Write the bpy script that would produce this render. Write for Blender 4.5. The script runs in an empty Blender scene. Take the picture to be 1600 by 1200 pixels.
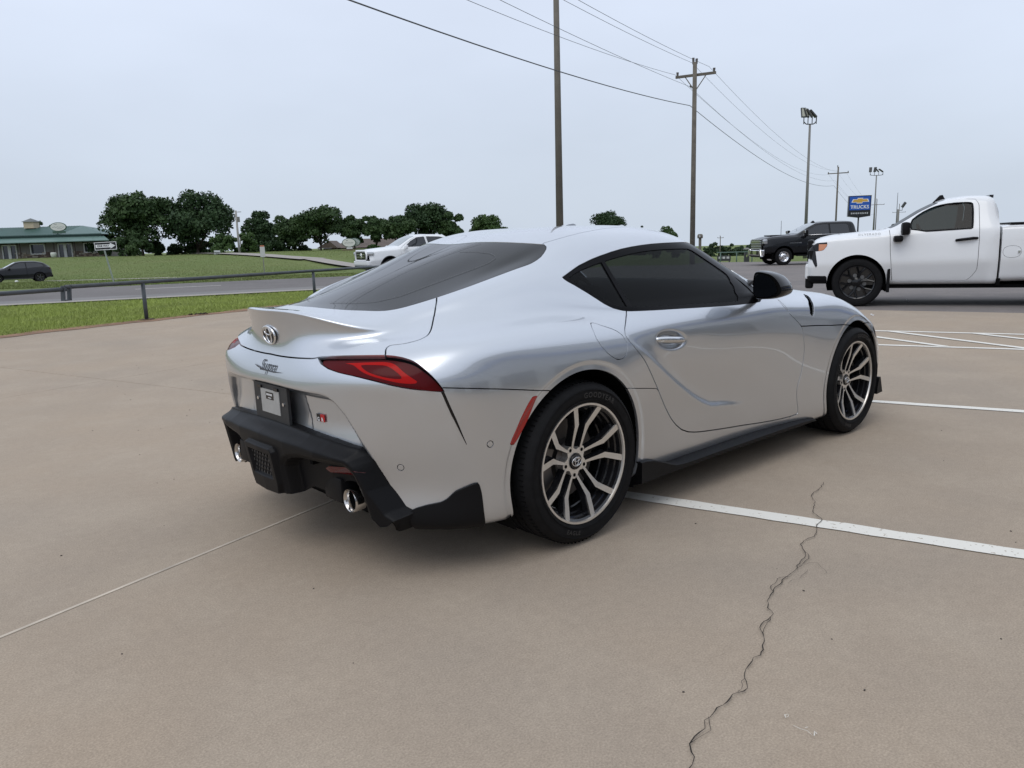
import bpy, bmesh, math, random
import numpy as np
from mathutils import Matrix, Vector

sc = bpy.context.scene
COL = sc.collection
R = math.radians
# ------------------------------------------------------------------ camera
cd = bpy.data.cameras.new('camera'); cam = bpy.data.objects.new('camera', cd); COL.objects.link(cam)
CAM = np.array([-2.2364, -2.9537, 1.228]); YAW, PITCH, ROLL = 0.8358, -0.1814, -0.0283
_f = np.array([math.cos(YAW)*math.cos(PITCH), math.sin(YAW)*math.cos(PITCH), math.sin(PITCH)])
_r = np.array([math.sin(YAW), -math.cos(YAW), 0.0]); _u = np.cross(_r, _f)
_c, _s = math.cos(ROLL), math.sin(ROLL)
_r, _u = _c*_r+_s*_u, -_s*_r+_c*_u
cam.matrix_world = Matrix(((_r[0], _u[0], -_f[0], CAM[0]), (_r[1], _u[1], -_f[1], CAM[1]), (_r[2], _u[2], -_f[2], CAM[2]), (0, 0, 0, 1)))
cd.sensor_fit = 'HORIZONTAL'; cd.sensor_width = 36.0; cd.lens = 1202.0/1600*36; cd.clip_end = 6000; cd.clip_start = 0.05
sc.camera = cam
sc.render.resolution_x, sc.render.resolution_y = 1024, 768
# ------------------------------------------------------------------ view transform
sc.view_settings.view_transform = 'Standard'; sc.view_settings.look = 'None'
sc.view_settings.exposure = 0.07; sc.view_settings.gamma = 1.0; sc.view_settings.use_curve_mapping = False
# ------------------------------------------------------------------ overcast world
SUN_EL, SUN_AZ = R(58), R(200)
w = bpy.data.worlds.new('World'); sc.world = w; w.use_nodes = True
nt = w.node_tree; nd = nt.nodes; lk = nt.links
bg = nd['Background']; bg.inputs['Strength'].default_value = 0.1
sky = nd.new('ShaderNodeTexSky'); sky.sky_type = 'NISHITA'; sky.sun_disc = False
sky.sun_elevation = SUN_EL; sky.sun_rotation = R(90)-SUN_AZ; sky.air_density = 1.0; sky.dust_density = 3.0
tc = nd.new('ShaderNodeTexCoord'); sx = nd.new('ShaderNodeSeparateXYZ'); lk.new(tc.outputs['Generated'], sx.inputs[0])
rp = nd.new('ShaderNodeValToRGB'); lk.new(sx.outputs['Z'], rp.inputs[0])
cr = rp.color_ramp; cr.interpolation = 'B_SPLINE'
cr.elements[0].position = 0.0; cr.elements[0].color = (0.56, 0.63, 0.725, 1)
cr.elements[1].position = 1.0; cr.elements[1].color = (0.82, 0.885, 0.99, 1)
for p_, c_ in ((0.10, (0.575, 0.645, 0.75, 1)), (0.22, (0.66, 0.735, 0.87, 1)), (0.36, (0.74, 0.815, 0.97, 1))):
    e_ = cr.elements.new(p_); e_.color = c_
mp = nd.new('ShaderNodeMapping'); mp.inputs['Scale'].default_value = (1, 1, 2.6); lk.new(tc.outputs['Generated'], mp.inputs[0])
nz = nd.new('ShaderNodeTexNoise'); nz.inputs['Scale'].default_value = 2.2; nz.inputs['Detail'].default_value = 4; nz.inputs['Roughness'].default_value = 0.5
lk.new(mp.outputs[0], nz.inputs['Vector'])
mr = nd.new('ShaderNodeMapRange'); mr.inputs[1].default_value = 0.25; mr.inputs[2].default_value = 0.75; mr.inputs[3].default_value = 0.93; mr.inputs[4].default_value = 1.06
lk.new(nz.outputs['Fac'], mr.inputs[0])
vm = nd.new('ShaderNodeVectorMath'); vm.operation = 'SCALE'; lk.new(rp.outputs[0], vm.inputs[0]); lk.new(mr.outputs[0], vm.inputs['Scale'])
v10 = nd.new('ShaderNodeVectorMath'); v10.operation = 'SCALE'; v10.inputs['Scale'].default_value = 10.7; lk.new(vm.outputs[0], v10.inputs[0])
mx = nd.new('ShaderNodeMix'); mx.data_type = 'RGBA'; mx.inputs[0].default_value = 0.94
lk.new(sky.outputs[0], mx.inputs[6]); lk.new(v10.outputs[0], mx.inputs[7]); lk.new(mx.outputs[2], bg.inputs['Color'])
# ------------------------------------------------------------------ soft sun behind the cloud
sd = bpy.data.lights.new('sun', 'SUN'); sd.energy = 0.85; sd.angle = R(40); sd.color = (1.0, 0.97, 0.92)
sun = bpy.data.objects.new('sun', sd); COL.objects.link(sun)
sun.rotation_euler = Vector((math.cos(SUN_AZ)*math.cos(SUN_EL), math.sin(SUN_AZ)*math.cos(SUN_EL), math.sin(SUN_EL))).to_track_quat('Z', 'Y').to_euler()

# ================================================================== helpers
def tag(o, label=None, cat=None, group=None, kind=None):
    if label: o['label'] = label
    if cat: o['category'] = cat
    if group: o['group'] = group
    if kind: o['kind'] = kind
    return o
def empty(name, loc=(0, 0, 0), rz=0.0, label=None, cat=None, group=None, kind=None):
    o = bpy.data.objects.new(name, None); COL.objects.link(o); o.location = loc; o.rotation_euler = (0, 0, rz)
    o.empty_display_size = 0.1
    return tag(o, label, cat, group, kind)
def link(name, me, mat=None, parent=None, loc=None, rot=None):
    o = bpy.data.objects.new(name, me); COL.objects.link(o)
    if mat is not None:
        me.materials.clear(); me.materials.append(mat)
    if parent is not None: o.parent = parent
    if loc is not None: o.location = loc
    if rot is not None: o.rotation_euler = rot
    return o
def copy_tree(o, parent=None):
    c = o.copy(); COL.objects.link(c); c.parent = parent
    for ch in list(o.children): copy_tree(ch, c)
    return c

class MB:
    """collects simple shapes into one mesh"""
    def __init__(s): s.v = []; s.f = []
    def add(s, v, f):
        n = len(s.v); s.v += [tuple(p) for p in v]; s.f += [tuple(i+n for i in q) for q in f]; return s
    def box(s, c, d, rz=0.0, rx=0.0, ry=0.0, bev=0.0):
        M = Matrix.Translation(c) @ Matrix.Rotation(rz, 4, 'Z') @ Matrix.Rotation(ry, 4, 'Y') @ Matrix.Rotation(rx, 4, 'X')
        x, y, z = d[0]/2, d[1]/2, d[2]/2
        if bev <= 0:
            v = [(a*x, b*y, e*z) for a in (-1, 1) for b in (-1, 1) for e in (-1, 1)]
            f = [(0, 1, 3, 2), (4, 6, 7, 5), (0, 4, 5, 1), (2, 3, 7, 6), (0, 2, 6, 4), (1, 5, 7, 3)]
        else:
            b = min(bev, x*.95, y*.95, z*.95); bm = bmesh.new(); bmesh.ops.create_cube(bm, size=1.0)
            for q in bm.verts: q.co = (q.co.x*2*x, q.co.y*2*y, q.co.z*2*z)
            bmesh.ops.bevel(bm, geom=bm.edges[:], offset=b, segments=2, affect='EDGES', profile=0.6)
            bm.verts.index_update(); v = [tuple(q.co) for q in bm.verts]; f = [tuple(q.index for q in g.verts) for g in bm.faces]; bm.free()
        return s.add([M @ Vector(p) for p in v], f)
    def tube(s, pts, rad, n=10, cap=True):
        P = [Vector(p) for p in pts]; rr = rad if hasattr(rad, '__len__') else [rad]*len(P)
        v = []; f = []; up = None
        for i, p in enumerate(P):
            t = (P[min(i+1, len(P)-1)]-P[max(i-1, 0)]).normalized()
            if up is None: up = t.orthogonal().normalized()
            else: up = (up - t*up.dot(t)).normalized()
            b = t.cross(up)
            for k in range(n):
                a = 2*math.pi*k/n; v.append(p+(up*math.cos(a)+b*math.sin(a))*rr[i])
        for i in range(len(P)-1):
            for k in range(n): f.append((i*n+k, i*n+(k+1) % n, (i+1)*n+(k+1) % n, (i+1)*n+k))
        if cap: f.append(tuple(range(n))[::-1]); f.append(tuple((len(P)-1)*n+k for k in range(n)))
        return s.add(v, f)
    def lathe(s, prof, n=32, c=(0, 0, 0), axis='Z', closed=False):
        """profile of (radius, height)"""
        v = []; f = []; m = len(prof)
        for k in range(n):
            a = 2*math.pi*k/n
            for r_, h in prof:
                p = (r_*math.cos(a), r_*math.sin(a), h)
                if axis == 'Y': p = (r_*math.cos(a), h, r_*math.sin(a))
                if axis == 'X': p = (h, r_*math.cos(a), r_*math.sin(a))
                v.append((p[0]+c[0], p[1]+c[1], p[2]+c[2]))
        rng = range(m) if closed else range(m-1)
        for k in range(n):
            for i in rng:
                j = (i+1) % m; q = (k*m+i, ((k+1) % n)*m+i, ((k+1) % n)*m+j, k*m+j)
                f.append(q[::-1] if axis == 'Y' else q)
        return s.add(v, f)
    def prism(s, poly, fn, a, b):
        """poly 2-d points, fn(p, h) -> 3-d, extruded from a to b"""
        n = len(poly); v = [fn(p, a) for p in poly]+[fn(p, b) for p in poly]
        f = [tuple(range(n))[::-1], tuple(range(n, 2*n))]+[(i, (i+1) % n, n+(i+1) % n, n+i) for i in range(n)]
        return s.add(v, f)
    def mesh(s, name, smooth=False, ang=None):
        me = bpy.data.meshes.new(name); me.from_pydata(s.v, [], s.f); me.validate()
        if smooth or ang:
            me.shade_smooth()
            if ang: me.set_sharp_from_angle(angle=R(ang))
        return me
    def obj(s, name, mat, parent=None, smooth=False, ang=None, loc=None, rot=None):
        me = s.mesh(name, smooth, ang)
        bm = bmesh.new(); bm.from_mesh(me); bmesh.ops.recalc_face_normals(bm, faces=bm.faces[:]); bm.to_mesh(me); bm.free()
        return link(name, me, mat, parent, loc, rot)

def text_mesh(name, s, size=1.0, depth=0.0, shear=0.0, spacing=1.0, bold=0.0, align='CENTER'):
    cu = bpy.data.curves.new(name, 'FONT'); cu.body = s; cu.size = size; cu.extrude = depth; cu.shear = shear; cu.space_character = spacing
    cu.align_x = align; cu.align_y = 'CENTER'; cu.offset = bold; cu.resolution_u = 3
    o = bpy.data.objects.new(name, cu); COL.objects.link(o)
    dg = bpy.context.evaluated_depsgraph_get(); me = bpy.data.meshes.new_from_object(o.evaluated_get(dg))
    bpy.data.objects.remove(o); bpy.data.curves.remove(cu); me.name = name
    return me
def xform(me, fn):
    n = len(me.vertices); a = np.empty(n*3); me.vertices.foreach_get('co', a); a = a.reshape(-1, 3)
    b = np.array([fn(p) for p in a]); me.vertices.foreach_set('co', b.ravel()); me.update(); return me

# ================================================================== materials
MATS = {}
def mat(name, col, rough=0.5, metal=0.0, coat=0.0, spec=0.5, emit=None, trans=0.0, bump=None, vary=None, coat_rough=0.03, ior=1.5):
    """bump=(scale, strength, distance); vary=(scale, amount[, colour2])"""
    if name in MATS: return MATS[name]
    m = bpy.data.materials.new(name); m.use_nodes = True; n = m.node_tree.nodes; l = m.node_tree.links
    b = n['Principled BSDF']; b.inputs['Base Color'].default_value = (*col, 1); b.inputs['Roughness'].default_value = rough
    b.inputs['Metallic'].default_value = metal; b.inputs['Coat Weight'].default_value = coat; b.inputs['Coat IOR'].default_value = 1.85 if coat == 1.0 else 1.5; b.inputs['Coat Roughness'].default_value = coat_rough
    b.inputs['Specular IOR Level'].default_value = spec; b.inputs['Transmission Weight'].default_value = trans; b.inputs['IOR'].default_value = ior
    m.diffuse_color = (*col, 1)
    if emit: b.inputs['Emission Color'].default_value = (*emit[0], 1); b.inputs['Emission Strength'].default_value = emit[1]
    if vary or bump:
        t = n.new('ShaderNodeTexCoord')
    if vary:
        q = n.new('ShaderNodeTexNoise'); q.inputs['Scale'].default_value = vary[0]; q.inputs['Detail'].default_value = 6; l.new(t.outputs['Object'], q.inputs['Vector'])
        g = n.new('ShaderNodeMix'); g.data_type = 'RGBA'
        c2 = vary[2] if len(vary) > 2 else tuple(c*(1-vary[1]) for c in col)
        g.inputs[6].default_value = (*col, 1); g.inputs[7].default_value = (*c2, 1)
        r_ = n.new('ShaderNodeMapRange'); r_.inputs[1].default_value = 0.32; r_.inputs[2].default_value = 0.68
        l.new(q.outputs['Fac'], r_.inputs[0]); l.new(r_.outputs[0], g.inputs[0]); l.new(g.outputs[2], b.inputs['Base Color'])
    if bump:
        q2 = n.new('ShaderNodeTexNoise'); q2.inputs['Scale'].default_value = bump[0]; q2.inputs['Detail'].default_value = 4; l.new(t.outputs['Object'], q2.inputs['Vector'])
        bn = n.new('ShaderNodeBump'); bn.inputs['Strength'].default_value = bump[1]; bn.inputs['Distance'].default_value = bump[2]
        l.new(q2.outputs['Fac'], bn.inputs['Height']); l.new(bn.outputs[0], b.inputs['Normal'])
    MATS[name] = m; return m
def lined(m):
    """painted sheet whose inner face is dark trim"""
    n = m.node_tree.nodes; l = m.node_tree.links; g = n.new('ShaderNodeNewGeometry'); d = n.new('ShaderNodeBsdfDiffuse'); d.inputs[0].default_value = (.012, .012, .013, 1)
    mi = n.new('ShaderNodeMixShader'); l.new(g.outputs['Backfacing'], mi.inputs[0]); l.new(n['Principled BSDF'].outputs[0], mi.inputs[1]); l.new(d.outputs[0], mi.inputs[2]); l.new(mi.outputs[0], n['Material Output'].inputs[0]); return m
def glass(name, tint, gloss=1.0):
    """thin tinted pane: fresnel reflection over a tinted see-through"""
    if name in MATS: return MATS[name]
    m = bpy.data.materials.new(name); m.use_nodes = True; n = m.node_tree.nodes; l = m.node_tree.links
    n.remove(n['Principled BSDF']); out = n['Material Output']
    tr = n.new('ShaderNodeBsdfTransparent'); tr.inputs[0].default_value = (*tint, 1)
    gl = n.new('ShaderNodeBsdfGlossy'); gl.inputs['Roughness'].default_value = 0.02; gl.inputs[0].default_value = (gloss, gloss, gloss, 1)
    fr = n.new('ShaderNodeFresnel'); fr.inputs[0].default_value = 1.48
    ge = n.new('ShaderNodeNewGeometry'); mr2 = n.new('ShaderNodeMapRange'); mr2.inputs[3].default_value = 1.48; mr2.inputs[4].default_value = 1/1.48; l.new(ge.outputs['Backfacing'], mr2.inputs[0]); l.new(mr2.outputs[0], fr.inputs[0])
    mi = n.new('ShaderNodeMixShader'); l.new(fr.outputs[0], mi.inputs[0]); l.new(tr.outputs[0], mi.inputs[1]); l.new(gl.outputs[0], mi.inputs[2])
    l.new(mi.outputs[0], out.inputs[0]); m.diffuse_color = (*tint, 1); MATS[name] = m; return m

M_SILVER = lined(mat('silver_paint', (0.580, 0.605, 0.640), 0.30, 0.86, coat=1.0, coat_rough=0.008))
M_BLACKPL = mat('black_plastic', (0.006, 0.006, 0.007), 0.46, spec=0.16, bump=(900, 0.15, 0.0006))
M_GLOSSBLK = mat('gloss_black', (0.006, 0.006, 0.007), 0.10, coat=0.15, spec=.3)
M_RUBBER = mat('tyre_rubber', (0.009, 0.009, 0.010), 0.70, spec=0.18, vary=(30, 0.35))
M_TRIMBLK = mat('trim_black', (0.005, 0.005, 0.006), 0.22, spec=.05)
M_DARK = mat('dark_void', (0.004, 0.004, 0.004), 0.9, spec=0.1)
M_MACH = mat('machined_alloy', (0.72, 0.69, 0.65), 0.34, 0.80, coat=0.4, coat_rough=0.1)
M_RIMDARK = mat('rim_black', (0.012, 0.012, 0.014), 0.22, 0.2, coat=0.5)
M_CHROME = mat('chrome', (0.82, 0.82, 0.83), 0.10, 1.0)
M_DISC = mat('brake_disc', (0.16, 0.15, 0.145), 0.42, 0.8)
M_TAIL = mat('tail_lens_dark', (0.080, 0.004, 0.006), 0.16, spec=0.10)
M_TAILRED = mat('tail_lens_red', (0.38, 0.006, 0.005), 0.16, spec=.10)
M_REDDARK = mat('dark_reflector', (.09, .004, .005), .25, coat=.3)
M_REDREF = mat('red_reflector', (0.34, 0.008, 0.006), 0.22, coat=0.4)
M_GLASSREAR = glass('rear_window_glass', (0.04, 0.042, 0.046), 1.0)
M_GLASSSIDE = glass('side_window_glass', (0.17, 0.185, 0.195), .25)
M_GLASSFRONT = glass('windshield_glass', (0.62, 0.66, 0.65), 1.0)
M_INTERIOR = mat('dark_interior', (0.020, 0.020, 0.022), 0.7)
M_WHITE = mat('white_print', (0.75, 0.75, 0.75), 0.5)
# ================================================================== panel engine: a smooth half body cut into real panels
ROWS=[]
def row(s):
    ROWS.append(np.array([[float(t) for t in p.split(',')] for p in s.split()]))
# r0 underside
row("-0.8,0,0.2 -0.8,0.24,0.2 -0.76,0.46,0.2 -0.66,0.64,0.19 -0.5,0.78,0.19 -0.25,0.82,0.19 0,0.83,0.19 0.3,0.8,0.16 0.6,0.76,0.14 0.95,0.75,0.14 1.3,0.75,0.14 1.65,0.77,0.14 2,0.8,0.15 2.3,0.82,0.15 2.6,0.8,0.16 2.87,0.74,0.16 3.08,0.58,0.16 3.24,0.3,0.16 3.28,0,0.16")
# r1 bottom edge
row("-0.86,0,0.24 -0.86,0.25,0.24 -0.82,0.49,0.23 -0.71,0.69,0.22 -0.51,0.845,0.21 -0.25,0.895,0.21 0,0.91,0.21 0.3,0.885,0.2 0.6,0.835,0.185 0.95,0.825,0.175 1.3,0.825,0.17 1.65,0.84,0.165 2,0.875,0.165 2.3,0.895,0.17 2.6,0.885,0.18 2.9,0.82,0.18 3.15,0.64,0.18 3.33,0.33,0.18 3.37,0,0.18")
# r2
row("-0.88,0,0.35 -0.88,0.25,0.35 -0.838,0.49,0.35 -0.7,0.693,0.34 -0.51,0.854,0.33 -0.25,0.912,0.33 0,0.925,0.33 0.3,0.9,0.31 0.6,0.848,0.29 0.95,0.838,0.28 1.3,0.84,0.28 1.65,0.858,0.28 2,0.89,0.29 2.3,0.91,0.3 2.6,0.905,0.31 2.92,0.855,0.31 3.19,0.67,0.31 3.37,0.35,0.31 3.41,0,0.31")
# r3
row("-0.89,0,0.47 -0.89,0.25,0.47 -0.853,0.5,0.47 -0.715,0.708,0.47 -0.525,0.858,0.46 -0.26,0.915,0.46 0,0.928,0.46 0.3,0.905,0.44 0.6,0.85,0.42 0.95,0.838,0.41 1.3,0.842,0.41 1.65,0.862,0.42 2,0.895,0.43 2.3,0.915,0.44 2.6,0.912,0.44 2.91,0.865,0.43 3.18,0.68,0.42 3.36,0.35,0.41 3.41,0,0.41")
# r4
row("-0.9,0,0.6 -0.9,0.25,0.6 -0.863,0.5,0.6 -0.73,0.718,0.6 -0.54,0.86,0.6 -0.265,0.917,0.6 0,0.93,0.6 0.3,0.907,0.58 0.6,0.86,0.56 0.95,0.848,0.55 1.3,0.852,0.55 1.65,0.868,0.56 2,0.895,0.57 2.3,0.912,0.58 2.6,0.91,0.57 2.89,0.86,0.54 3.15,0.68,0.51 3.33,0.35,0.49 3.39,0,0.49")
# r5
row("-0.908,0,0.7 -0.908,0.25,0.7 -0.87,0.5,0.7 -0.737,0.723,0.7 -0.55,0.859,0.71 -0.27,0.913,0.71 0,0.926,0.71 0.3,0.905,0.7 0.6,0.87,0.68 0.95,0.86,0.67 1.3,0.863,0.67 1.65,0.873,0.67 2,0.888,0.68 2.3,0.9,0.69 2.6,0.895,0.67 2.87,0.84,0.63 3.11,0.665,0.59 3.28,0.35,0.57 3.34,0,0.56")
# r6
row("-0.89,0,0.785 -0.888,0.25,0.786 -0.86,0.492,0.788 -0.742,0.705,0.788 -0.535,0.841,0.795 -0.265,0.893,0.805 0,0.904,0.805 0.3,0.888,0.79 0.6,0.868,0.77 0.95,0.858,0.76 1.3,0.86,0.76 1.65,0.865,0.76 2,0.872,0.764 2.3,0.875,0.7725 2.6,0.862,0.735 2.84,0.8,0.68 3.05,0.635,0.6475 3.2,0.34,0.63 3.26,0,0.62")
# r7 crest
row("-0.875,0,0.835 -0.866,0.25,0.842 -0.79,0.455,0.86 -0.685,0.625,0.866 -0.51,0.798,0.872 -0.255,0.842,0.888 0,0.848,0.892 0.3,0.845,0.871 0.6,0.848,0.845 0.95,0.84,0.84 1.3,0.84,0.84 1.65,0.838,0.85 2,0.825,0.853 2.3,0.805,0.86 2.58,0.785,0.8 2.8,0.72,0.735 2.96,0.57,0.705 3.08,0.31,0.69 3.13,0,0.68")
# r8 valley / DLO base
row("-0.876,0,0.9 -0.853,0.22,0.895 -0.748,0.425,0.886 -0.622,0.565,0.892 -0.46,0.69,0.906 -0.245,0.735,0.926 0,0.75,0.931 0.3,0.79,0.916 0.6,0.805,0.905 0.95,0.8,0.9 1.3,0.795,0.9 1.65,0.785,0.905 1.95,0.72,0.893 2.25,0.66,0.89 2.5,0.62,0.85 2.67,0.56,0.8 2.8,0.44,0.765 2.89,0.25,0.755 2.92,0,0.75")
# r8b just under lip
row("-0.905,0,0.972 -0.862,0.22,0.965 -0.735,0.425,0.916 -0.578,0.53,0.912 -0.435,0.625,0.94 -0.23,0.68,0.964 0,0.71,0.973 0.3,0.772,0.942 0.6,0.79,0.925 0.95,0.785,0.92 1.3,0.78,0.92 1.64,0.77,0.925 1.9,0.68,0.918 2.14,0.59,0.912 2.33,0.53,0.88 2.46,0.46,0.85 2.56,0.36,0.83 2.63,0.21,0.83 2.65,0,0.825")
# r9 lip
row("-0.912,0,0.988 -0.866,0.22,0.981 -0.74,0.425,0.932 -0.565,0.512,0.925 -0.41,0.59,0.969 -0.21,0.645,0.998 0.01,0.69,1.008 0.31,0.755,0.967 0.61,0.773,0.945 0.95,0.768,0.94 1.29,0.762,0.94 1.61,0.75,0.935 1.85,0.655,0.9242 2.04,0.555,0.9275 2.17,0.48,0.909 2.26,0.41,0.898 2.32,0.32,0.8915 2.37,0.18,0.895 2.39,0,0.89")
# r9b just past lip
row("-0.885,0,0.997 -0.838,0.22,0.99 -0.71,0.41,0.95 -0.535,0.495,0.945 -0.385,0.575,0.992 -0.19,0.63,1.022 0.03,0.675,1.032 0.32,0.742,0.985 0.615,0.76,0.962 0.95,0.755,0.957 1.285,0.748,0.957 1.59,0.733,0.945 1.8,0.64,0.947 1.96,0.545,0.96 2.07,0.465,0.953 2.13,0.39,0.943 2.18,0.3,0.937 2.215,0.165,0.93 2.23,0,0.927")
# r10 glass base
row("-0.69,0,1 -0.64,0.2,0.997 -0.54,0.36,0.99 -0.43,0.46,1.007 -0.31,0.53,1.042 -0.14,0.59,1.073 0.07,0.645,1.085 0.33,0.705,1.035 0.62,0.72,1.017 0.95,0.715,1.015 1.28,0.705,1.012 1.54,0.682,0.992 1.73,0.605,0.98 1.85,0.525,0.978 1.93,0.445,0.97 1.98,0.37,0.965 2.015,0.28,0.96 2.04,0.15,0.958 2.05,0,0.957")
# r11
row("-0.27,0,1.128 -0.24,0.19,1.125 -0.18,0.34,1.115 -0.1,0.43,1.122 0,0.485,1.136 0.11,0.54,1.157 0.24,0.585,1.16 0.42,0.625,1.14 0.66,0.637,1.133 0.93,0.632,1.13 1.17,0.617,1.128 1.36,0.59,1.12 1.5,0.54,1.095 1.585,0.47,1.09 1.64,0.4,1.09 1.68,0.33,1.09 1.705,0.25,1.09 1.72,0.13,1.09 1.73,0,1.09")
# r12 roof edge
row("0.15,0,1.258 0.16,0.18,1.26 0.2,0.31,1.252 0.26,0.4,1.248 0.31,0.45,1.247 0.38,0.49,1.246 0.47,0.52,1.242 0.58,0.537,1.238 0.74,0.543,1.237 0.92,0.54,1.237 1.07,0.527,1.234 1.18,0.5,1.23 1.26,0.46,1.227 1.315,0.41,1.227 1.35,0.35,1.232 1.375,0.29,1.237 1.395,0.22,1.242 1.405,0.12,1.242 1.41,0,1.242")
# r13
row("0.42,0,1.296 0.43,0.09,1.298 0.45,0.17,1.3 0.48,0.225,1.3 0.52,0.26,1.3 0.57,0.29,1.3 0.63,0.31,1.3 0.7,0.32,1.3 0.79,0.325,1.3 0.89,0.322,1.3 0.98,0.31,1.299 1.04,0.29,1.298 1.085,0.26,1.296 1.12,0.225,1.294 1.14,0.19,1.292 1.155,0.15,1.29 1.165,0.11,1.289 1.17,0.055,1.288 1.175,0,1.288")
# r14 centreline
row("0.62,0,1.307 0.63,0,1.307 0.645,0,1.308 0.665,0,1.308 0.69,0,1.308 0.715,0,1.308 0.745,0,1.308 0.775,0,1.308 0.805,0,1.308 0.835,0,1.308 0.865,0,1.308 0.89,0,1.308 0.91,0,1.308 0.925,0,1.307 0.94,0,1.307 0.95,0,1.307 0.957,0,1.307 0.963,0,1.307 0.967,0,1.307")
D=np.stack(ROWS,1)  # [col,row,3]
NC,NR=D.shape[:2]
M=np.array([1,-1,1.])
def pad(P):
    # mirror at both u ends and at v end, extrapolate at v start
    A=np.concatenate([P[1:2]*M,P,P[-2:-1]*M],0)
    return np.concatenate([2*A[:,:1]-A[:,1:2],A,A[:,-2:-1]*M],1)
def basis(t):
    t=np.asarray(t)
    return np.stack([(1-t)**3,3*t**3-6*t**2+4,-3*t**3+3*t**2+3*t+1,t**3],-1)/6
def knots_eval(P):
    Q=pad(P)
    A=(Q[:-2]+4*Q[1:-1]+Q[2:])/6
    return (A[:,:-2]+4*A[:,1:-1]+A[:,2:])/6
def fit(D,it=4):
    P=D.copy()
    for _ in range(it):
        P=P+(D-knots_eval(P)); P[0,:,1]=0;P[-1,:,1]=0;P[:,-1,1]=0
    return P
def surf(P,u,v):
    """u in [0,NC-1], v in [0,NR-1] 1-d arrays -> grid"""
    Q=pad(P)
    def W(t,n):
        i=np.clip(np.floor(t).astype(int),0,n-2); b=basis(t-i)
        w=np.zeros((len(t),n+2)); 
        for k in range(4): w[np.arange(len(t)),i+k]+=b[:,k]
        return w
    return np.einsum('ai,bj,ijk->abk',W(u,P.shape[0]),W(v,P.shape[1]),Q)

def surf_pts(P, u, v):
    Q = pad(P); i = np.clip(np.floor(u).astype(int), 0, P.shape[0]-2); j = np.clip(np.floor(v).astype(int), 0, P.shape[1]-2)
    bu, bv = basis(u-i), basis(v-j); out = np.zeros((len(u), 3))
    for a in range(4):
        for b in range(4): out += (bu[:, a]*bv[:, b])[:, None]*Q[i+a, j+b]
    return out
def sstep(a, b, x):
    t = np.clip((x-a)/(b-a), 0, 1); return t*t*(3-2*t)
class PM:
    """polygon mesh piece: V shown, V0 undeformed, N normals, Q surface coordinates"""
    def __init__(s, V, V0, N, Q, quads, polys): s.V, s.V0, s.N, s.Q, s.quads, s.polys = V, V0, N, Q, quads, polys
    def copy(s): return PM(s.V.copy(), s.V0, s.N.copy(), s.Q, s.quads, list(s.polys))
def clip(pm, f):
    """keep f >= 0"""
    ins = f >= 0; c = ins[pm.quads].sum(1) if len(pm.quads) else np.zeros(0, int)
    full = pm.quads[c == 4]; mixed = [tuple(q) for q in pm.quads[(c > 0) & (c < 4)]]
    polys = []; cache = {}; ni = []; nj = []; nt_ = []; n0 = len(pm.V)
    def cut(i, j):
        k = (i, j) if i < j else (j, i)
        if k not in cache:
            a, b = k; t = f[a]/(f[a]-f[b]); cache[k] = n0+len(ni); ni.append(a); nj.append(b); nt_.append(t)
        return cache[k]
    for q in mixed+pm.polys:
        k = [ins[i] for i in q]
        if all(k): polys.append(q); continue
        if not any(k): continue
        o = []
        for a in range(len(q)):
            i, j = q[a], q[(a+1) % len(q)]
            if ins[i]: o.append(i)
            if ins[i] != ins[j]: o.append(cut(i, j))
        if len(o) >= 3: polys.append(tuple(o))
    t = np.array(nt_)[:, None] if ni else np.zeros((0, 1))
    lerp = lambda A: np.concatenate([A, A[ni]*(1-t)+A[nj]*t]) if ni else A
    V, V0, N, Q = lerp(pm.V), lerp(pm.V0), lerp(pm.N), lerp(pm.Q)
    used = np.zeros(len(V), bool); used[full.ravel()] = True
    for q in polys: used[list(q)] = True
    idx = np.cumsum(used)-1
    return PM(V[used], V0[used], N[used], Q[used], idx[full] if len(full) else np.zeros((0, 4), int), [tuple(idx[list(q)]) for q in polys])
def seg_dist(X, A, B):
    d = np.full(len(X), 9.0)
    for a, b in zip(A, B):
        ab = b-a; L = ab@ab
        if L < 1e-12: continue
        t = np.clip(((X-a)@ab)/L, 0, 1); d = np.minimum(d, ((X-a-t[:, None]*ab)**2).sum(1))
    return np.sqrt(d)
def inside(Q, poly):
    x, y = Q[:, 0], Q[:, 1]; r = np.zeros(len(Q), bool); n = len(poly)
    for i in range(n):
        (x1, y1), (x2, y2) = poly[i], poly[(i+1) % n]
        if y1 == y2: continue
        c = ((y1 > y) != (y2 > y)) & (x < (x2-x1)*(y-y1)/(y2-y1)+x1); r ^= c
    return r
def dens(poly, closed=True, step=0.12):
    o = []; n = len(poly)
    for i in range(n if closed else n-1):
        a, b = np.array(poly[i]), np.array(poly[(i+1) % n]); k = max(1, int(np.ceil(np.abs(b-a).max()/step)))
        o += [a+(b-a)*t for t in np.arange(k)/k]
    if not closed: o.append(np.array(poly[-1]))
    return np.array(o)
def rounded(poly, it=2, closed=True):
    """corner cutting for soft outlines"""
    P = [np.array(p, float) for p in poly]
    for _ in range(it):
        o = []; n = len(P)
        for i in range(n if closed else n-1):
            a, b = P[i], P[(i+1) % n]; o += [a*.75+b*.25, a*.25+b*.75]
        if not closed: o = [P[0]]+o+[P[-1]]
        P = o
    return [tuple(p) for p in P]
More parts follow.
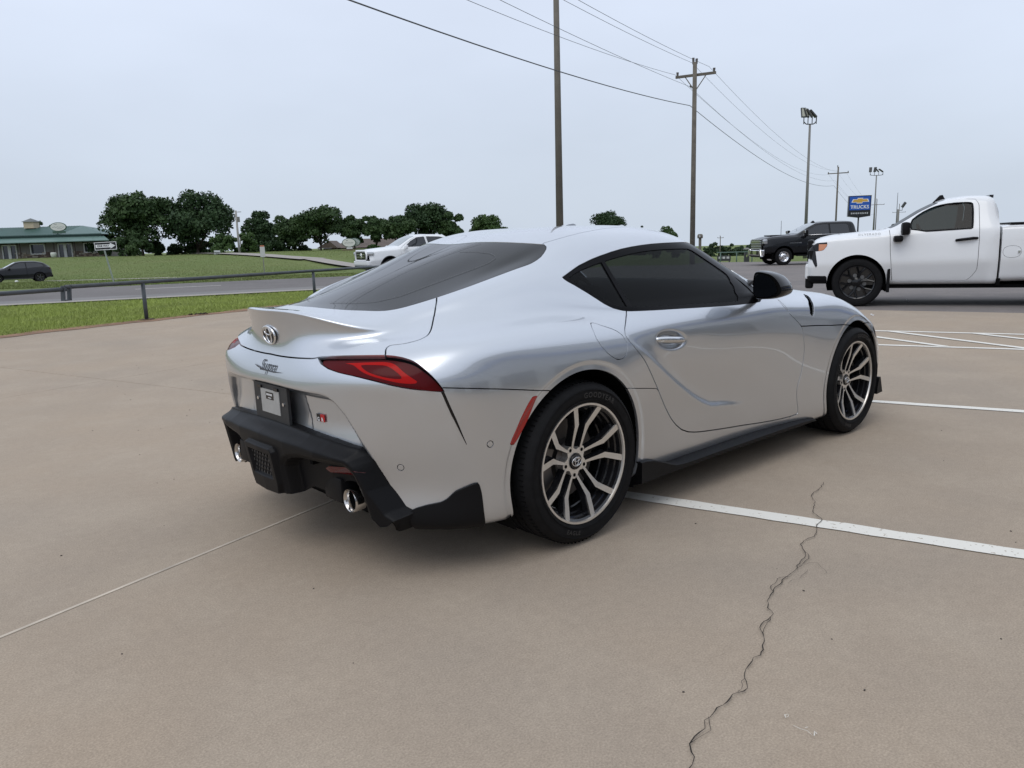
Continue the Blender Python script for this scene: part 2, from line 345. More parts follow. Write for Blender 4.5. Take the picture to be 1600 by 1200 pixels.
class Body:
    """mapping from surface coordinates to undeformed 3-d positions"""
    def __init__(s, fn): s.fn = fn
    def sdf(s, pm, poly, closed=True, lim=0.09):
        d = dens(poly, closed); L = s.fn(d); lo, hi = L.min(0)-lim, L.max(0)+lim
        m = ((pm.V0 > lo) & (pm.V0 < hi)).all(1); f = np.full(len(pm.V0), lim)
        if m.any(): f[m] = np.minimum(lim, seg_dist(pm.V0[m], L[:-1], L[1:])) if not closed else np.minimum(lim, seg_dist(pm.V0[m], L, np.roll(L, -1, 0)))
        if closed: f = np.where(inside(pm.Q, poly), f, -f)
        return f
    def take(s, pm, poly, gap=0.0035):
        """(piece inside the outline, what is left outside)"""
        f = s.sdf(pm, poly); return clip(pm, f-gap/2), clip(pm, -f-gap/2)
    def groove(s, pm, line, wd=0.003): return clip(pm, s.sdf(pm, line, False)-wd/2)
def piece_mesh(name, pms, mirror=True, flange=0.012, off=0.0, one_side=None):
    VV = []; NN = []; LV = []; LS = []; base = 0
    for pm in pms:
        P0 = pm.V+pm.N*off
        faces = [tuple(q) for q in pm.quads.tolist()]+[tuple(int(i) for i in q) for q in pm.polys]
        V, N, FF = [P0], [pm.N], list(faces)
        if flange:
            cnt = {}
            for q in faces:
                for a in range(len(q)):
                    e = (q[a], q[(a+1) % len(q)]); k = (min(e), max(e))
                    if k in cnt: cnt[k] = None
                    else: cnt[k] = e
            E = np.array([e for e in cnt.values() if e is not None])
            if len(E):
                E = E[~((np.abs(pm.V[E[:, 0], 1]) < 1e-5) & (np.abs(pm.V[E[:, 1], 1]) < 1e-5))]
                a, b = P0[E[:, 0]], P0[E[:, 1]]; na, nb = pm.N[E[:, 0]], pm.N[E[:, 1]]
                fa, fb = a-na*flange, b-nb*flange; t = np.cross(b-a, (na+nb)/2); t /= np.linalg.norm(t, axis=1)[:, None]+1e-12
                n0 = len(P0); k = len(E); V += [a, b, fb, fa]; N += [(na+3*t)/3.2, (nb+3*t)/3.2, t, t]
                i = np.arange(k); FF += [tuple(q) for q in np.stack([n0+k+i, n0+i, n0+3*k+i, n0+2*k+i], 1).tolist()]
        V = np.concatenate(V); N = np.concatenate(N)
        for side in ((1, -1) if mirror else ((1,) if one_side is None else (one_side,))):
            mm = np.array([1, -side, 1.0])      # side 1 = the car's right (negative y)
            VV.append(V*mm); NN.append(N*mm)
            for q in FF:
                LS.append(len(q)); LV.extend([base+i for i in (q if side == -1 else q[::-1])])
            base += len(V)
    V = np.concatenate(VV); N = np.concatenate(NN)
    me = bpy.data.meshes.new(name); me.vertices.add(len(V)); me.vertices.foreach_set('co', V.ravel())
    LS = np.array(LS); me.loops.add(len(LV)); me.loops.foreach_set('vertex_index', np.array(LV, dtype=np.int32))
    me.polygons.add(len(LS)); me.polygons.foreach_set('loop_start', np.concatenate([[0], np.cumsum(LS)[:-1]]).astype(np.int32))
    me.update(calc_edges=True); me.validate(); me.shade_smooth()
    N = N/(np.linalg.norm(N, axis=1)[:, None]+1e-12)
    if len(me.vertices) == len(N): me.normals_split_custom_set_from_vertices(N.tolist())
    return me
def piece(name, pms, material, parent, **k):
    return link(name, piece_mesh(name, pms if isinstance(pms, list) else [pms], **k), material, parent)
def grid_normals(V):
    n = np.cross(np.gradient(V, axis=0), np.gradient(V, axis=1)); L = np.linalg.norm(n, axis=-1, keepdims=True)
    return n/(L+1e-12)
def grid_pm(V0, V, U, W, flip=False):
    nu, nv = V.shape[:2]; N = grid_normals(V)
    N = -N if flip else N
    i = np.arange(nu*nv).reshape(nu, nv); q = np.stack([i[:-1, :-1], i[1:, :-1], i[1:, 1:], i[:-1, 1:]], -1).reshape(-1, 4)
    if flip: q = q[:, ::-1]
    Q = np.stack(np.meshgrid(U, W, indexing='ij'), -1).reshape(-1, 2)
    return PM(V.reshape(-1, 3), V0.reshape(-1, 3), N.reshape(-1, 3), Q, q, [])

# ================================================================== the silver coupe
P_ = fit(D)
UVF = {'dlo': [(6.268,12.055), (6.383,12.389), (6.452,12.568), (6.529,12.733), (6.71,12.969), (6.829,13.082), (6.962,13.185), (7.248,13.346), (7.564,13.471), (7.911,13.554), (8.292,13.618), (8.525,13.645), (8.783,13.668), (9.084,13.686), (9.417,13.701), (10.123,13.723), (10.984,13.75), (11.637,13.713), (11.589,13.532), (11.564,13.314), (11.557,13.174), (11.554,13.032), (11.564,12.894), (11.578,12.74), (11.616,12.579), (11.308,12.36), (11.173,12.084), (11.078,11.732), (11.012,11.17), (10.794,9.441), (10.71,8.003), (10.543,7.571), (10.389,7.555), (10.22,7.591), (10.071,7.618), (9.904,7.651), (9.739,7.684), (9.586,7.718), (9.42,7.757), (9.252,7.796), (9.091,7.836), (8.94,7.875), (8.793,7.917), (8.649,7.959), (8.506,8), (8.364,8.037), (8.221,8.07), (8.079,8.101), (7.94,8.133), (7.8,8.167), (7.653,8.201), (7.52,8.231), (7.419,8.256), (7.292,8.396), (7.125,8.862), (6.97,9.531), (6.899,9.958), (6.812,10.621), (6.737,11.094), (6.664,11.368), (6.584,11.564), (6.503,11.718), (6.369,11.889)],
  'glass': [(6.391,12.108), (6.486,12.337), (6.636,12.585), (6.854,12.801), (6.993,12.896), (7.135,12.977), (7.355,13.091), (7.59,13.173), (7.897,13.263), (8.232,13.332), (8.435,13.36), (8.656,13.383), (8.907,13.4), (9.172,13.41), (9.672,13.418), (10.207,13.408), (10.339,13.316), (10.411,13.125), (10.462,12.903), (10.488,12.761), (10.514,12.598), (10.525,12.434), (10.509,12.287), (10.277,11.873), (10.19,11.063), (10.076,8.884), (10.02,8.035), (9.872,8.058), (9.67,8.161), (9.468,8.272), (9.288,8.36), (9.112,8.456), (8.94,8.566), (8.816,8.654), (8.683,8.751), (8.548,8.85), (8.411,8.941), (8.278,9.02), (8.144,9.087), (7.993,9.143), (7.835,9.181), (7.685,9.197), (7.555,9.195), (7.457,9.188), (7.324,9.284), (7.206,9.482), (7.108,9.839), (6.999,10.411), (6.915,10.914), (6.833,11.271), (6.75,11.517), (6.665,11.694), (6.561,11.858), (6.46,11.999)],
  'division': [(6.978,13.168), (7.119,12.961), (7.218,12.761), (7.29,12.562), (7.344,12.356), (7.383,12.13), (7.409,11.858), (7.421,11.472), (7.422,10.687), (7.465,9.412), (7.49,8.269)],
  'sail': [(10.728,12.302), (10.743,12.007), (10.71,11.217), (10.583,9.508), (10.36,8.361), (10.182,8.313), (10.149,8.96)],
  'door': [(7.396,8.563), (7.317,7.855), (7.222,7.423), (7.14,7.1), (7.051,6.767), (7.007,6.488), (7.027,6.284), (7.078,6.068), (7.138,5.846), (7.205,5.616), (7.285,5.383), (7.362,5.149), (7.414,4.976), (7.475,4.784), (7.542,4.587), (7.61,4.397), (7.674,4.226), (7.729,4.085), (7.791,3.922), (7.85,3.76), (7.907,3.606), (7.987,3.394), (8.063,3.195), (8.183,2.887), (8.258,2.719), (8.333,2.562), (8.458,2.352), (8.616,2.19), (8.775,2.104), (8.878,2.066), (8.988,2.032), (9.091,2.002), (9.216,1.965), (9.353,1.926), (9.488,1.888), (9.622,1.853), (9.762,1.819), (9.896,1.787), (10.016,1.759), (10.186,1.716), (10.357,1.675), (10.466,1.653), (10.595,1.629), (10.731,1.605), (10.861,1.584), (10.973,1.568), (11.108,1.556), (11.241,1.55), (11.35,1.55), (11.513,1.581), (11.506,1.766), (11.477,2.01), (11.454,2.231), (11.439,2.452), (11.439,2.665), (11.462,2.859), (11.497,3.074), (11.527,3.292), (11.544,3.475), (11.559,3.673), (11.571,3.88), (11.577,4.087), (11.574,4.364), (11.564,4.669), (11.554,4.953), (11.522,5.497), (11.428,5.866), (11.319,6.155), (11.206,6.467), (11.148,6.684), (11.101,6.946), (11.083,7.233), (11.093,7.516), (11.139,7.958), (11.184,8.834)],
  'fender_seam': [(11.499,5.633), (11.958,5.427), (12.528,5.16), (13.285,4.947)],
  'vent': [(12.432,7.652), (12.366,7.416), (12.132,6.993), (12.023,6.537), (11.959,6.203), (11.923,6.084), (11.871,6.047), (11.827,6.276), (11.893,6.79), (12.14,7.32)],
  'fuel': [(6.427,7.167), (6.375,6.884), (6.349,6.571), (6.351,6.335), (6.403,6.036), (6.478,5.756), (6.57,5.542), (6.667,5.394), (6.747,5.355), (6.831,5.393), (6.898,5.515), (6.938,5.691), (6.972,5.897), (6.982,6.064), (6.965,6.264), (6.939,6.445), (6.867,6.647), (6.785,6.774), (6.689,6.885), (6.592,7.006), (6.484,7.188)],
  'seam_q': [(3.615,5.305), (3.682,5.28), (3.75,5.255), (3.818,5.229), (3.885,5.202), (3.952,5.175), (4.019,5.148), (4.084,5.121), (4.151,5.093), (4.219,5.064), (4.289,5.034), (4.36,5.004), (4.431,4.974), (4.501,4.943), (4.558,4.917), (4.619,4.89), (4.683,4.86), (4.751,4.829), (4.822,4.797), (4.896,4.763), (4.973,4.728), (5.052,4.692), (5.134,4.655), (5.217,4.618), (5.301,4.581)],
  'seam_q2': [(7.052,4.17), (7.212,4.137), (7.38,4.102), (7.552,4.065), (7.723,4.025)],
  'hatch': [(3.054,12.206), (3.265,12.05), (3.425,11.88), (3.506,11.737), (3.562,11.559), (3.586,11.354), (3.586,11.119), (3.585,10.826), (3.601,10.418), (3.618,9.884), (3.608,9.481), (3.59,9.161), (3.572,8.904), (3.557,8.709), (3.534,8.467), (3.509,8.257), (3.464,7.973), (3.425,7.828), (3.382,7.696), (3.344,7.593), (3.305,7.516), (3.274,7.47), (3.236,7.419), (3.195,7.369), (3.153,7.323), (3.114,7.287), (3.069,7.256), (3.02,7.234), (2.973,7.216), (2.933,7.2), (2.886,7.182), (2.844,7.152), (2.801,7.031), (2.79,6.861), (2.803,6.734), (2.796,6.65), (2.772,6.643), (2.74,6.638), (2.703,6.635), (2.66,6.634), (2.613,6.634), (2.563,6.636), (2.512,6.637), (2.459,6.639), (2.408,6.64), (2.36,6.641), (2.315,6.64), (2.269,6.638), (2.222,6.637), (2.175,6.635), (2.127,6.633), (2.078,6.631), (2.03,6.629), (1.982,6.628), (1.935,6.626), (1.888,6.624), (1.831,6.621), (1.77,6.619), (1.708,6.616), (1.647,6.612), (1.588,6.607), (1.535,6.601), (1.489,6.594), (1.435,6.571), (1.383,6.538), (1.33,6.513), (1.249,6.502), (1.163,6.502), (1.104,6.5), (1.034,6.498), (0.956,6.494), (0.874,6.489), (0.793,6.485), (0.721,6.482), (0.644,6.479), (0.565,6.475), (0.483,6.471), (0.402,6.468), (0.323,6.466), (0.233,6.468), (0.143,6.475), (0.052,6.484), (0,6.493), (0,6.5)],
  'tail': [(1.441,6.523), (1.486,6.608), (1.596,6.624), (1.742,6.634), (1.884,6.639), (2.027,6.643), (2.172,6.647), (2.313,6.651), (2.439,6.656), (2.574,6.661), (2.696,6.664), (2.789,6.663), (2.93,6.636), (3.053,6.582), (3.131,6.524), (3.21,6.451), (3.285,6.337), (3.35,6.186), (3.416,6.01), (3.48,5.81), (3.534,5.603), (3.581,5.393), (3.613,5.24), (3.639,5.086), (3.522,5.138), (3.434,5.187), (3.326,5.248), (3.22,5.31), (3.121,5.37), (3.023,5.43), (2.927,5.492), (2.832,5.56), (2.735,5.63), (2.636,5.696), (2.528,5.758), (2.415,5.817), (2.305,5.866), (2.161,5.915), (2.015,5.961), (1.777,6.073), (1.561,6.267)],
  'tail_loop_out': [(1.935,6.422), (2.051,6.423), (2.234,6.419), (2.333,6.435), (2.449,6.459), (2.568,6.483), (2.674,6.503), (2.754,6.514), (2.876,6.474), (2.974,6.328), (3.074,6.063), (3.181,5.818), (3.279,5.597), (3.206,5.568), (3.102,5.574), (2.955,5.637), (2.839,5.717), (2.72,5.801), (2.564,5.91), (2.426,6.045), (2.301,6.233), (2.232,6.306), (2.065,6.366)],
  'tail_loop_in': [(2.379,6.297), (2.468,6.317), (2.588,6.318), (2.704,6.316), (2.803,6.301), (2.893,6.219), (2.982,6.049), (3.065,5.791), (2.966,5.778), (2.879,5.807), (2.786,5.849), (2.63,5.953), (2.512,6.06), (2.436,6.175)],
  'crease': [(3.598,5.336), (3.636,5.091), (3.656,4.932), (3.678,4.745), (3.702,4.567), (3.726,4.403), (3.751,4.245), (3.774,4.1), (3.793,3.973), (3.811,3.85), (3.828,3.731), (3.846,3.614), (3.864,3.499), (3.882,3.385)],
  'fang_top': [(2.785,1.275), (2.926,1.427), (3.078,1.579), (3.227,1.674), (3.333,1.72), (3.43,1.765), (3.513,1.854), (3.579,1.978), (3.647,2.077), (3.791,2.19), (3.895,2.262), (3.984,2.283), (4.01,2.009), (4.019,1.779), (4.03,1.527), (4.048,1.279), (4.077,0.973), (4.081,0.708), (4.012,0.756), (3.926,0.817), (3.831,0.672), (3.722,0.727), (3.626,0.667), (3.545,0.635), (3.442,0.755), (3.34,0.698), (3.232,0.627), (3.119,0.552), (2.991,0.553), (2.869,0.561), (2.798,0.786)],
  'rearglass': [(0.336,11.852), (0.556,11.83), (0.752,11.807), (0.922,11.794), (1.072,11.792), (1.209,11.797), (1.333,11.806), (1.491,11.822), (1.644,11.836), (1.786,11.84), (1.921,11.841), (2.097,11.855), (2.274,11.893), (2.44,11.943), (2.608,11.999), (2.806,12.044), (2.991,12.073), (3.214,12.096), (3.366,12.11), (3.519,12.125), (3.667,12.141), (3.807,12.161), (3.937,12.186), (4.055,12.219), (4.165,12.262), (4.268,12.311), (4.367,12.362), (4.471,12.417), (4.575,12.474), (4.671,12.526), (4.783,12.586), (4.897,12.646), (5.02,12.7), (5.117,12.762), (5.119,12.912), (5.031,13.077), (4.798,13.286), (4.534,13.476), (4.293,13.602), (3.959,13.705), (3.298,13.754), (2.678,13.791), (2.434,13.801), (2.181,13.808), (1.946,13.808), (1.729,13.803), (1.52,13.795), (1.327,13.787), (1.079,13.778), (0.837,13.773), (0.627,13.77), (0.411,13.768)],
  'doorcrease': [(7.025,6.351), (7.163,5.928), (7.375,5.507), (7.64,4.995), (7.93,4.533), (8.216,4.105), (8.478,3.729), (8.687,3.447), (8.879,3.209), (9.124,2.974)],
  'scoop': [(9.124,2.974), (9.476,2.868), (9.839,2.71), (9.988,2.551), (10.112,2.349), (10.275,2.008), (10.427,1.665)],
  'marker': [(4.926,4.517), (5.017,4.52), (4.984,4.352), (4.929,4.148), (4.884,3.97), (4.836,3.803), (4.779,3.64), (4.718,3.486), (4.653,3.329), (4.591,3.21), (4.508,3.226), (4.556,3.398), (4.623,3.601), (4.701,3.862), (4.782,4.114), (4.853,4.326)],
  'sensor': [(2.853,2.735)],
  'sensor2': [(4.22,3.344)],
  'handle': [(8.121,6.07), (7.712,6.153), (8.528,5.944), (8.154,6.621), (8.111,5.545)],
  'roofline': [(3.83,13.761), (3.99,13.807), (4.153,13.856), (4.322,13.909), (4.499,13.965), (4.694,14.029), (4.909,14.103), (5.139,14.182), (5.373,14.259), (5.794,14.375), (6.301,14.481), (6.861,14.571), (7.414,14.657)]}
NU = 34
Us = np.linspace(0, NC-1, (NC-1)*NU+1)
vc = [4, 10, 14, 15, 14, 14, 11, 12, 11, 8, 6, 7, 14, 26, 20, 22]
Ws = np.concatenate([np.linspace(k, k+1, n, endpoint=False) for k, n in enumerate(vc)]+[[NR-1]])
B0 = surf(P_, Us, Ws); B0[0, :, 1] = 0; B0[-1, :, 1] = 0; B0[:, -1, 1] = 0
BU, BW = np.meshgrid(Us, Ws, indexing='ij')
B1 = B0.copy()
def poly_depth(Y, Z, poly):
    Qx = np.stack([Y.ravel(), Z.ravel()], 1); A = np.array(poly, float)
    d = seg_dist(np.c_[Qx, np.zeros(len(Qx))], np.c_[A, np.zeros(len(A))], np.c_[np.roll(A, -1, 0), np.zeros(len(A))])
    return np.where(inside(Qx, poly), d, -d).reshape(Y.shape)
rear = (BU < 3.2) & (BW < 7)
# number-plate recess
pr_ = [(-.2, .702), (.40, .70), (.445, .694), (.478, .677), (.52, .63), (.553, .57), (.59, .49), (.62, .40), (-.2, .40)]
d1 = poly_depth(B0[..., 1], B0[..., 2], pr_)
B1[..., 0] += np.where(rear, 0.043*sstep(0, .030, d1)*(0.55+0.45*sstep(.47, .60, B0[..., 2])), 0)
d2 = poly_depth(B0[..., 1], B0[..., 2], [(-.2, .69), (.222, .685), (.235, .672), (.272, .54), (.30, .40), (-.2, .40)])
B1[..., 0] += np.where(rear, 0.005*sstep(0, .006, d2), 0)
# tail-light shelf pulled in under the deck edge
def uvline_dist(line, mask, closed=False):
    L = surf_pts(P_, *dens(line, closed).T); d = np.full(B0.shape[:2], 9.0)
    d[mask] = seg_dist(B0[mask], L[:-1], L[1:]); return d
sideM = (BU > 3.5) & (BU < 14.5) & (BW < 8.8)
# crease in the door skin running down from the haunch
line = UVF['doorcrease'] + UVF['scoop'][1:4]
mask = sideM & (BU > 6.3) & (BU < 13) & (BW < 7.2)
dd = uvline_dist(line, mask); wd_ = np.interp(BU, [7, 9, 10, 11, 12], [.018, .022, .075, .12, .15])
lx = np.array([p[0] for p in line]); lv = np.array([p[1] for p in line])
front = (BU > np.interp(BW, lv[::-1], lx[::-1])) & (BW > 2.75)
amp = np.interp(BU, [7, 7.6, 8.4, 8.9, 9.3, 9.8, 11], [0.002, .008, .0105, .008, .0035, .001, 0])
topf = 1-sstep(5.2, 6.6, BW)
depth = np.where(mask & front, .55*amp*sstep(0, np.maximum(wd_, .06), dd), 0)*np.maximum(topf, 0)
B1[..., 1] -= depth*sstep(1.9, 2.85, BW)
ab_ = np.interp(BU, [6.7, 7.3, 8.1, 8.9, 9.5, 10.1], [0, .005, .012, .014, .009, 0])
B1[..., 1] += np.where(mask, ab_*np.where(front, np.exp(-(dd/.009)**2), np.exp(-dd/.15)), 0)*sstep(1.2, 2.6, BW)*(1-sstep(5.6, 6.6, BW))
# wheel-arch lip bands
for cx, cz, r0, a in ((0.0, .336, .388, .007), (2.49, .330, .372, .006)):
    r_ = np.hypot(B0[..., 0]-cx, B0[..., 2]-cz); ok = sideM & (B0[..., 1] > .6)
    B1[..., 1] -= np.where(ok, a*(1-sstep(r0+.022, r0+.034, r_)), 0)
# door handle dish
hu, hv = UVF['handle'][0]; hc = surf_pts(P_, np.array([hu]), np.array([hv]))[0]
e_ = np.sqrt(((B0[..., 0]-hc[0])/.132)**2+((B0[..., 2]-hc[2]+.11*(B0[..., 0]-hc[0]))/.047)**2)
B1[..., 1] -= np.where(sideM & (BU > 6.5) & (BU < 10), 0.030*(1-sstep(.45, 1.0, e_)), 0)
# shallow centre channel along the roof
B1[..., 2] -= np.where(BW > 11.5, .006*np.exp(-(B0[..., 1]/.13)**2)*sstep(-.7, .0, B0[..., 0])*(1-sstep(1.2, 1.6, B0[..., 0])), 0)
car_pm = grid_pm(B0, B1, Us, Ws, flip=False)
i_ = int(np.argmin(np.abs(car_pm.Q-np.array([8.0, 5.0])).sum(1)))
if car_pm.N[i_, 1] < 0: car_pm = grid_pm(B0, B1, Us, Ws, flip=True)
# (normals point outwards; +y here is the car's right side, mirrored at emission)
BD = Body(lambda q: surf_pts(P_, q[:, 0], q[:, 1]))
rest = car_pm
side = lambda pm: (pm.V0[:, 1] > .6)
for cx, cz, r0 in ((-0.003, .336, .388), (2.495, .330, .372)):
    f = np.hypot(rest.V0[:, 0]-cx, rest.V0[:, 2]-cz)-r0
    rest = clip(rest, np.where(rest.V0[:, 1] > .6, f, .1))
cut = {}
g = 0.0058
cut['dlo'], rest = BD.take(rest, UVF['dlo'], 0.001)
cut['glassrear'], rest = BD.take(rest, UVF['rearglass']+[(-.5, 13.77), (-.5, 11.86)], 0.003)
cut['tail'], rest = BD.take(rest, UVF['tail'], 0.004)
tail_in = [(a, b) for a, b in UVF['tail']]
hatch_poly = UVF['hatch']+[(-.5, 6.5), (-.5, 13.0), (1.5, 13.0)]
cut['hatch'], rest = BD.take(rest, hatch_poly, 0.0062)
cut['door'], rest = BD.take(rest, UVF['door']+[(10.9, 8.6), (10.6, 9.3), (7.6, 9.3)], g)
cut['fuel'], rest = BD.take(rest, UVF['fuel'], 0.0042)
hood_poly = [(11.51, 5.6), (11.96, 5.43), (12.53, 5.16), (13.28, 4.95), (14.6, 5.2), (18.6, 5.5), (18.6, 11.7), (12.6, 11.7), (11.75, 10.6), (11.3, 9.4), (11.184, 8.8), (11.093, 7.5), (11.206, 6.467), (11.428, 5.866)]
cut['vent'], rest = BD.take(rest, UVF['vent'], 0.0)
cut['hood'], rest = BD.take(rest, hood_poly, g)
cut['glassfront'], rest = BD.take(rest, [(11.9, 11.85), (18.6, 11.85), (18.6, 13.75), (12.1, 13.7), (11.85, 13.2)], 0.003)
cut['headlamp'], rest = BD.take(rest, rounded([(14.7, 3.9), (16.6, 3.9), (16.9, 4.5), (15.4, 5.1), (14.5, 5.0)], 1), g)
cut['grille'], rest = BD.take(rest, rounded([(16.4, 0.8), (18.6, 0.8), (18.6, 2.6), (16.6, 2.6), (15.9, 1.7)], 1), .002)
tl_ = UVF['tail']; ko = max(range(len(tl_)), key=lambda k: tl_[k][0])
bump_poly = [(-.5, 6.5)]+[p for p in UVF['hatch'][::-1] if p[0] < 1.5]+[tl_[0]]+tl_[:ko:-1]+UVF['seam_q']+[(5.6, 4.45), (6, 3), (6, -.6), (-.5, -.6)]
cut['bumper'], rest = BD.take(rest, bump_poly, 0.0042)
cut['sill'], rest = BD.take(rest, [(6.0, 4.35)]+UVF['seam_q2']+[(7.9, 3.75), (8.3, 3.0), (9.0, 2.4), (11.30, 1.9), (11.36, -1), (6.0, -1)], .0036)
cut['roof'], rest = BD.take(rest, [(-.5, 13.6), (3.83, 13.7)]+UVF['roofline']+[(9.5, 14.86), (11.4, 14.6), (12.3, 13.9), (18.6, 13.7), (18.6, 17), (-.5, 17)], .0034)
# open the bumper behind the separate lower valance
vo = [(-.3, .527), (.32, .521), (.445, .512), (.512, .500), (.556, .492), (.575, .474), (.592, .448), (.626, .36), (.665, .30), (.69, .275), (.69, 0), (-.3, 0)]
qy = cut['bumper']; fv = poly_depth(qy.V0[:, 1], qy.V0[:, 2], vo); cut['bumper'] = clip(qy, np.where(qy.Q[:, 0] < 3.4, -fv, .1))
# fang, sensors and marker out of the rear bumper
cut['fang'], cut['bumper'] = BD.take(cut['bumper'], UVF['fang_top'], 0.001)
cut['marker'], cut['bumper'] = BD.take(cut['bumper'], UVF['marker'], 0.002)
def ring(uv, r=.0115):
    c = surf_pts(P_, np.array([uv[0]]), np.array([uv[1]]))[0]; return lambda pm: r-np.linalg.norm(pm.V0-c, axis=1)
sens = []
for k in ('sensor', 'sensor2'):
    fn = ring(UVF[k][0]); pmb = cut['bumper']; f = fn(pmb); sens.append(clip(pmb, f-.0)); cut['bumper'] = clip(pmb, -f-.0028)
# the upright step at the bumper corner: the inner part sits deeper
crl = UVF['crease']; crx = np.array([p[0] for p in crl]+[4.05, 4.2]); crv = np.array([p[1] for p in crl]+[2.6, -1.0])
def crf(pm): return pm.Q[:, 0]-np.interp(pm.Q[:, 1], crv[::-1], crx[::-1])
outer = clip(cut['bumper'], crf(cut['bumper'])); inner = clip(cut['bumper'], -crf(cut['bumper']))
L_ = surf_pts(P_, *dens(crl, False).T); dl = seg_dist(inner.V0, L_[:-1], L_[1:])
fade = (1-sstep(0, .13, dl))*sstep(3.2, 4.3, inner.Q[:, 1])
inner.V = inner.V - inner.N*(0.030*fade)[:, None]
tN = np.zeros_like(inner.N)
slot = clip(clip(inner, .011*np.interp(inner.Q[:, 1], [3.35, 4.2, 5.4], [.15, 1, 1])-dl), clip(inner, .011*np.interp(inner.Q[:, 1], [3.35, 4.2, 5.4], [.15, 1, 1])-dl).Q[:, 1]-3.4)
# normals tilt with the dent
dirv = np.array([.75, .62, 0.0]); inner.N = inner.N + dirv*(-.42*sstep(0, .03, dl)*(1-sstep(.03, .14, dl))*sstep(3.2, 4.3, inner.Q[:, 1]))[:, None]
inner.N /= np.linalg.norm(inner.N, axis=1)[:, None]
# tail lamp: a brighter loop inside a dark lens, the whole set back under the deck edge
Lt_ = surf_pts(P_, *dens(tl_[:ko+1], False).T); pt_ = cut['tail']; dt_ = seg_dist(pt_.V0, Lt_[:-1], Lt_[1:])
pt_.V = pt_.V-pt_.N*(.004+.020*(1-sstep(0, .045, dt_)))[:, None]; pt_.N = pt_.N+np.array([-.10, 0, -.16])*(1-sstep(0, .05, dt_))[:, None]; pt_.N /= np.linalg.norm(pt_.N, axis=1)[:, None]
loop, lens = BD.take(cut['tail'], rounded(UVF['tail_loop_out'], 1), 0.0)
core, loop = BD.take(loop, rounded(UVF['tail_loop_in'], 1), 0.0)
# side glass: rubber surround, door glass, quarter glass
gl, surround = BD.take(cut['dlo'], UVF['glass'], 0.0)
sail, surround = BD.take(surround, UVF['sail'], 0.0)
dv = UVF['division']; dvx = np.array([p[0] for p in dv]); dvv = np.array([p[1] for p in dv])
fd = gl.Q[:, 0]-np.interp(gl.Q[:, 1], dvv[::-1], dvx[::-1])
gdoor = clip(gl, fd-.05); gquart = clip(gl, -fd-.05); gbar = clip(clip(gl, fd+.05), .05-(clip(gl, fd+.05).Q[:, 0]-np.interp(clip(gl, fd+.05).Q[:, 1], dvv[::-1], dvx[::-1])))

car = empty('sports_coupe', (0, 0, 0), 0, 'silver two-door sports coupe with ducktail spoiler and red tail lights parked on the concrete', 'car')
piece('body_shell', rest, M_SILVER, car)
piece('side_sill', cut['sill'], M_SILVER, car); piece('roof_panel', cut['roof'], M_SILVER, car)
piece('hatch', cut['hatch'], M_SILVER, car, flange=.022)
rb = piece('rear_bumper', [outer, inner], M_SILVER, car, flange=.03)
piece('hood', cut['hood'], M_SILVER, car)
[piece('air_slot', slot, M_GLOSSBLK, rb, off=.0015, flange=0, mirror=False, one_side=q_) for q_ in (1, -1)]
for s_ in (1, -1):
    k = dict(mirror=False, one_side=s_)
    dr = piece('door', cut['door'], M_SILVER, car, flange=.022, **k)
    piece('fuel_cap', cut['fuel'], M_SILVER, car, **k) if s_ == 1 else piece('quarter_patch', cut['fuel'], M_SILVER, car, **k)
    tl = piece('tail_light', lens, M_TAIL, car, off=0, flange=.02, **k)
    piece('light_bar', loop, M_TAILRED, tl, off=.0006, flange=.002, **k); piece('inner_lens', core, M_TAIL, tl, off=0, flange=0, **k)
    piece('window_surround', [surround, gbar], M_TRIMBLK, car, off=-.002, **k)
    piece('mirror_triangle', sail, M_TRIMBLK, car, off=-.006, **k)
    piece('door_glass', gdoor, M_GLASSSIDE, car, off=-.006, flange=0, **k); piece('quarter_glass', gquart, M_GLASSSIDE, car, off=-.006, flange=0, **k)
    piece('side_marker', cut['marker'], M_REDREF, car, off=.001, **k)
    for q_ in sens: piece('parking_sensor', q_, M_SILVER, rb, off=-.0005, flange=.006, **k)
    piece('bumper_fin', cut['fang'], M_BLACKPL, car, off=.009, flange=.02, **k)
    piece('hood_vent', cut['vent'], M_GLOSSBLK, car, off=-.022, flange=-.02, **k)
    piece('headlight', cut['headlamp'], M_GLOSSBLK, car, off=-.003, **k)
piece('rear_window', cut['glassrear'], M_GLASSREAR, car, off=-.002, flange=.004)
piece('windshield', cut['glassfront'], M_GLASSFRONT, car, off=-.002, flange=.004)
piece('front_grille', cut['grille'], M_BLACKPL, car, off=-.02, flange=-.018)
# ---------------------------------------------------------------- rear lower parts of the coupe
mk_ = (BU < 3.4) & (BW > .8) & (BW < 8.6)
RP = np.stack([B1[..., 1][mk_], B1[..., 2][mk_]], 1); RX = B1[..., 0][mk_]
RP = np.concatenate([RP, RP*np.array([-1, 1])]); RX = np.concatenate([RX, RX])
def rear_x(y, z):
    """rearmost body x at a height and offset"""
    d = (RP[:, 0]-y)**2+(RP[:, 1]-z)**2; k = np.argpartition(d, 6)[:6]; w_ = 1/(d[k]+1e-7); return float((RX[k]*w_).sum()/w_.sum())
OUT = [(0, .541), (.15, .539), (.32, .535), (.445, .526), (.518, .514), (.564, .506), (.587, .487), (.604, .461), (.638, .37), (.685, .293), (.712, .276)]
BOT = [(.706, .258), (.672, .228), (.640, .220), (.604, .262), (.56, .30), (.36, .302), (.335, .30), (.25, .305), (.165, .262), (0, .254)]
gy = np.linspace(0, .74, 149); gz = np.linspace(.20, .56, 91)
GY, GZ = np.meshgrid(gy, gz, indexing='ij')
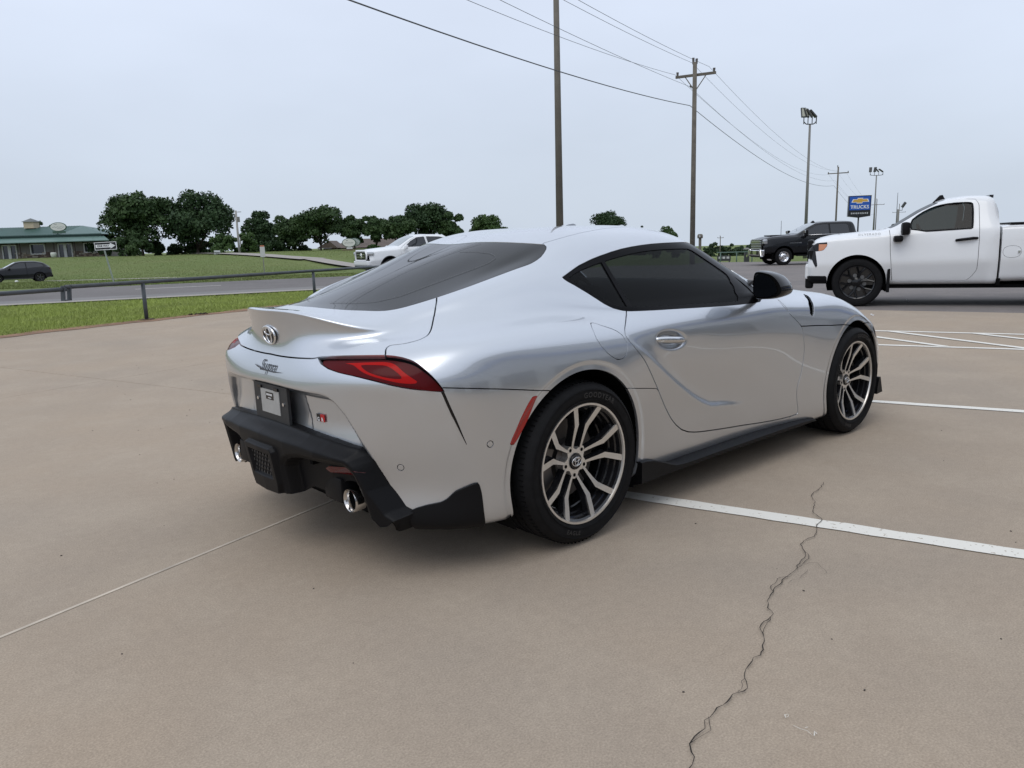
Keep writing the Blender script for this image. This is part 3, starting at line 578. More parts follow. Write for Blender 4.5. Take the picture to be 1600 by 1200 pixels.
oa = np.array(dens(OUT, False, .02)); oa = np.c_[oa, np.zeros(len(oa))]
flat = np.c_[GY.ravel(), GZ.ravel(), np.zeros(GY.size)]
do = seg_dist(flat, oa[:-1], oa[1:]).reshape(GY.shape)
xb = np.interp(GY, [0, .32, .445, .52, .565, .60, .635, .69, .72], [-.893, -.892, -.873, -.849, -.827, -.797, -.753, -.712, -.69])
X0 = np.interp(GY, [0, .2, .4, .5, .56, .60, .64, .70, .74], [-.958, -.953, -.932, -.908, -.886, -.868, -.848, -.822, -.80])
GX = xb-.006+(X0-xb)*sstep(.001, np.interp(GZ, [.44, .49], [.030, .046]), do)+.16*np.maximum(0, .475-GZ)
GX += .050*sstep(0, .016, poly_depth(GY, GZ, rounded([(.158, .437), (.51, .452), (.560, .435), (.583, .36), (.598, .27), (.598, .15), (.17, .15), (.15, .30)], 2)))
GX += .012*sstep(-.02, 0, poly_depth(GY, GZ, rounded([(.158, .437), (.51, .452), (.560, .435), (.583, .36), (.598, .27), (.598, .15), (.17, .15), (.15, .30)], 2)))
GX -= .020*sstep(0, .010, poly_depth(GY, GZ, [(-.2, .458), (.112, .458), (.130, .440), (.128, .30), (.10, .20), (-.2, .20)]))
GX += .014*sstep(0, .006, poly_depth(GY, GZ, [(-.2, .428), (.096, .425), (.088, .318), (-.2, .312)]))
dpm = grid_pm(np.stack([np.zeros_like(GX), GY, GZ], -1), np.stack([GX, GY, GZ], -1), gy, gz)
if dpm.N[5000, 0] > 0: dpm = grid_pm(np.stack([np.zeros_like(GX), GY, GZ], -1), np.stack([GX, GY, GZ], -1), gy, gz, True)
FB = Body(lambda q: np.c_[np.zeros(len(q)), q[:, 0], q[:, 1]])
dif, _ = FB.take(dpm, OUT+BOT+[(-.3, .254), (-.3, .541)], 0.0)
EX_Y, EX_Z = .500, .298
dif = clip(dif, np.hypot(dif.V0[:, 1]-EX_Y, dif.V0[:, 2]-EX_Z)-.074)
df = piece('rear_diffuser', dif, M_BLACKPL, car, flange=.07)
def dif_x(y, z):
    i, j = int(np.argmin(abs(gy-abs(y)))), int(np.argmin(abs(gz-z))); return GX[i, j]
hc_ = MB()
for a in range(-3, 4):
    for b in range(5):
        y, z = a*.026+(b % 2)*.013, .332+b*.020
        if abs(y) < .085: hc_.prism([(math.cos(k*math.pi/3+.52)*.0065, math.sin(k*math.pi/3+.52)*.0065) for k in range(6)], lambda p, h, y=y, z=z: (dif_x(y, z)-h, y+p[0], z+p[1]), -.002, .004)
hc_.obj('honeycomb_insert', mat('grey_plastic', (.018, .018, .019), .5), df)
for s_ in (1, -1):
    rp_ = [(.372, .402), (.395, .415), (.50, .427), (.585, .434), (.600, .424), (.56, .410), (.40, .392)]
    MB().prism(rp_, lambda p, h, s_=s_: (dif_x(p[0], p[1])+h, -s_*p[0], p[1]), .012, -.005).obj('reflector', M_REDDARK, df)
    MB().box((-.775, -s_*.392, .325), (.17, .13, .10), bev=.012).obj('air_vane', M_BLACKPL, df, ang=30)
    MB().box((-.885, -s_*.315, .425), (.03, .022, .022)).obj('tow_cover', M_DARK, df)
    m = MB(); m.lathe([(.036, .02), (.039, .0), (.0435, -.004), (.046, .002), (.046, .02), (.043, .045)], 40, (-.848, -s_*EX_Y, EX_Z), 'X')
    ex = m.obj('exhaust_tip', mat('tip_chrome', (.58, .56, .54), .16, 1.0), car, ang=40)
    m = MB(); m.lathe([(.0365, 0), (.036, .12), (.0, .13)], 32, (-.831, -s_*EX_Y, EX_Z), 'X'); m.obj('bore', M_DARK, ex, True)
    # sill blade with an upswept tail
    xs = np.array([.375, .41, .46, .50, .55, .60, .64, .70, .80, 1.0, 1.3, 1.6, 1.85, 1.95, 2.0])
    zt = np.interp(xs, [.375, .41, .47, .52, .58, .64, .72, 1.8, 1.95, 2.0], [.262, .262, .252, .236, .212, .194, .186, .186, .178, .168])
    m = MB(); v = []
    for x, z in zip(xs, zt):
        yo = np.interp(x, [.375, .6, 1, 1.6, 2.0], [.905, .900, .896, .902, .905]); up = max(0, z-.19)
        v += [(x, -s_*np.interp(x, [.375, .6, 2.0], [.868, .825, .85]), .192+up*.9), (x, -s_*(yo-.012), z-.002), (x, -s_*yo, z-.006), (x, -s_*yo, .162), (x, -s_*(yo-.03), .150), (x, -s_*.79, .148)]
    n = 6; f = []
    for i in range(len(xs)-1):
        for k in range(n): f.append((i*n+k, i*n+(k+1) % n, (i+1)*n+(k+1) % n, (i+1)*n+k))
    f += [tuple(range(n)), tuple((len(xs)-1)*n+k for k in range(n))]
    m.add(v, f).obj('side_skirt', M_BLACKPL, car, ang=25)
    m = MB(); m.prism([(2.88, .18), (2.885, .22), (2.905, .290), (2.925, .290), (2.965, .185)], lambda p, h, s_=s_: (p[0], -s_*h, p[1]), .80, .880); m.obj('front_canard', M_BLACKPL, car, ang=30)
    # mirror on the door
    mo = [(.860, .985), (.866, 1.040), (.880, 1.053), (.925, 1.049), (.975, 1.036), (1.012, 1.003), (1.034, .962), (1.026, .938), (.995, .922), (.95, .913), (.885, .911), (.866, .925)]
    mo = rounded(mo, 2); cy, cz = .945, .978; v = []; f = []; n = len(mo)
    for x, k_, dz in ((1.318, .955, 0), (1.325, 1.0, 0), (1.36, 1.03, 0), (1.40, 1.0, .0), (1.44, .90, -.003), (1.475, .70, -.008), (1.495, .38, -.012)):
        v += [(x+.10*(p[0]-cy)*-.6, -s_*(cy+(p[0]-cy)*k_), cz+dz+(p[1]-cz)*k_) for p in mo]
    for i in range(6):
        for k in range(n): f.append((i*n+k, i*n+(k+1) % n, (i+1)*n+(k+1) % n, (i+1)*n+k))
    f.append(tuple(6*n+k for k in range(n)))
    mi = MB().add(v, f).obj('side_mirror', M_GLOSSBLK, car, ang=35)
    MB().add([(1.322-.06*(p[0]-cy), -s_*(cy-.012+(p[0]-cy)*.80), cz+(p[1]-cz)*.83) for p in mo], [tuple(range(n))]).obj('mirror_glass', mat('mirror_glass', (.16, .18, .21), .03, 1.0), mi)
    MB().add([(1.326-.06*(p[0]-cy), -s_*(cy+(p[0]-cy)*.97), cz+(p[1]-cz)*.97) for p in mo], [tuple(range(n))]).obj('mirror_bezel', M_DARK, mi)
    MB().box((1.43, -s_*.985, .985), (.035, .05, .010), rz=s_*.9, bev=.004).obj('indicator', mat('clear_lens', (.5, .5, .5), .15, .6), mi)
    MB().tube([(1.47, -s_*.79, .900), (1.45, -s_*.83, .912), (1.40, -s_*.885, .930)], [.020, .017, .022], 10).obj('mirror_arm', M_GLOSSBLK, mi, True)
    # door handle bar
    m = MB(); pts = [(hc[0]+t, -s_*(hc[1]+.004-.018*abs(t/.115)**3), hc[2]-.11*t) for t in np.linspace(-.115, .115, 9)]
    m.tube(pts, [.009, .014, .0165, .0165, .0165, .0165, .0165, .014, .009], 10); m.v = [(p[0], p[1], p[2]) for p in m.v]
    m.obj('door_handle', mat('satin_silver', (.60, .61, .62), .18, .95, coat=1), car, True)
MB().box((-.70, 0, .34), (.03, 1.25, .30)).obj('valance_back', M_DARK, car)
# wheel liners, floor and cabin
for cx in (0.0, 2.48):
    for s_ in (1, -1):
        m = MB(); k = 28; v = []; f = []
        for y in (.56, .875):
            v += [(cx+.402*math.cos(t), -s_*y, .335+.402*math.sin(t)) for t in np.linspace(-.5, math.pi+.5, k)]
        f = [(i, i+1, k+i+1, k+i) for i in range(k-1)]; f.append(tuple(range(k)))
        m.add(v, f).obj('wheel_liner', M_DARK, car)
MB().box((1.25, 0, .19), (3.7, 1.1, .05)).box((1.24, 0, .17), (1.55, 1.6, .05)).box((-.58, 0, .30), (.30, 1.1, .06)).obj('underbody', M_DARK, car)
MB().box((.9, 0, .36), (1.9, 1.55, .06)).box((-.05, 0, .70), (.9, 1.2, .06)).box((.32, 0, .60), (.06, 1.45, .55)).obj('cabin_floor', M_INTERIOR, car)
m = MB(); m.tube([(1.62, -.70, .86), (1.62, .70, .86)], .13, 14); m.box((1.70, 0, .70), (.35, 1.42, .34), bev=.05); m.obj('dashboard', M_INTERIOR, car, ang=40)
for s_ in (1, -1):
    m = MB(); m.box((.78, s_*.36, .48), (.52, .48, .14), bev=.05); m.box((.50, s_*.36, .74), (.13, .48, .58), ry=-.25, bev=.055); m.box((.395, s_*.36, 1.065), (.09, .26, .17), ry=-.2, bev=.04)
    m.obj('seat', M_INTERIOR, car, ang=40)
m = MB(); ca, sa = math.cos(.42), math.sin(.42)
ring_ = [(1.27+.175*math.sin(t)*sa, .36+.175*math.cos(t), .84+.175*math.sin(t)*ca) for t in np.linspace(0, 2*math.pi, 33)]
m.tube(ring_, .014, 8, False); m.tube([(1.27, .20, .84), (1.27, .52, .84)], .015, 6); m.tube([(1.27, .36, .84), (1.52, .36, .80)], .04, 8); m.obj('steering_wheel', M_INTERIOR, car, True)
MB().box((1.42, 0, 1.165), (.02, .22, .06), bev=.008).obj('cabin_mirror', M_INTERIOR, car)
m = MB(); m.prism([(.76, -.01), (.82, .014), (.87, .026), (.905, .030), (.925, .024), (.94, -.01)], lambda p, h: (p[0], h*(1-max(0, p[1])*14), 1.292+p[1]), -.022, .022); m.obj('roof_aerial', M_SILVER, car, ang=30)
# faint heater lines baked into the rear window
def on_body(uv, off=.001):
    q = np.array(uv, float); P3 = surf_pts(P_, q[:, 0], q[:, 1]); P3[:, 2] += off-.006*np.exp(-(P3[:, 1]/.13)**2)*sstep(-.7, .0, P3[:, 0]); return P3
rw = bpy.data.objects['rear_window']
for ln in [[(1.1, 11.93), (0.97, 12.04), (0.84, 12.21), (0.73, 12.4), (0.63, 12.66), (0.58, 12.89), (0.65, 13.14), (0.77, 13.36), (0.95, 13.56), (1.18, 13.73)], [(0.43, 12.09), (1.06, 12.12), (1.38, 12.18), (1.71, 12.37), (1.93, 12.63), (2.22, 12.87), (2.48, 13.04), (2.68, 13.19), (2.62, 13.32), (2.4, 13.4), (2.06, 13.47), (1.63, 13.49), (1.02, 13.47)]]:
    for s_ in (1, -1):
        P3 = on_body(dens(ln, False, .1)); P3[:, 1] *= -s_; MB().tube([tuple(q) for q in P3], .0005, 5).obj('heater_line', mat('heater_grey', (.16, .16, .17), .5), rw, True)
# ---------------------------------------------------------------- badges, plate bracket, lettering
def ellipse_ring(m, cy, cz, a, b, rad, place, n=36): m.tube([place(cy+a*math.cos(t), cz+b*math.sin(t)) for t in np.linspace(0, 2*math.pi, n)], rad, 6, False)
def emblem(name, place, s, parent, back=True):
    m = MB(); ellipse_ring(m, 0, 0, s, s*.67, s*.085, place); ellipse_ring(m, 0, s*.02, s*.36, s*.62, s*.065, place); ellipse_ring(m, 0, s*.30, s*.62, s*.27, s*.065, place)
    o = m.obj(name, M_CHROME, parent, True)
    if back: MB().prism([(s*1.02*math.cos(t), s*.69*math.sin(t)) for t in np.linspace(0, 2*math.pi, 37)[:-1]], lambda p, h: tuple(Vector(place(*p))+Vector(place.n)*h), -.012, -.0015).obj('emblem_back', M_GLOSSBLK, o)
    return o
class Place:
    def __init__(s, c, ex, ey): s.c, s.ex, s.ey = Vector(c), Vector(ex).normalized(), Vector(ey).normalized(); s.n = s.ex.cross(s.ey)
    def __call__(s, a, b): return tuple(s.c+s.ex*a+s.ey*b)
hatch_o = bpy.data.objects['hatch']
zb_ = .889; xb_ = rear_x(0, zb_); sl = (rear_x(0, zb_+.03)-rear_x(0, zb_-.03))/.06
emblem('rear_emblem', Place((xb_-.008, 0, zb_), (0, -1, 0), (sl, 0, 1)), .054, hatch_o)
me = text_mesh('script_badge', 'Supra', .064, .0, .5, .95, .0004)
def to_rear(p, cy, cz, out=.004): y, z = cy-p[0], cz+p[1]; return (rear_x(y, z)-out-p[2], y, z)
me = xform(me, lambda p: to_rear(p, 0.0, .764)); link('script_badge', me, mat('dark_chrome', (.05, .05, .055), .2, .9), rb)
MB().tube([(rear_x(y, z)-.004, y, z) for y, z in ((.115, .762), (.09, .757), (.03, .748), (-.05, .746), (-.125, .750))], [.001, .003, .0025, .0025, .001], 6).obj('badge_underline', MATS['dark_chrome'], rb, True)
# small two-tone badge with letters
gyc, gzc = -.335, .592; nx_ = Vector((-1, (rear_x(gyc+.03, gzc)-rear_x(gyc-.03, gzc))/.06, (rear_x(gyc, gzc+.02)-rear_x(gyc, gzc-.02))/.04)).normalized()
ex_ = Vector((0, -1, 0))-nx_*Vector((0, -1, 0)).dot(nx_); pl = Place((rear_x(gyc, gzc)-.003, gyc, gzc), ex_, nx_.cross(ex_)); pl.n = nx_
def plate_on(name, pl, a, b, w_, h_, mt, parent, t=.003, o=0.0): return MB().prism([(a-w_/2, b-h_/2), (a+w_/2, b-h_/2), (a+w_/2, b+h_/2), (a-w_/2, b+h_/2)], lambda p, h: tuple(Vector(pl(*p))+pl.n*h), o, o+t).obj(name, mt, parent)
bd = plate_on('model_badge', pl, -.013, 0, .026, .029, M_GLOSSBLK, rb); plate_on('badge_red_half', pl, .013, 0, .026, .029, mat('badge_red', (.45, .01, .015), .25), bd)
for ch, a in (('G', -.013), ('R', .013)):
    me = text_mesh('badge_letter', ch, .021, 0, 0, 1, .0007); me = xform(me, lambda p, a=a: tuple(Vector(pl(a+p[0], -.006+p[1]))+pl.n*.0042)); link('badge_letter', me, M_WHITE, bd)
# licence plate bracket
pt_t, pt_b = Vector((rear_x(0, .682)-.006, 0, .682)), Vector((rear_x(0, .545)-.020, 0, .545))
ey = (pt_t-pt_b).normalized(); plc = Place((pt_t+pt_b)/2+Vector((-.010, 0, 0)), (0, -1, 0), ey)
if plc.n.x > 0: plc.n = -plc.n
br = plate_on('plate_bracket', plc, 0, 0, .300, .150, mat('bracket_black', (.018, .019, .021), .5), car, .012)
plate_on('plate_card', plc, 0, .004, .165, .098, mat('grey_card', (.42, .42, .41), .45, .2, vary=(25, .12)), br, .003, .0121)
lb = plate_on('card_label', plc, -.0, .028, .068, .030, M_GLOSSBLK, br, .001, .0152)
m = MB()
for k in range(7): m.prism([(-.026+k*.0075, .029), (-.021+k*.0075, .029), (-.021+k*.0075, .037), (-.026+k*.0075, .037)], lambda p, h: tuple(Vector(plc(*p))+plc.n*h), .0163, .0168)
for k in range(5): m.prism([(-.014+k*.006, .0175), (-.010+k*.006, .0175), (-.010+k*.006, .0215), (-.014+k*.006, .0215)], lambda p, h: tuple(Vector(plc(*p))+plc.n*h), .0163, .0168)
m.obj('label_print', M_WHITE, br)
for a in (-.115, .115):
    m = MB(); m.tube([tuple(Vector(plc(a, .006))+plc.n*h) for h in (.012, .016)], .007, 12); m.obj('bracket_screw', M_CHROME, br)
for a in (-.09, .06): plate_on('bracket_clip', plc, a, .060, .035, .012, M_GLOSSBLK, br, .006, .012)
for a in (-.10, .10): plate_on('bracket_tab', plc, a, -.079, .05, .010, MATS['bracket_black'], br, .014, .0)

# ---------------------------------------------------------------- alloy wheels of the coupe
def spoke_mesh(sg):
    cl = [(.050, 8.0), None, None, (.152, 24.5), (.192, 21.0), (.2335, 18.5)]
    wd = [.0100, .0122, .0158, .0232, .0240, .0248]; yy = [.0545, .047, .038, .029, .016, .0035]
    pts = [Vector((c[0]*math.cos(R(c[1]*sg)), 0, c[0]*math.sin(R(c[1]*sg)))) if c else None for c in cl]
    pts[1] = pts[0].lerp(pts[3], .35); pts[2] = pts[0].lerp(pts[3], .7)
    v = []; fm = []; fd = []
    for i, p in enumerate(pts):
        t = (pts[min(i+1, 5)]-pts[max(i-1, 0)]).normalized(); nrm = Vector((-t.z, 0, t.x))
        for k, (o, dy) in enumerate(((-.5, 0), (.5, 0), (.62, .006), (.80, .034), (-.80, .034), (-.62, .006))):
            q = p+nrm*wd[i]*o; v.append((q.x, yy[i]+dy, q.z))
    for i in range(5):
        a, b = i*6, (i+1)*6
        fm.append((a, a+1, b+1, b)); fd += [(a+1, a+2, b+2, b+1), (a+2, a+3, b+3, b+2), (a+3, a+4, b+4, b+3), (a+4, a+5, b+5, b+4), (a+5, a, b, b+5)]
    me = bpy.data.meshes.new('spoke'); me.from_pydata(v, [], fm+fd); me.materials.append(M_MACH); me.materials.append(M_RIMDARK)
    for k, pg in enumerate(me.polygons): pg.material_index = 0 if k < len(fm) else 1
    bm = bmesh.new(); bm.from_mesh(me); bmesh.ops.recalc_face_normals(bm, faces=bm.faces[:]); bm.to_mesh(me); bm.free(); return me
def wheel_proto():
    wh = empty('wheel', (0, 0, 0)); wh.parent = car
    pr = [(.250, .012), (.253, -.002), (.265, -.009), (.290, -.013), (.309, -.010), (.322, .0), (.331, .014), (.3355, .032), (.337, .055)]
    for gy_ in (.075, .115, .155, .195): pr += [(.3375, gy_-.007), (.331, gy_-.005), (.331, gy_+.005), (.3375, gy_+.007)]
    pr += [(.336, .235), (.331, .252), (.318, .266), (.285, .275), (.250, .262)]
    ty = MB().lathe(pr, 96, (0, 0, 0), 'Y').obj('tyre', M_RUBBER, wh, ang=28)
    m = MB()
    for k in range(96):       # shoulder blocks
        a = 2*math.pi*k/96; m.box((.3318*math.cos(a), .032, .3318*math.sin(a)), (.008, .036, .003), ry=-a)
    for k in range(60):
        a = 2*math.pi*(k+.5)/60; m.box((.3330*math.cos(a), .135, .3330*math.sin(a)), (.008, .15, .003), ry=-a)
    m.obj('tread_cuts', M_DARK, wh)
    for rr in (.264, .304):
        MB().lathe([(rr, -.0105), (rr+.0015, -.0145), (rr+.003, -.0105)], 72, (0, 0, 0), 'Y').obj('sidewall_rib', M_RUBBER, wh, True)
    M_LET = mat('raised_rubber', (.027, .027, .028), .5)
    for s0, a0, sz in (('GOODYEAR', 74, .030), ('EAGLE', 252, .024)):
        me = text_mesh('tyre_lettering', s0, sz, .0, 0, 1.25, .0006)
        rc = .284
        me = xform(me, lambda p: ((rc+p[1])*math.cos(R(a0)-p[0]/rc), -.0152, (rc+p[1])*math.sin(R(a0)-p[0]/rc)) if a0 < 180 else ((rc-p[1])*math.cos(R(a0)+p[0]/rc), -.0152, (rc-p[1])*math.sin(R(a0)+p[0]/rc)))
        link('tyre_lettering', me, M_LET, wh)
    MB().lathe([(.2435, .012), (.2440, .0), (.2425, -.004), (.2345, -.0035), (.2325, .004)], 96, (0, 0, 0), 'Y').obj('rim_lip', M_MACH, wh, ang=40)
    MB().lathe([(.2325, .004), (.226, .010), (.2255, .030), (.219, .034), (.2185, .06), (.212, .064), (.2115, .10), (.206, .104), (.206, .21), (.236, .25)], 72, (0, 0, 0), 'Y').obj('rim_barrel', M_RIMDARK, wh, ang=30)
    MB().lathe([(.03, .115), (.168, .115), (.168, .135), (.03, .135)], 48, (0, 0, 0), 'Y').lathe([(.0, .085), (.085, .085), (.09, .115)], 32, (0, 0, 0), 'Y').obj('brake_disc', M_DISC, wh, ang=30)
    m = MB(); m.prism([(.11*math.cos(t), .11*math.sin(t)) for t in np.linspace(2.5, 3.7, 8)]+[(.185*math.cos(t), .185*math.sin(t)) for t in np.linspace(3.7, 2.5, 8)], lambda p, h: (p[0], h, p[1]), .085, .16); m.obj('brake_caliper', M_DISC, wh)
    MB().lathe([(.0, .205), (.206, .205)], 40, (0, 0, 0), 'Y').obj('rim_back', M_DARK, wh)
    star = []
    for k in range(60):
        t = 2*math.pi*k/60; star.append(((.060+.012*math.cos(5*(t-R(47.5))))*math.cos(t), (.060+.012*math.cos(5*(t-R(47.5))))*math.sin(t)))
    MB().prism(star, lambda p, h: (p[0], h, p[1]), .0535, .09).obj('hub', M_MACH, wh)
    for k in range(5):
        a = R(47.5+72*k); MB().lathe([(.0, .0525), (.0075, .0525)], 12, (.056*math.cos(a), 0, .056*math.sin(a)), 'Y').obj('lug_hole', M_DARK, wh)
    MB().lathe([(.0, .046), (.031, .046), (.034, .050), (.034, .054)], 32, (0, 0, 0), 'Y').obj('centre_cap', M_GLOSSBLK, wh, ang=40)
    ep = Place((0, .0445, 0), (1, 0, 0), (0, 0, 1)); emblem('cap_emblem', ep, .026, wh, False)
    sm = [spoke_mesh(1), spoke_mesh(-1)]
    for k in range(5):
        for q in sm:
            o = bpy.data.objects.new('spoke', q); COL.objects.link(o); o.parent = wh; o.rotation_euler = (0, -R(47.5+72*k), 0)
    for ch in wh.children:
        if ch.name.split('.')[0] in ('rim_lip', 'rim_barrel', 'spoke', 'hub', 'lug_hole', 'centre_cap', 'cap_emblem'): ch.scale = (1.03, 1, 1.03)
    return wh
W0 = wheel_proto(); W0.location = (0, -.908, .337)
for x, y, z, rz, sp in ((2.47, -.905, .331, 0, .35), (0, .908, .337, math.pi, 1.0), (2.47, .905, .331, math.pi, 2.0)):
    c = W0.copy(); COL.objects.link(c); c.parent = car; c.location = (x, y, z); c.rotation_euler = (0, 0, rz); c.scale = (.982, 1, .982) if x > 1 else (1, 1, 1)
    for ch in W0.children: d_ = ch.copy(); COL.objects.link(d_); d_.parent = c
# ================================================================== the place around the car
F2 = np.array([math.cos(YAW), math.sin(YAW)]); L2 = np.array([math.sin(YAW), -math.cos(YAW)]); RZ = YAW-math.pi/2
def wf(F, L): q = CAM[:2]+F*F2+L*L2; return float(q[0]), float(q[1])
def ray_at(px, py, F):
    """world point seen at a photo pixel, F metres ahead"""
    d = _f+(px-800)/1202*_r-(py-600)/1202*_u; p = CAM+d*(F/(d[:2]@F2)); return Vector(p)
def ground_at(px, py, z=0.0):
    d = _f+(px-800)/1202*_r-(py-600)/1202*_u; p = CAM+d*((z-CAM[2])/d[2]); return Vector(p)
E1 = Vector((math.cos(R(16.2)), math.sin(R(16.2)), 0)); N1 = Vector((-math.sin(R(16.2)), math.cos(R(16.2)), 0))
def ab(a, b, z=0.0): return E1*a+N1*b+Vector((0, 0, z))
def to_ab(p): v = Vector((p[0], p[1], 0)); return v.dot(E1), v.dot(N1)
rng = np.random.default_rng(7)

def ground_mat(name, c1, c2, c3, big, fine, rough=.9, speck=0.25, bump=.35, bdist=.002, fine_scale=420, streak=None):
    m = bpy.data.materials.new(name); m.use_nodes = True; n = m.node_tree.nodes; l = m.node_tree.links; b = n['Principled BSDF']
    b.inputs['Roughness'].default_value = rough; b.inputs['Specular IOR Level'].default_value = .25
    t = n.new('ShaderNodeTexCoord')
    def noise(sc_, det, rg=.6): q = n.new('ShaderNodeTexNoise'); q.inputs['Scale'].default_value = sc_; q.inputs['Detail'].default_value = det; q.inputs['Roughness'].default_value = rg; l.new(t.outputs['Object'], q.inputs['Vector']); return q
    def mr_(src, a, b_, c, d): q = n.new('ShaderNodeMapRange'); q.inputs[1].default_value = a; q.inputs[2].default_value = b_; q.inputs[3].default_value = c; q.inputs[4].default_value = d; l.new(src, q.inputs[0]); return q
    def mix(f, a, b_, mode='MIX'):
        q = n.new('ShaderNodeMix'); q.data_type = 'RGBA'; q.blend_type = mode
        if isinstance(f, float): q.inputs[0].default_value = f
        else: l.new(f, q.inputs[0])
        for i, x in ((6, a), (7, b_)):
            if isinstance(x, tuple): q.inputs[i].default_value = (*x, 1)
            else: l.new(x, q.inputs[i])
        return q.outputs[2]
    A = mix(mr_(noise(big, 5).outputs['Fac'], .35, .65, 0, 1).outputs[0], c1, c2)
    A = mix(mr_(noise(big*5.3, 4).outputs['Fac'], .45, .75, 0, .7).outputs[0], A, c3)
    f1 = noise(fine_scale, 2, .7)
    A = mix(mr_(f1.outputs['Fac'], .30, .70, 1-speck, 1+speck).outputs[0], (0, 0, 0), A, 'MIX') if False else A
    g = n.new('ShaderNodeVectorMath'); g.operation = 'SCALE'; l.new(A, g.inputs[0]); l.new(mr_(f1.outputs['Fac'], .28, .72, 1-speck, 1+speck).outputs[0], g.inputs['Scale'])
    g2 = n.new('ShaderNodeVectorMath'); g2.operation = 'SCALE'; l.new(g.outputs[0], g2.inputs[0]); l.new(mr_(noise(fine, 4).outputs['Fac'], .3, .7, .95, 1.05).outputs[0], g2.inputs['Scale'])
    v = n.new('ShaderNodeTexVoronoi'); v.inputs['Scale'].default_value = 9; l.new(t.outputs['Object'], v.inputs['Vector'])
    sp = mr_(v.outputs['Distance'], .004, .014, .78, 1.0)
    g3 = n.new('ShaderNodeVectorMath'); g3.operation = 'SCALE'; l.new(g2.outputs[0], g3.inputs[0]); l.new(sp.outputs[0], g3.inputs['Scale'])
    l.new(g3.outputs[0], b.inputs['Base Color'])
    bn = n.new('ShaderNodeBump'); bn.inputs['Strength'].default_value = bump; bn.inputs['Distance'].default_value = bdist; l.new(f1.outputs['Fac'], bn.inputs['Height']); l.new(bn.outputs[0], b.inputs['Normal'])
    MATS[name] = m; return m
M_CONC = ground_mat('concrete', (.372, .296, .222), (.325, .270, .214), (.395, .328, .256), .33, 26, speck=.22, fine_scale=170)
M_ASPH = ground_mat('asphalt', (.20, .178, .168), (.165, .152, .147), (.235, .21, .195), .22, 20, fine_scale=160)
M_ROAD = ground_mat('road_asphalt', (.165, .152, .146), (.138, .128, .124), (.185, .173, .166), .12, 12, fine_scale=120)
M_GUT = ground_mat('gutter_concrete', (.34, .31, .28), (.30, .28, .255), (.37, .34, .31), .5, 14)
M_GRASS = ground_mat('grass_ground', (.130, .172, .052), (.155, .182, .064), (.112, .150, .046), .10, 3.0, 1.0, .45, .9, .04, 26)
M_BLADE = mat('grass_blade', (.335, .405, .095), .6, spec=.25, vary=(.8, .35, (.265, .310, .085)))
M_BLADE2 = mat('meadow_blade', (.175, .225, .072), .7, spec=.2, vary=(.20, .4, (.150, .165, .065)))
M_SEAL = mat('joint_sealant', (.64, .555, .45), .8, vary=(3.5, .45))
M_PAINT = mat('line_paint', (.74, .715, .65), .75, vary=(58, .5, (.40, .345, .275)), bump=(120, .3, .001))
for n_ in M_PAINT.node_tree.nodes:
    if n_.type == 'MAP_RANGE': n_.inputs[1].default_value = .63; n_.inputs[2].default_value = .68
M_DIRT = mat('red_dirt', (.30, .17, .10), .95, vary=(2.2, .4))

def zl(F): return -.03-.77*sstep(36, 58, F)+1.74*sstep(66, 112, F)-.5*sstep(150, 420, F)
def zr(F): return np.interp(F, [0, 13, 42, 80, 150, 420, 3000], [-.115, -.115, -.30, -1.0, -2.9, -8.5, -30])
def zt(F, L):
    F = np.asarray(F, float); L = np.asarray(L, float); w_ = sstep(600, 1000, 800+1202*L/np.maximum(F, 10)); return zl(F)*(1-w_)+zr(F)*w_
def zg(F, L): return float(zt(F, L))
# terrain
Fv = np.concatenate([np.arange(-40, 30, 5), np.arange(30, 130, 2), np.arange(130, 440, 12), [600, 1000, 2500]]); Lv = np.concatenate([[-2500, -900, -420], np.arange(-260, 261, 5), [420, 900, 2500]])
FF, LL = np.meshgrid(Fv, Lv, indexing='ij'); ZZ = zt(FF, LL)+.10*np.sin(FF*.21+LL*.13)*np.sin(LL*.09)*sstep(38, 60, FF)*(FF < 700)
XY = CAM[:2]+FF[..., None]*F2+LL[..., None]*L2; n1, n2 = FF.shape; ii = np.arange(n1*n2).reshape(n1, n2)
me = bpy.data.meshes.new('grass_ground'); me.from_pydata(np.c_[XY.reshape(-1, 2), ZZ.ravel()].tolist(), [], np.stack([ii[:-1, :-1], ii[1:, :-1], ii[1:, 1:], ii[:-1, 1:]], -1).reshape(-1, 4)[:, ::-1].tolist())
me.shade_smooth(); tag(link('ground', me, M_GRASS), kind='structure')

# concrete lot: slabs on a base, joints open between them
lot = tag(MB().box(tuple(ab(-1.7, .2, -.14)), (24.9, 21.4, .10), rz=R(16.2)).obj('parking_lot', M_SEAL), kind='structure')
def slab(a0, a1, b0, b1):
    m = MB(); m.box(tuple(ab((a0+a1)/2, (b0+b1)/2, -.05)), (a1-a0, b1-b0, .10), rz=R(16.2), bev=.004); return m.obj('slab', M_CONC, lot)
slab(-9, 10.64, -10.5, .462); slab(-14.1, -9.006, -10.5, .462)
for a0, a1 in ((-14.1, -8.05), (-8.044, -3.353), (-3.347, 1.345), (1.352, 6.05), (6.056, 10.64)):
    slab(a0, a1, .477, 5.157); slab(a0, a1, 5.163, 10.93)
MB().box(tuple(ab(-1.7, .470, -.018)), (24.6, .0145, .039), rz=R(16.2)).obj('joint_filler', M_SEAL, lot)
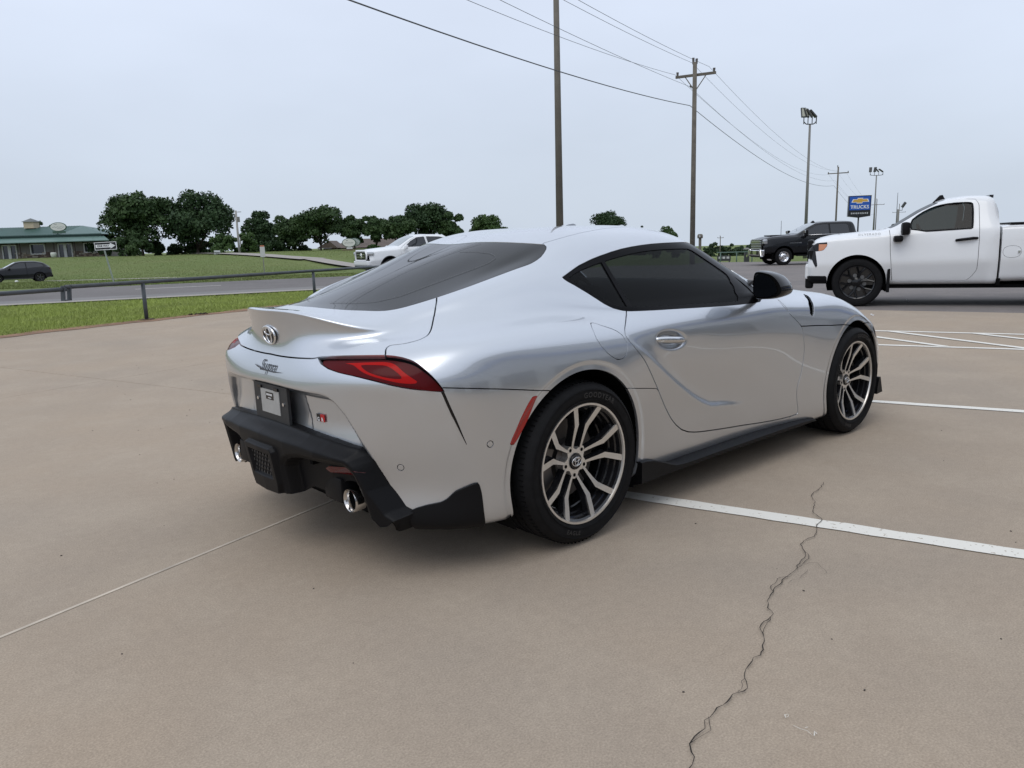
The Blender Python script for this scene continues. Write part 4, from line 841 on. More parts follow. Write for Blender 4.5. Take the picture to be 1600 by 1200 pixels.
# dirt fringe by the grass
v = []; f = []
for k, a in enumerate(np.arange(-14, 10.6, .35)):
    v += [tuple(ab(a, 10.78+.07*rng.standard_normal(), .006)), tuple(ab(a, 11.22+.06*rng.standard_normal(), .006))]
    if k: f.append((2*k-2, 2*k-1, 2*k+1, 2*k))
tag(MB().add(v, f).obj('dirt_edge', M_DIRT), kind='structure')
# painted lines
def strip(name, pts_a, pts_b, mt, z=.004, parent=lot, wob=.0, n=1):
    v = []; f = []
    for k in range(n+1):
        t = k/n; p, q = Vector(pts_a[0]).lerp(Vector(pts_a[1]), t), Vector(pts_b[0]).lerp(Vector(pts_b[1]), t)
        v += [(p.x+wob*rng.standard_normal(), p.y+wob*rng.standard_normal(), z), (q.x+wob*rng.standard_normal(), q.y+wob*rng.standard_normal(), z)]
        if k: f.append((2*k-2, 2*k-1, 2*k+1, 2*k))
    return MB().add(v, f).obj(name, mt, parent)
def stall(p, ang, l0, l1, w_, name='parking_line', z=.004):
    d = Vector((math.cos(R(ang)), math.sin(R(ang)), 0)); n_ = Vector((-d.y, d.x, 0)); c = Vector((p[0], p[1], 0))
    return strip(name, (c+d*l0-n_*w_/2, c+d*l1-n_*w_/2), (c+d*l0+n_*w_/2, c+d*l1+n_*w_/2), M_PAINT, z, lot, .0025, 60)
L1l = stall((.60, -.715), -72.9, -.5, 5.2, .098)
stall((3.47, -.635), -71.2, -3.2, 5.2, .085); stall((6.47, .55), -69.6, -4.0, 5.0, .09); stall((7.72, 1.10), -69.6, -4.0, 5.0, .09)
d_ = Vector((math.cos(R(-69.6)), math.sin(R(-69.6)), 0)); nl = Vector((-d_.y, d_.x, 0)); dg = Vector((math.cos(R(-113.5)), math.sin(R(-113.5)), 0))
def hit(p, base): return p+dg*((base-p).dot(nl)/dg.dot(nl))
for t in (-2.3, -1.5, -.69, .09, 1.0, 1.85, 2.7, 3.5):
    p = Vector((7.72, 1.10, 0))+d_*t; a = hit(p, Vector((7.70, 1.08, 0))); b = hit(p, Vector((6.49, .56, 0))); n_ = Vector((-dg.y, dg.x, 0))*.045
    strip('hatch_line', (a-n_, b-n_), (a+n_, b+n_), M_PAINT, .0065, lot, .002, 12)
# crack running through the near slab
CR = [(1.39,-1.25),(1.31,-1.28),(1.25,-1.29),(1.18,-1.29),(1.12,-1.33),(1.08,-1.36),(1.02,-1.39),(.95,-1.41),(.91,-1.46),(.89,-1.48),(.85,-1.5),(.81,-1.5),(.76,-1.53),(.68,-1.56),(.65,-1.55),(.61,-1.55),(.57,-1.55),(.53,-1.58),(.5,-1.6),(.47,-1.62),(.45,-1.63),(.39,-1.64),(.34,-1.66),(.29,-1.66),(.25,-1.67),(.23,-1.66),(.17,-1.68),(.14,-1.68),(.1,-1.69),(.08,-1.7),(.03,-1.71),(-.02,-1.74),(-.04,-1.78),(-.07,-1.78),(-.11,-1.78),(-.15,-1.79),(-.18,-1.82),(-.22,-1.85),(-.27,-1.87),(-.3,-1.88),(-.33,-1.87),(-.38,-1.89),(-.4,-1.89),(-.44,-1.91),(-.46,-1.92),(-.48,-1.94),(-.5,-1.94),(-.52,-1.93),(-.54,-1.93),(-.58,-1.94),(-.62,-1.94),(-.64,-1.94),(-.67,-1.94),(-.69,-1.95),(-.71,-1.96),(-.75,-1.96),(-.77,-1.97),(-.79,-1.97),(-.81,-1.99),(-.83,-2.01),(-.9,-2.03),(-1.05,-2.07),(-1.3,-2.12)]
crk = np.array(CR); PZ = [(1000+x/2.608, 740+y/2.608) for x, y in [(750,40),(738,58),(722,72),(700,88),(703,105),(714,122),(708,140),(703,162),(725,180),(742,190),(735,202),(718,215),(722,235),(712,262),(690,270),(668,278),(653,293),(662,310),(672,325),(676,340),(668,350),(648,372),(640,392),(622,410),(600,425),(582,432),(570,458),(548,470),(543,488),(535,500),(518,525),(523,555),(545,578),(530,592),(500,610),(487,632),(500,660),(508,690),(500,725),(494,750),(465,760),(445,790),(427,805),(430,840),(432,855),(441,880),(420,895),(398,898),(375,908),(352,940),(320,965),(300,980),(283,1000),(265,1018),(262,1045),(240,1070),(222,1085),(205,1110),(210,1140),(218,1165),(210,1199)]]
crk = np.array([tuple(ground_at(*p))[:2] for p in PZ]+[(-.97, -2.05), (-1.15, -2.10), (-1.4, -2.13)])
def crack(line, w0, w1, name='crack', jit=.006, z=.0072):
    P = [np.array(p, float) for p in line]; o = []
    for a, b in zip(P[:-1], P[1:]):
        k = max(1, int(np.hypot(*(b-a))/.018))
        for t in range(k): o.append(a+(b-a)*t/k+rng.standard_normal(2)*jit*.35)
    o.append(P[-1]); o = np.array(o); v = []; f = []; n = len(o)
    for i in range(n):
        t = o[min(i+1, n-1)]-o[max(i-1, 0)]; t = t/(np.hypot(*t)+1e-9); nn = np.array([-t[1], t[0]]); w_ = (w0+(w1-w0)*i/n)*(.35+.9*rng.random()); s_ = rng.random()
        v += [(*(o[i]+nn*w_*s_), z), (*(o[i]-nn*w_*(1-s_)), z)]
        if i: f.append((2*i-2, 2*i-1, 2*i+1, 2*i))
    return MB().add(v, f).obj(name, mat('crack_dark', (.035, .028, .022), .95, vary=(40, .5)), lot)
crack(crk, .0026, .0040)
for i0, i1, sd_ in ((18, 23, 1), (24, 29, -1), (33, 37, 1), (43, 48, -1), (52, 58, 1)):
    q = crk[i0:i1].copy(); k = len(q); t = np.gradient(q, axis=0); nn = np.stack([-t[:, 1], t[:, 0]], 1); nn /= np.hypot(*nn.T)[:, None]; q += nn*(sd_*.016*np.sin(np.linspace(0, math.pi, k)))[:, None]; crack(q, .0018, .0024)
crack([crk[21], crk[21]+[.05, -.05], crk[22]+[.03, -.10]], .0015, .001); crack([ground_at(1262, 893)[:2], ground_at(1250, 905)[:2], ground_at(1232, 913)[:2]], .0012, .001)
def chalk(pts, w_=.004): crack([tuple(ground_at(1000+x/2.608, 740+y/2.608))[:2] for x, y in pts], w_, w_, 'chalk_mark', .004).data.materials[0] = M_PAINT
chalk([(590, 992), (605, 990), (608, 1000), (594, 1002), (590, 992)], .0022); chalk([(622, 1036), (650, 1050), (680, 1056), (700, 1075)], .0018); chalk([(705, 1076), (712, 1060), (718, 1070)], .0022); chalk([(676, 1046), (684, 1042)], .002)
for k in range(70):        # little specks of grit
    a, b = rng.uniform(-6, 10), rng.uniform(-4, 10); p = ab(a, b)
    if abs(p.y) < 1 and -1 < p.x < 3.4: continue
st = MB()
for k in range(420):
    p = ab(rng.uniform(-7, 10), rng.uniform(-4.5, 10.5)); s_ = rng.uniform(.0018, .0045)
    if abs(p.y) < 1.0 and -1 < p.x < 3.4: continue
    st.box((p.x, p.y, s_*.3), (s_*1.6, s_, s_*.8), rz=rng.uniform(0, 3))
tag(st.obj('grit', mat('grit_dark', (.06, .05, .042), .9)), kind='stuff')
# asphalt beyond the slab edge
v = []; f = []; A_ = np.concatenate([np.arange(10.2, 14, .6), np.arange(14, 70, 4)]); B_ = np.arange(-44, 62, 4.0); idx = {}
def za(p): F = (np.array(p[:2])-CAM[:2])@F2; return float(np.interp(F, [0, 13, 42], [-.065, -.065, -.22]))
for i, a in enumerate(A_):
    for j, b in enumerate(B_):
        p = ab(a, b); idx[i, j] = len(v); v.append((p.x, p.y, za(p)))
for i in range(len(A_)-1):
    for j in range(len(B_)-1):
        c = np.mean([v[idx[i, j]], v[idx[i+1, j+1]]], axis=0)[:2]-CAM[:2]
        if c@L2 > -1.0 and c@F2 < 43: f.append((idx[i, j], idx[i+1, j], idx[i+1, j+1], idx[i, j+1]))
tag(MB().add(v, f).obj('asphalt_lot', M_ASPH), kind='structure')
def fstrip(name, F0, L0, F1, L1, w_, z, mt, kind='structure', parent=None, n=1):
    a, b = np.array(wf(F0, L0)), np.array(wf(F1, L1)); d = (b-a)/np.hypot(*(b-a)); nn = np.array([-d[1], d[0]])*w_/2; v = []; f = []
    for k in range(n+1):
        c = a+(b-a)*k/n; v += [(*(c-nn), z if np.isscalar(z) else z(c)), (*(c+nn), z if np.isscalar(z) else z(c))]
        if k: f.append((2*k-2, 2*k-1, 2*k+1, 2*k))
    o = MB().add(v, f).obj(name, mt, parent)
    return tag(o, kind=kind) if kind else o
# near carriageway: kerb strip, road, lane dashes (all parallel)
rd = np.array([.42, .91]); rd /= np.hypot(*rd); rn = np.array([.91, -.42])/np.hypot(.91, .42)     # in (F, L)
def rl(n_, s): q = rn*n_+rd*s; return q
def road_strip(name, n0, n1, z, mt, s0=-75, s1=12, kind='structure', parent=None): a, b = rl((n0+n1)/2, s0), rl((n0+n1)/2, s1); return fstrip(name, a[0], a[1], b[0], b[1], n1-n0, z, mt, kind, parent)
road_strip('kerb_strip', 23.35, 24.0, .018, M_GUT); rdo = road_strip('road', 24.0, 33.6, .004, M_ROAD); road_strip('shoulder', 24.0, 25.6, .010, mat('shoulder_grey', (.20, .19, .185), .9, vary=(.6, .2)))
for s in np.arange(-64, 10, 9.1):
    a, b = rl(29.85, s-.2), rl(29.85, s+2.6); fstrip('lane_dash', a[0], a[1], b[0], b[1], .13, .012, M_PAINT, None, rdo)
# far carriageway and the drive up the bank
fstrip('far_road', 62, -160, 62, 4, 4.2, -.775, M_GUT)
zz = lambda c: zg(float((c-CAM[:2])@F2), float((c-CAM[:2])@L2))+.10
fstrip('driveway', 70, -11.5, 88, -22, 2.2, zz, M_GUT, n=10); fstrip('upper_drive', 88, -22, 112, -44, 3.4, zz, M_GUT, n=12); 
a = wf(104, -27); MB().add([(a[0]+math.cos(t)*3.4*(1+.25*math.sin(3*t)), a[1]+math.sin(t)*2.0, zg(104, -27)+.16+.0*t) for t in np.linspace(0, 6.28, 17)[:-1]], [tuple(range(16))]); 

# grass blades: one mass for the near strip, one for the bank
def blades(name, n, fn, hmin, hmax, wd, mt):
    P = fn(n); n = len(P); th = rng.uniform(0, 2*math.pi, n); h = rng.uniform(hmin, hmax, n); d = np.c_[np.cos(th), np.sin(th)]*wd; ln = rng.standard_normal((n, 2))*h[:, None]*.45
    V = np.empty((n, 3, 3)); V[:, 0] = P; V[:, 0, :2] -= d; V[:, 1] = P; V[:, 1, :2] += d; V[:, 2] = P; V[:, 2, :2] += ln; V[:, 2, 2] += h
    me = bpy.data.meshes.new(name); me.from_pydata(V.reshape(-1, 3).tolist(), [], np.arange(3*n).reshape(-1, 3).tolist()); return tag(link(name, me, mt), kind='stuff')
def near_strip(n):
    F = 11+24*rng.random(n)**1.25; px = rng.uniform(-60, 760, n); L = (px-800)/1202*F; X = CAM[:2]+F[:, None]*F2+L[:, None]*L2
    b = X@np.array([N1.x, N1.y]); nn = F*rn[0]+L*rn[1]; ok = (b > 11.05+.07*rng.standard_normal(n)) & (nn < 23.35+.05*rng.standard_normal(n)); return np.c_[X[ok], zt(F[ok], L[ok])-.004]
blades('lawn_grass', 300000, near_strip, .03, .085, .007, M_BLADE)
def bank(n):
    F = 31+85*rng.random(n)**1.5; px = rng.uniform(-40, 640, n); L = (px-800)/1202*F; X = CAM[:2]+F[:, None]*F2+L[:, None]*L2; nn = F*rn[0]+L*rn[1]
    ok = (nn > 33.6) & ((F < 59.8) | (F > 64.2)) & ~((px > 395) & (F > 66) & (np.abs(L-np.interp(F, [70, 88, 112], [-11.5, -22, -44])) < 3)); return np.c_[X[ok], zt(F[ok], L[ok])+.10*np.sin(F[ok]*.21+L[ok]*.13)*np.sin(L[ok]*.09)*sstep(38, 60, F[ok])-.01]
blades('meadow_grass', 110000, bank, .03, .09, .025, M_BLADE2)

# pipe rail along the lot edge
M_PIPE = mat('grey_pipe', (.065, .075, .085), .5, vary=(6, .3))
P1, P2 = Vector((2.38, 12.28, 0)), Vector((7.27, 14.93, 0)); dP = P2-P1
rail = empty('pipe_rail', tuple(P1), 0, 'long grey steel pipe rail on posts along the grass edge', 'railing')
rz_ = math.atan2(dP.y, dP.x); q0 = P1-dP*2.2; q1 = P1+dP*3.2
def loc(p): return tuple(Vector(p)-P1)
nr_ = Vector((-dP.y, dP.x, 0)); d_ = Vector(_f+(103-800)/1202*_r-(455-600)/1202*_u); sp_ = Vector(CAM)+d_*((P1-Vector(CAM)).dot(nr_)/d_.dot(nr_)); sp_.z = 0
MB().tube([loc(sp_+Vector((0, 0, .715))), loc(q1+Vector((0, 0, .60)))], .036, 14).obj('top_rail', M_PIPE, rail, True)
MB().tube([loc(q0+Vector((0, 0, .70))), loc(sp_+Vector((0, 0, .680)))], .036, 14).obj('top_rail', M_PIPE, rail, True)
for k in (-2, -1, 0, 1, 2, 3):
    p = P1+dP*k; h = .71-.045*k if k >= 0 else .68
    MB().tube([loc(p+Vector((0, 0, -.05))), loc(p+Vector((0, 0, h-.03)))], .036, 14).obj('post', M_PIPE, rail, True)
    MB().box(loc(p+Vector((0, 0, .012))), (.24, .16, .02), rz=rz_).obj('base_plate', mat('rusty_steel', (.10, .06, .045), .8), rail)
for o_ in (-.060, .060):
    p = sp_+dP.normalized()*o_; MB().box(loc(p+Vector((0, 0, .615))), (.022, .08, .25), rz=rz_, ry=.10).obj('joint_plate', M_PIPE, rail)
MB().box(loc(sp_+Vector((0, 0, .50))), (.12, .08, .02), rz=rz_).obj('joint_plate', M_PIPE, rail)
# leaf litter by the rail
p = ground_at(309, 492); m = MB()
for k in range(14): m.box((p.x+rng.normal(0, .09), p.y+rng.normal(0, .04), .02), (.07, .02, .015), rz=rng.uniform(0, 3), ry=rng.uniform(-.5, .5))
tag(m.obj('dead_leaves', mat('dead_leaf', (.05, .035, .022), .9)), kind='stuff')

# ---------------------------------------------------------------- trees
M_LEAF = [mat('leaf_a', (.026, .052, .018), .6, spec=.2, vary=(.55, .5, (.050, .085, .028))), mat('leaf_b', (.022, .045, .018), .6, spec=.2, vary=(.5, .5, (.040, .072, .027))), mat('leaf_light', (.036, .070, .020), .6, spec=.2, vary=(.6, .5, (.058, .100, .028))), mat('leaf_far', (.036, .060, .030), .7, spec=.2, vary=(.3, .5, (.055, .082, .042)))]
M_BARK = mat('bark', (.075, .058, .046), .9, vary=(3, .4))
def tree(base, h, wd, label, seed, leaf=0, trunk_h=.25, blobs=16, dens_=1.7, skew=0.0, lsize=.42, conic=False, group='trees', name='tree', lump=.25):
    r = np.random.default_rng(seed); blobs = int(blobs*1.45); t = empty(name, tuple(base), RZ, label, 'tree' if name == 'tree' else 'shrub', group)
    ch = h*(1-trunk_h); cz = h*trunk_h+ch*.5; cen = []
    for k in range(blobs):
        for _ in range(40):
            p = r.uniform(-1, 1, 3)
            if p@p < 1 and not (conic and abs(p[0]) > 1-.5*(p[2]+1)): break
        rr = lump*(.65+.7*r.random())*(1-.30*abs(p[2])); cen.append((p[0]*wd*.5*(1-rr*.7)+skew*p[2]*wd*.2, p[1]*wd*.5*(1-rr*.7), cz+p[2]*ch*.5*(1-rr*.75), rr*min(wd, ch*1.15)*.78))
    lsize *= .72; n = int(5200*dens_); c = np.array(cen); w_ = c[:, 3]**2; k = r.choice(len(c), n, p=w_/w_.sum()); d = r.standard_normal((n, 3)); d /= np.linalg.norm(d, axis=1)[:, None]
    d[:, 2] = np.where(d[:, 2] < -.5, -d[:, 2]*.6, d[:, 2]); rad = c[k, 3]*(.55+.5*r.random(n)**.5); P = c[k, :3]+d*rad[:, None]*np.array([1, 1, .85])
    s = lsize*(.6+.8*r.random(n)); a = r.standard_normal((n, 3)); a /= np.linalg.norm(a, axis=1)[:, None]; b = np.cross(a, d+.3*r.standard_normal((n, 3))); b /= np.linalg.norm(b, axis=1)[:, None]+1e-9
    V = np.stack([P-a*s[:, None]*.5, P+b*s[:, None]*.35, P+a*s[:, None]*.5, P-b*s[:, None]*.35], 1).reshape(-1, 3)
    me = bpy.data.meshes.new('crown'); me.from_pydata(V.tolist(), [], np.arange(4*n).reshape(-1, 4).tolist()); link('crown', me, M_LEAF[leaf], t)
    if trunk_h > .03:
        m = MB(); tr = max(.12, h*.022); m.tube([(0, 0, -.2), (skew*.1, 0, h*trunk_h*.6), (0, 0, h*trunk_h)], [tr*1.25, tr, tr*.85], 9)
        for q in c[r.choice(len(c), min(7, len(c)), False)]: m.tube([(0, 0, h*trunk_h*.92), (q[0]*.45, q[1]*.45, h*trunk_h+(q[2]-h*trunk_h)*.5), tuple(q[:3])], [tr*.7, tr*.42, tr*.12], 6)
        m.obj('trunk', M_BARK, t, True)
    return t
def tree_px(x0, x1, ytop, ybase, F, label, seed, **k):
    b = ray_at((x0+x1)/2, ybase, F); tp = ray_at((x0+x1)/2, ytop, F); return tree((b.x, b.y, b.z), tp.z-b.z, (x1-x0)/1202*F, label, seed, **k)
G1 = 'trees behind the grass bank'
tree_px(172, 276, 301, 404, 113, 'broad dark oak with ragged crown just right of the one way sign', 11, blobs=34, dens_=2.6, trunk_h=.16, group=G1, lsize=.55, lump=.24, skew=.3)
tree_px(258, 363, 299, 404, 116, 'tall dark oak with twin trunks left of the leaning pole', 12, blobs=36, dens_=2.8, trunk_h=.14, group=G1, leaf=1, lsize=.55, lump=.25)
tree_px(386, 434, 328, 404, 125, 'upright dark tree just right of the leaning utility pole', 13, blobs=20, trunk_h=.12, group=G1, leaf=1, lsize=.5)
tree_px(424, 482, 334, 403, 119, 'green tree between the upright dark tree and the forked one', 14, blobs=22, trunk_h=.15, group=G1, lsize=.5)
tree_px(462, 543, 320, 401, 116, 'round tree with pale forked trunk left of the oval sign', 15, blobs=30, dens_=2.2, trunk_h=.24, group=G1, lsize=.5)
tree_px(532, 578, 336, 399, 117, 'slender tree directly behind the oval sign', 16, blobs=18, trunk_h=.26, group=G1, lsize=.5)
tree_px(566, 612, 333, 399, 117, 'tree in front of the brown roof right of the oval sign', 17, blobs=20, trunk_h=.24, group=G1, lsize=.5)
tree_px(598, 650, 335, 398, 117, 'tree above the white pickup bonnet by the brown roof', 18, blobs=22, trunk_h=.24, group=G1, lsize=.5)
tree_px(632, 706, 316, 397, 124, 'tallest dark tree above the white pickup roof', 19, blobs=30, dens_=2.2, trunk_h=.14, group=G1, leaf=1, lsize=.55)
tree_px(690, 726, 327, 392, 122, 'narrow tree at the right end of the row above the pickup', 20, blobs=16, trunk_h=.1, group=G1, lsize=.5)
tree_px(733, 795, 336, 390, 140, 'lone rounded tree above the coupe rear window', 21, blobs=26, trunk_h=.12, group=G1, leaf=2, lsize=.5)
tree_px(920, 974, 326, 382, 150, 'lone dark cedar above the coupe roof', 22, blobs=28, trunk_h=.05, group=G1, leaf=1, lsize=.45, conic=False)
tree_px(994, 1006, 346, 380, 190, 'tiny far tree top right of the cedar', 23, blobs=8, dens_=.3, trunk_h=.05, group=G1, leaf=3)
tree_px(1026, 1058, 351, 380, 170, 'low far tree left of the wooden crossarm pole', 24, blobs=14, dens_=.6, trunk_h=.05, group=G1, leaf=2)
tree_px(53, 78, 335, 403, 140, 'tree top showing behind the cupola of the green roof', 25, blobs=14, trunk_h=.2, group=G1, leaf=0, lsize=.5, lump=.3)
tree_px(80, 104, 344, 403, 140, 'tree top behind the oval roof sign', 26, blobs=12, dens_=.7, trunk_h=.2, group=G1, leaf=0)
tree_px(136, 186, 357, 404, 124, 'low dark tree at the right end of the green roofed building', 27, blobs=18, trunk_h=.05, group=G1, leaf=1)
G2 = 'shrubs along the bank'
for x0, x1, y0, F, lf, lb in ((226, 262, 374, 116, 1, 'dark shrub between the two broad oaks'), (258, 300, 378, 119, 1, 'dark shrub left of the twin trunks'), (292, 336, 374, 119, 0, 'dark shrub right of the twin trunks'), (140, 182, 366, 119, 1, 'dark shrub behind the right end of the shop')):
    tree_px(x0, x1, y0, 406, F, lb, int(x0), blobs=14, dens_=.8, trunk_h=.0, leaf=lf, group=G2, name='shrub', lsize=.45)
for x0, x1, y0, F, lf, lb in ((176, 236, 362, 108, 0, 'dense shrub under the broad oak beside the one way sign'), (322, 372, 366, 109, 2, 'light green shrub left of the leaning pole base'), (366, 404, 362, 110, 2, 'light green shrub right of the leaning pole base'), (396, 446, 372, 118, 1, 'dark hedge clump under the upright dark tree'), (436, 500, 380, 120, 1, 'low dark shrubs below the green trees'), (572, 596, 382, 112, 2, 'small rounded bush in front of the brown roof')):
    tree_px(x0, x1, y0, 405, F, lb, int(x0), blobs=14, dens_=.8, trunk_h=.0, leaf=lf, group=G2, name='shrub', lsize=.45)
G3 = 'far trees behind the lot'
for k, (x0, x1, y0) in enumerate(((1096, 1112, 385), (1104, 1124, 378), (1116, 1138, 383), (1132, 1150, 381), (1144, 1168, 384), (1158, 1180, 380), (1176, 1204, 385), (1012, 1040, 372), (1040, 1070, 376))):
    tree_px(x0, x1, y0, 408, 260, ('far hazy tree left of the distant pole', 'taller far tree right beside the distant pole', 'far hazy tree just right of the distant pole', 'far tree above the pale kiosk panels', 'far tree above the middle of the green rail', 'far tree left of the black truck grille', 'far tree half hidden by the black truck grille', 'far tree behind the coupe roof end', 'far tree behind the wooden crossarm pole foot')[k], 60+k, blobs=12, dens_=.5, trunk_h=.0, leaf=3, group=G3, lsize=.9)

# ---------------------------------------------------------------- poles, wires, lamps
M_WOOD = mat('weathered_wood', (.165, .145, .118), .9, vary=(2.5, .35), bump=(30, .4, .01)); M_WOODG = mat('pole_brown', (.185, .165, .135), .85, vary=(1.8, .25)); M_STEEL = mat('dark_steel', (.045, .047, .048), .5); M_GALV = mat('lamp_pole_grey', (.20, .195, .18), .6, vary=(1.2, .2)); M_INS = mat('insulator_grey', (.10, .09, .085), .4)
b = ray_at(875, 372, 30); m = MB(); m.tube([(0, 0, -1.6), (0, 0, 14)], [.150, .078], 16)
o = m.obj('tall_pole', M_WOODG, None, True, loc=(b.x, b.y, b.z)); tag(o, 'tall tapering brown pole rising out of frame behind the coupe roof', 'pole', 'poles')
LD = math.atan2(28.86, 78.42)
def util_pole(base, top, label, arm, arm_z, rad=.15, detail=True):
    t = empty('utility_pole', base, LD, label, 'utility pole', 'utility poles'); MB().tube([(0, 0, -1.5), (0, 0, top)], [rad, rad*.72], 12).obj('pole', M_WOOD, t, True)
    MB().box((.17, 0, arm_z), (.10, arm, .13)).obj('crossarm', M_WOOD, t)
    for s_ in (-1, 1):
        MB().tube([(.17, s_*(arm/2-.10), arm_z+.06), (.17, s_*(arm/2-.10), arm_z+.24)], [.05, .075], 8).obj('insulator', M_INS, t)
        if detail: MB().tube([(.10, s_*.06, arm_z-.75), (.17, s_*.55, arm_z-.06)], .025, 6).obj('brace', M_WOOD, t)
    MB().tube([(0, .09, top-.1), (0, .09, top+.22)], [.05, .07], 8).obj('insulator', M_INS, t)
    if detail: MB().tube([(0, -.09, top-.1), (0, -.09, top+.16)], [.05, .07], 8).obj('insulator', M_INS, t); MB().tube([(-.1, .2, top-1.2), (.1, .2, top-1.2)], .05, 8).obj('insulator', M_INS, t)
    return t
def pole_px(px, pyh, F, ztop, label, arm, dz, **k): b = ray_at(px, pyh, F); return util_pole((b.x, b.y, 0), ztop, label, arm, ztop-dz, **k)
pole_px(1082, 372, 43, 10.35, 'wooden utility pole with weathered crossarm standing behind the coupe windshield', 2.15, .62)
pole_px(1305, 366, 117, 10.9, 'second utility pole with thin crossarm rising behind the black truck', 2.9, .9, detail=False)
pole_px(1367.5, 362, 235, 11.0, 'far utility pole beside the blue trucks sign', 4.2, 1.6, detail=False)
pole_px(1403, 361, 300, 11.6, 'small distant utility pole above the white truck windshield', 4.6, 3.0, detail=False)
b_ = ray_at(1125, 398, 230); util_pole((b_.x, b_.y, b_.z), 5.4, 'tiny distant utility pole over the far treeline', 1.8, 4.9, rad=.16, detail=False)
b_ = ray_at(375, 403, 108); t = empty('utility_pole', tuple(b_), 0, 'leaning pale utility pole on the bank between the oaks', 'utility pole', 'utility poles'); MB().tube([(0, 0, -.5), (0, 0, 6.4)], [.17, .12], 10).obj('pole', mat('pale_pole', (.30, .29, .27), .8), t, True); MB().box((.25*L2[0], .25*L2[1], 5.2), (.3, .3, .7)).obj('transformer', M_GALV, t); MB().box((.45*L2[0], .45*L2[1], 6.2), (.1, .5, .08), rz=RZ+1.57).obj('bracket', M_GALV, t)
b_ = ray_at(378, 400, 150); tag(MB().tube([(0, 0, -1), (0, 0, 4.0)], [.14, .1], 8).obj('far_post', M_WOOD, None, True, loc=tuple(b_)), 'thin far post just right of the leaning pole', 'post')
M_WIRE = mat('cable_black', (.10, .105, .115), .6)
def wire(a, b, sag, rad, label):
    a, b = Vector(a), Vector(b); pts = []
    for k in range(41):
        t = k/40; p = a.lerp(b, t); p.z -= 4*sag*t*(1-t); pts.append(tuple(p))
    return tag(MB().tube(pts, rad, 5).obj('power_line', M_WIRE, None, True), label, 'cable', 'overhead cables')
dB = Vector((-78.42, -28.86, 0))
for n_, px, py, sg, rd_, lb in (('low', 1078, 165, 1.87, .019, 'thick low cable'), ('la', 1055, 117, 2.08, .0085, 'thin cable from the left end of the crossarm'), ('n', 1077, 135, 1.21, .0085, 'thin cable just under the crossarm'), ('top', 1081, 98, 1.61, .0085, 'thin cable from the top of the wooden pole'), ('ra', 1108, 104, 1.65, .0085, 'thin cable from the right end of the crossarm')):
    a = ray_at(px, py, 43); wire(a, a+dB, sg, rd_, lb+' sweeping left out of frame')
    e = {'low': (1303, 290), 'la': (1295, 273), 'n': (1305, 282), 'top': (1307, 266), 'ra': (1322, 269)}[n_]; c = ray_at(*e, 117); wire(a, c, 1.5 if n_ != 'low' else 1.35, rd_*.9, lb+' running to the second pole')
    g_ = ray_at({'low': 1367, 'la': 1359, 'n': 1367, 'top': 1367, 'ra': 1377}[n_], {'low': 333, 'la': 317, 'n': 322, 'top': 312, 'ra': 317}[n_], 235); wire(c, g_, 2.0, rd_*.9, lb+' beyond the second pole')
def flood_lamp(px, py_top, pyh, F, label, heads, sp):
    tp = ray_at(px, py_top, F); b = (tp.x, tp.y, -.4); t = empty('flood_lamp', b, RZ, label, 'light pole', 'lot light poles'); H = tp.z+.4
    MB().tube([(0, 0, 0), (0, 0, H)], [.125, .07], 14).obj('pole', M_GALV, t, True)
    hw = sp*1.5; pts = [(-hw, 0, H+.55), (-hw, 0, H+.22)]+[(-hw+.12, 0, H+.08), (-hw*.5, 0, H+.04), (hw*.5, 0, H+.04), (hw-.12, 0, H+.08), (hw, 0, H+.22), (hw, 0, H+.5)]
    MB().tube(pts, .035, 8).obj('bracket', M_STEEL, t, True)
    for k, (yaw_, pitch_) in enumerate(heads):
        x = -hw+sp*k; MB().tube([(x, 0, H+.05), (x, 0, H+.55)], .03, 6).obj('arm', M_STEEL, t)
        hd = MB().box((0, 0, .36), (.36, .11, .66), bev=.03).obj('lamp_head', M_STEEL, t, loc=(x, 0, H+.45), rot=(pitch_, 0, yaw_))
        MB().box((0, -.060, .36), (.28, .012, .54)).obj('lamp_lens', mat('lamp_lens', (.42, .42, .34), .3), hd)
    return t
flood_lamp(1265.5, 195, 367, 54, 'tall light pole with four flood heads behind the black truck', ((.15, -.2), (.8, -.35), (1.3, -.55), (1.55, -.75)), .28)
flood_lamp(1369.5, 274.5, 363, 105, 'second light pole with four flood heads above the blue sign', ((2.6, .3), (2.2, .3), (1.35, -.7), (1.55, -.95)), .56)
tp = ray_at(1403.5, 327, 140); t = empty('flood_lamp', (tp.x, tp.y, -.5), RZ, 'short far light pole with single flood head above the white truck', 'light pole', 'lot light poles'); H = tp.z+.5
MB().tube([(0, 0, 0), (0, 0, H)], [.2, .17], 12).obj('pole', M_GALV, t, True); MB().tube([(0, 0, H-.15), (.7, 0, H-.2), (.75, 0, H+.3)], .05, 6).obj('arm', M_STEEL, t); MB().box((.95, 0, H+.75), (.4, .3, 1.0), ry=.6).obj('lamp_head', M_STEEL, t)
tp = ray_at(1403, 301, 200); tag(MB().tube([(0, 0, 0), (0, 0, tp.z+1)], [.12, .05], 6).obj('radio_mast', M_STEEL, None, True, loc=(tp.x, tp.y, -1)), 'thin far antenna mast left of the short light pole', 'mast')
tp = ray_at(1220.5, 358, 120); tag(MB().tube([(0, 0, 0), (0, 0, 4.4)], [.05, .03], 6).obj('radio_mast', M_STEEL, None, True, loc=(tp.x, tp.y, -1)), 'thin whip antenna above the black truck bonnet', 'mast')
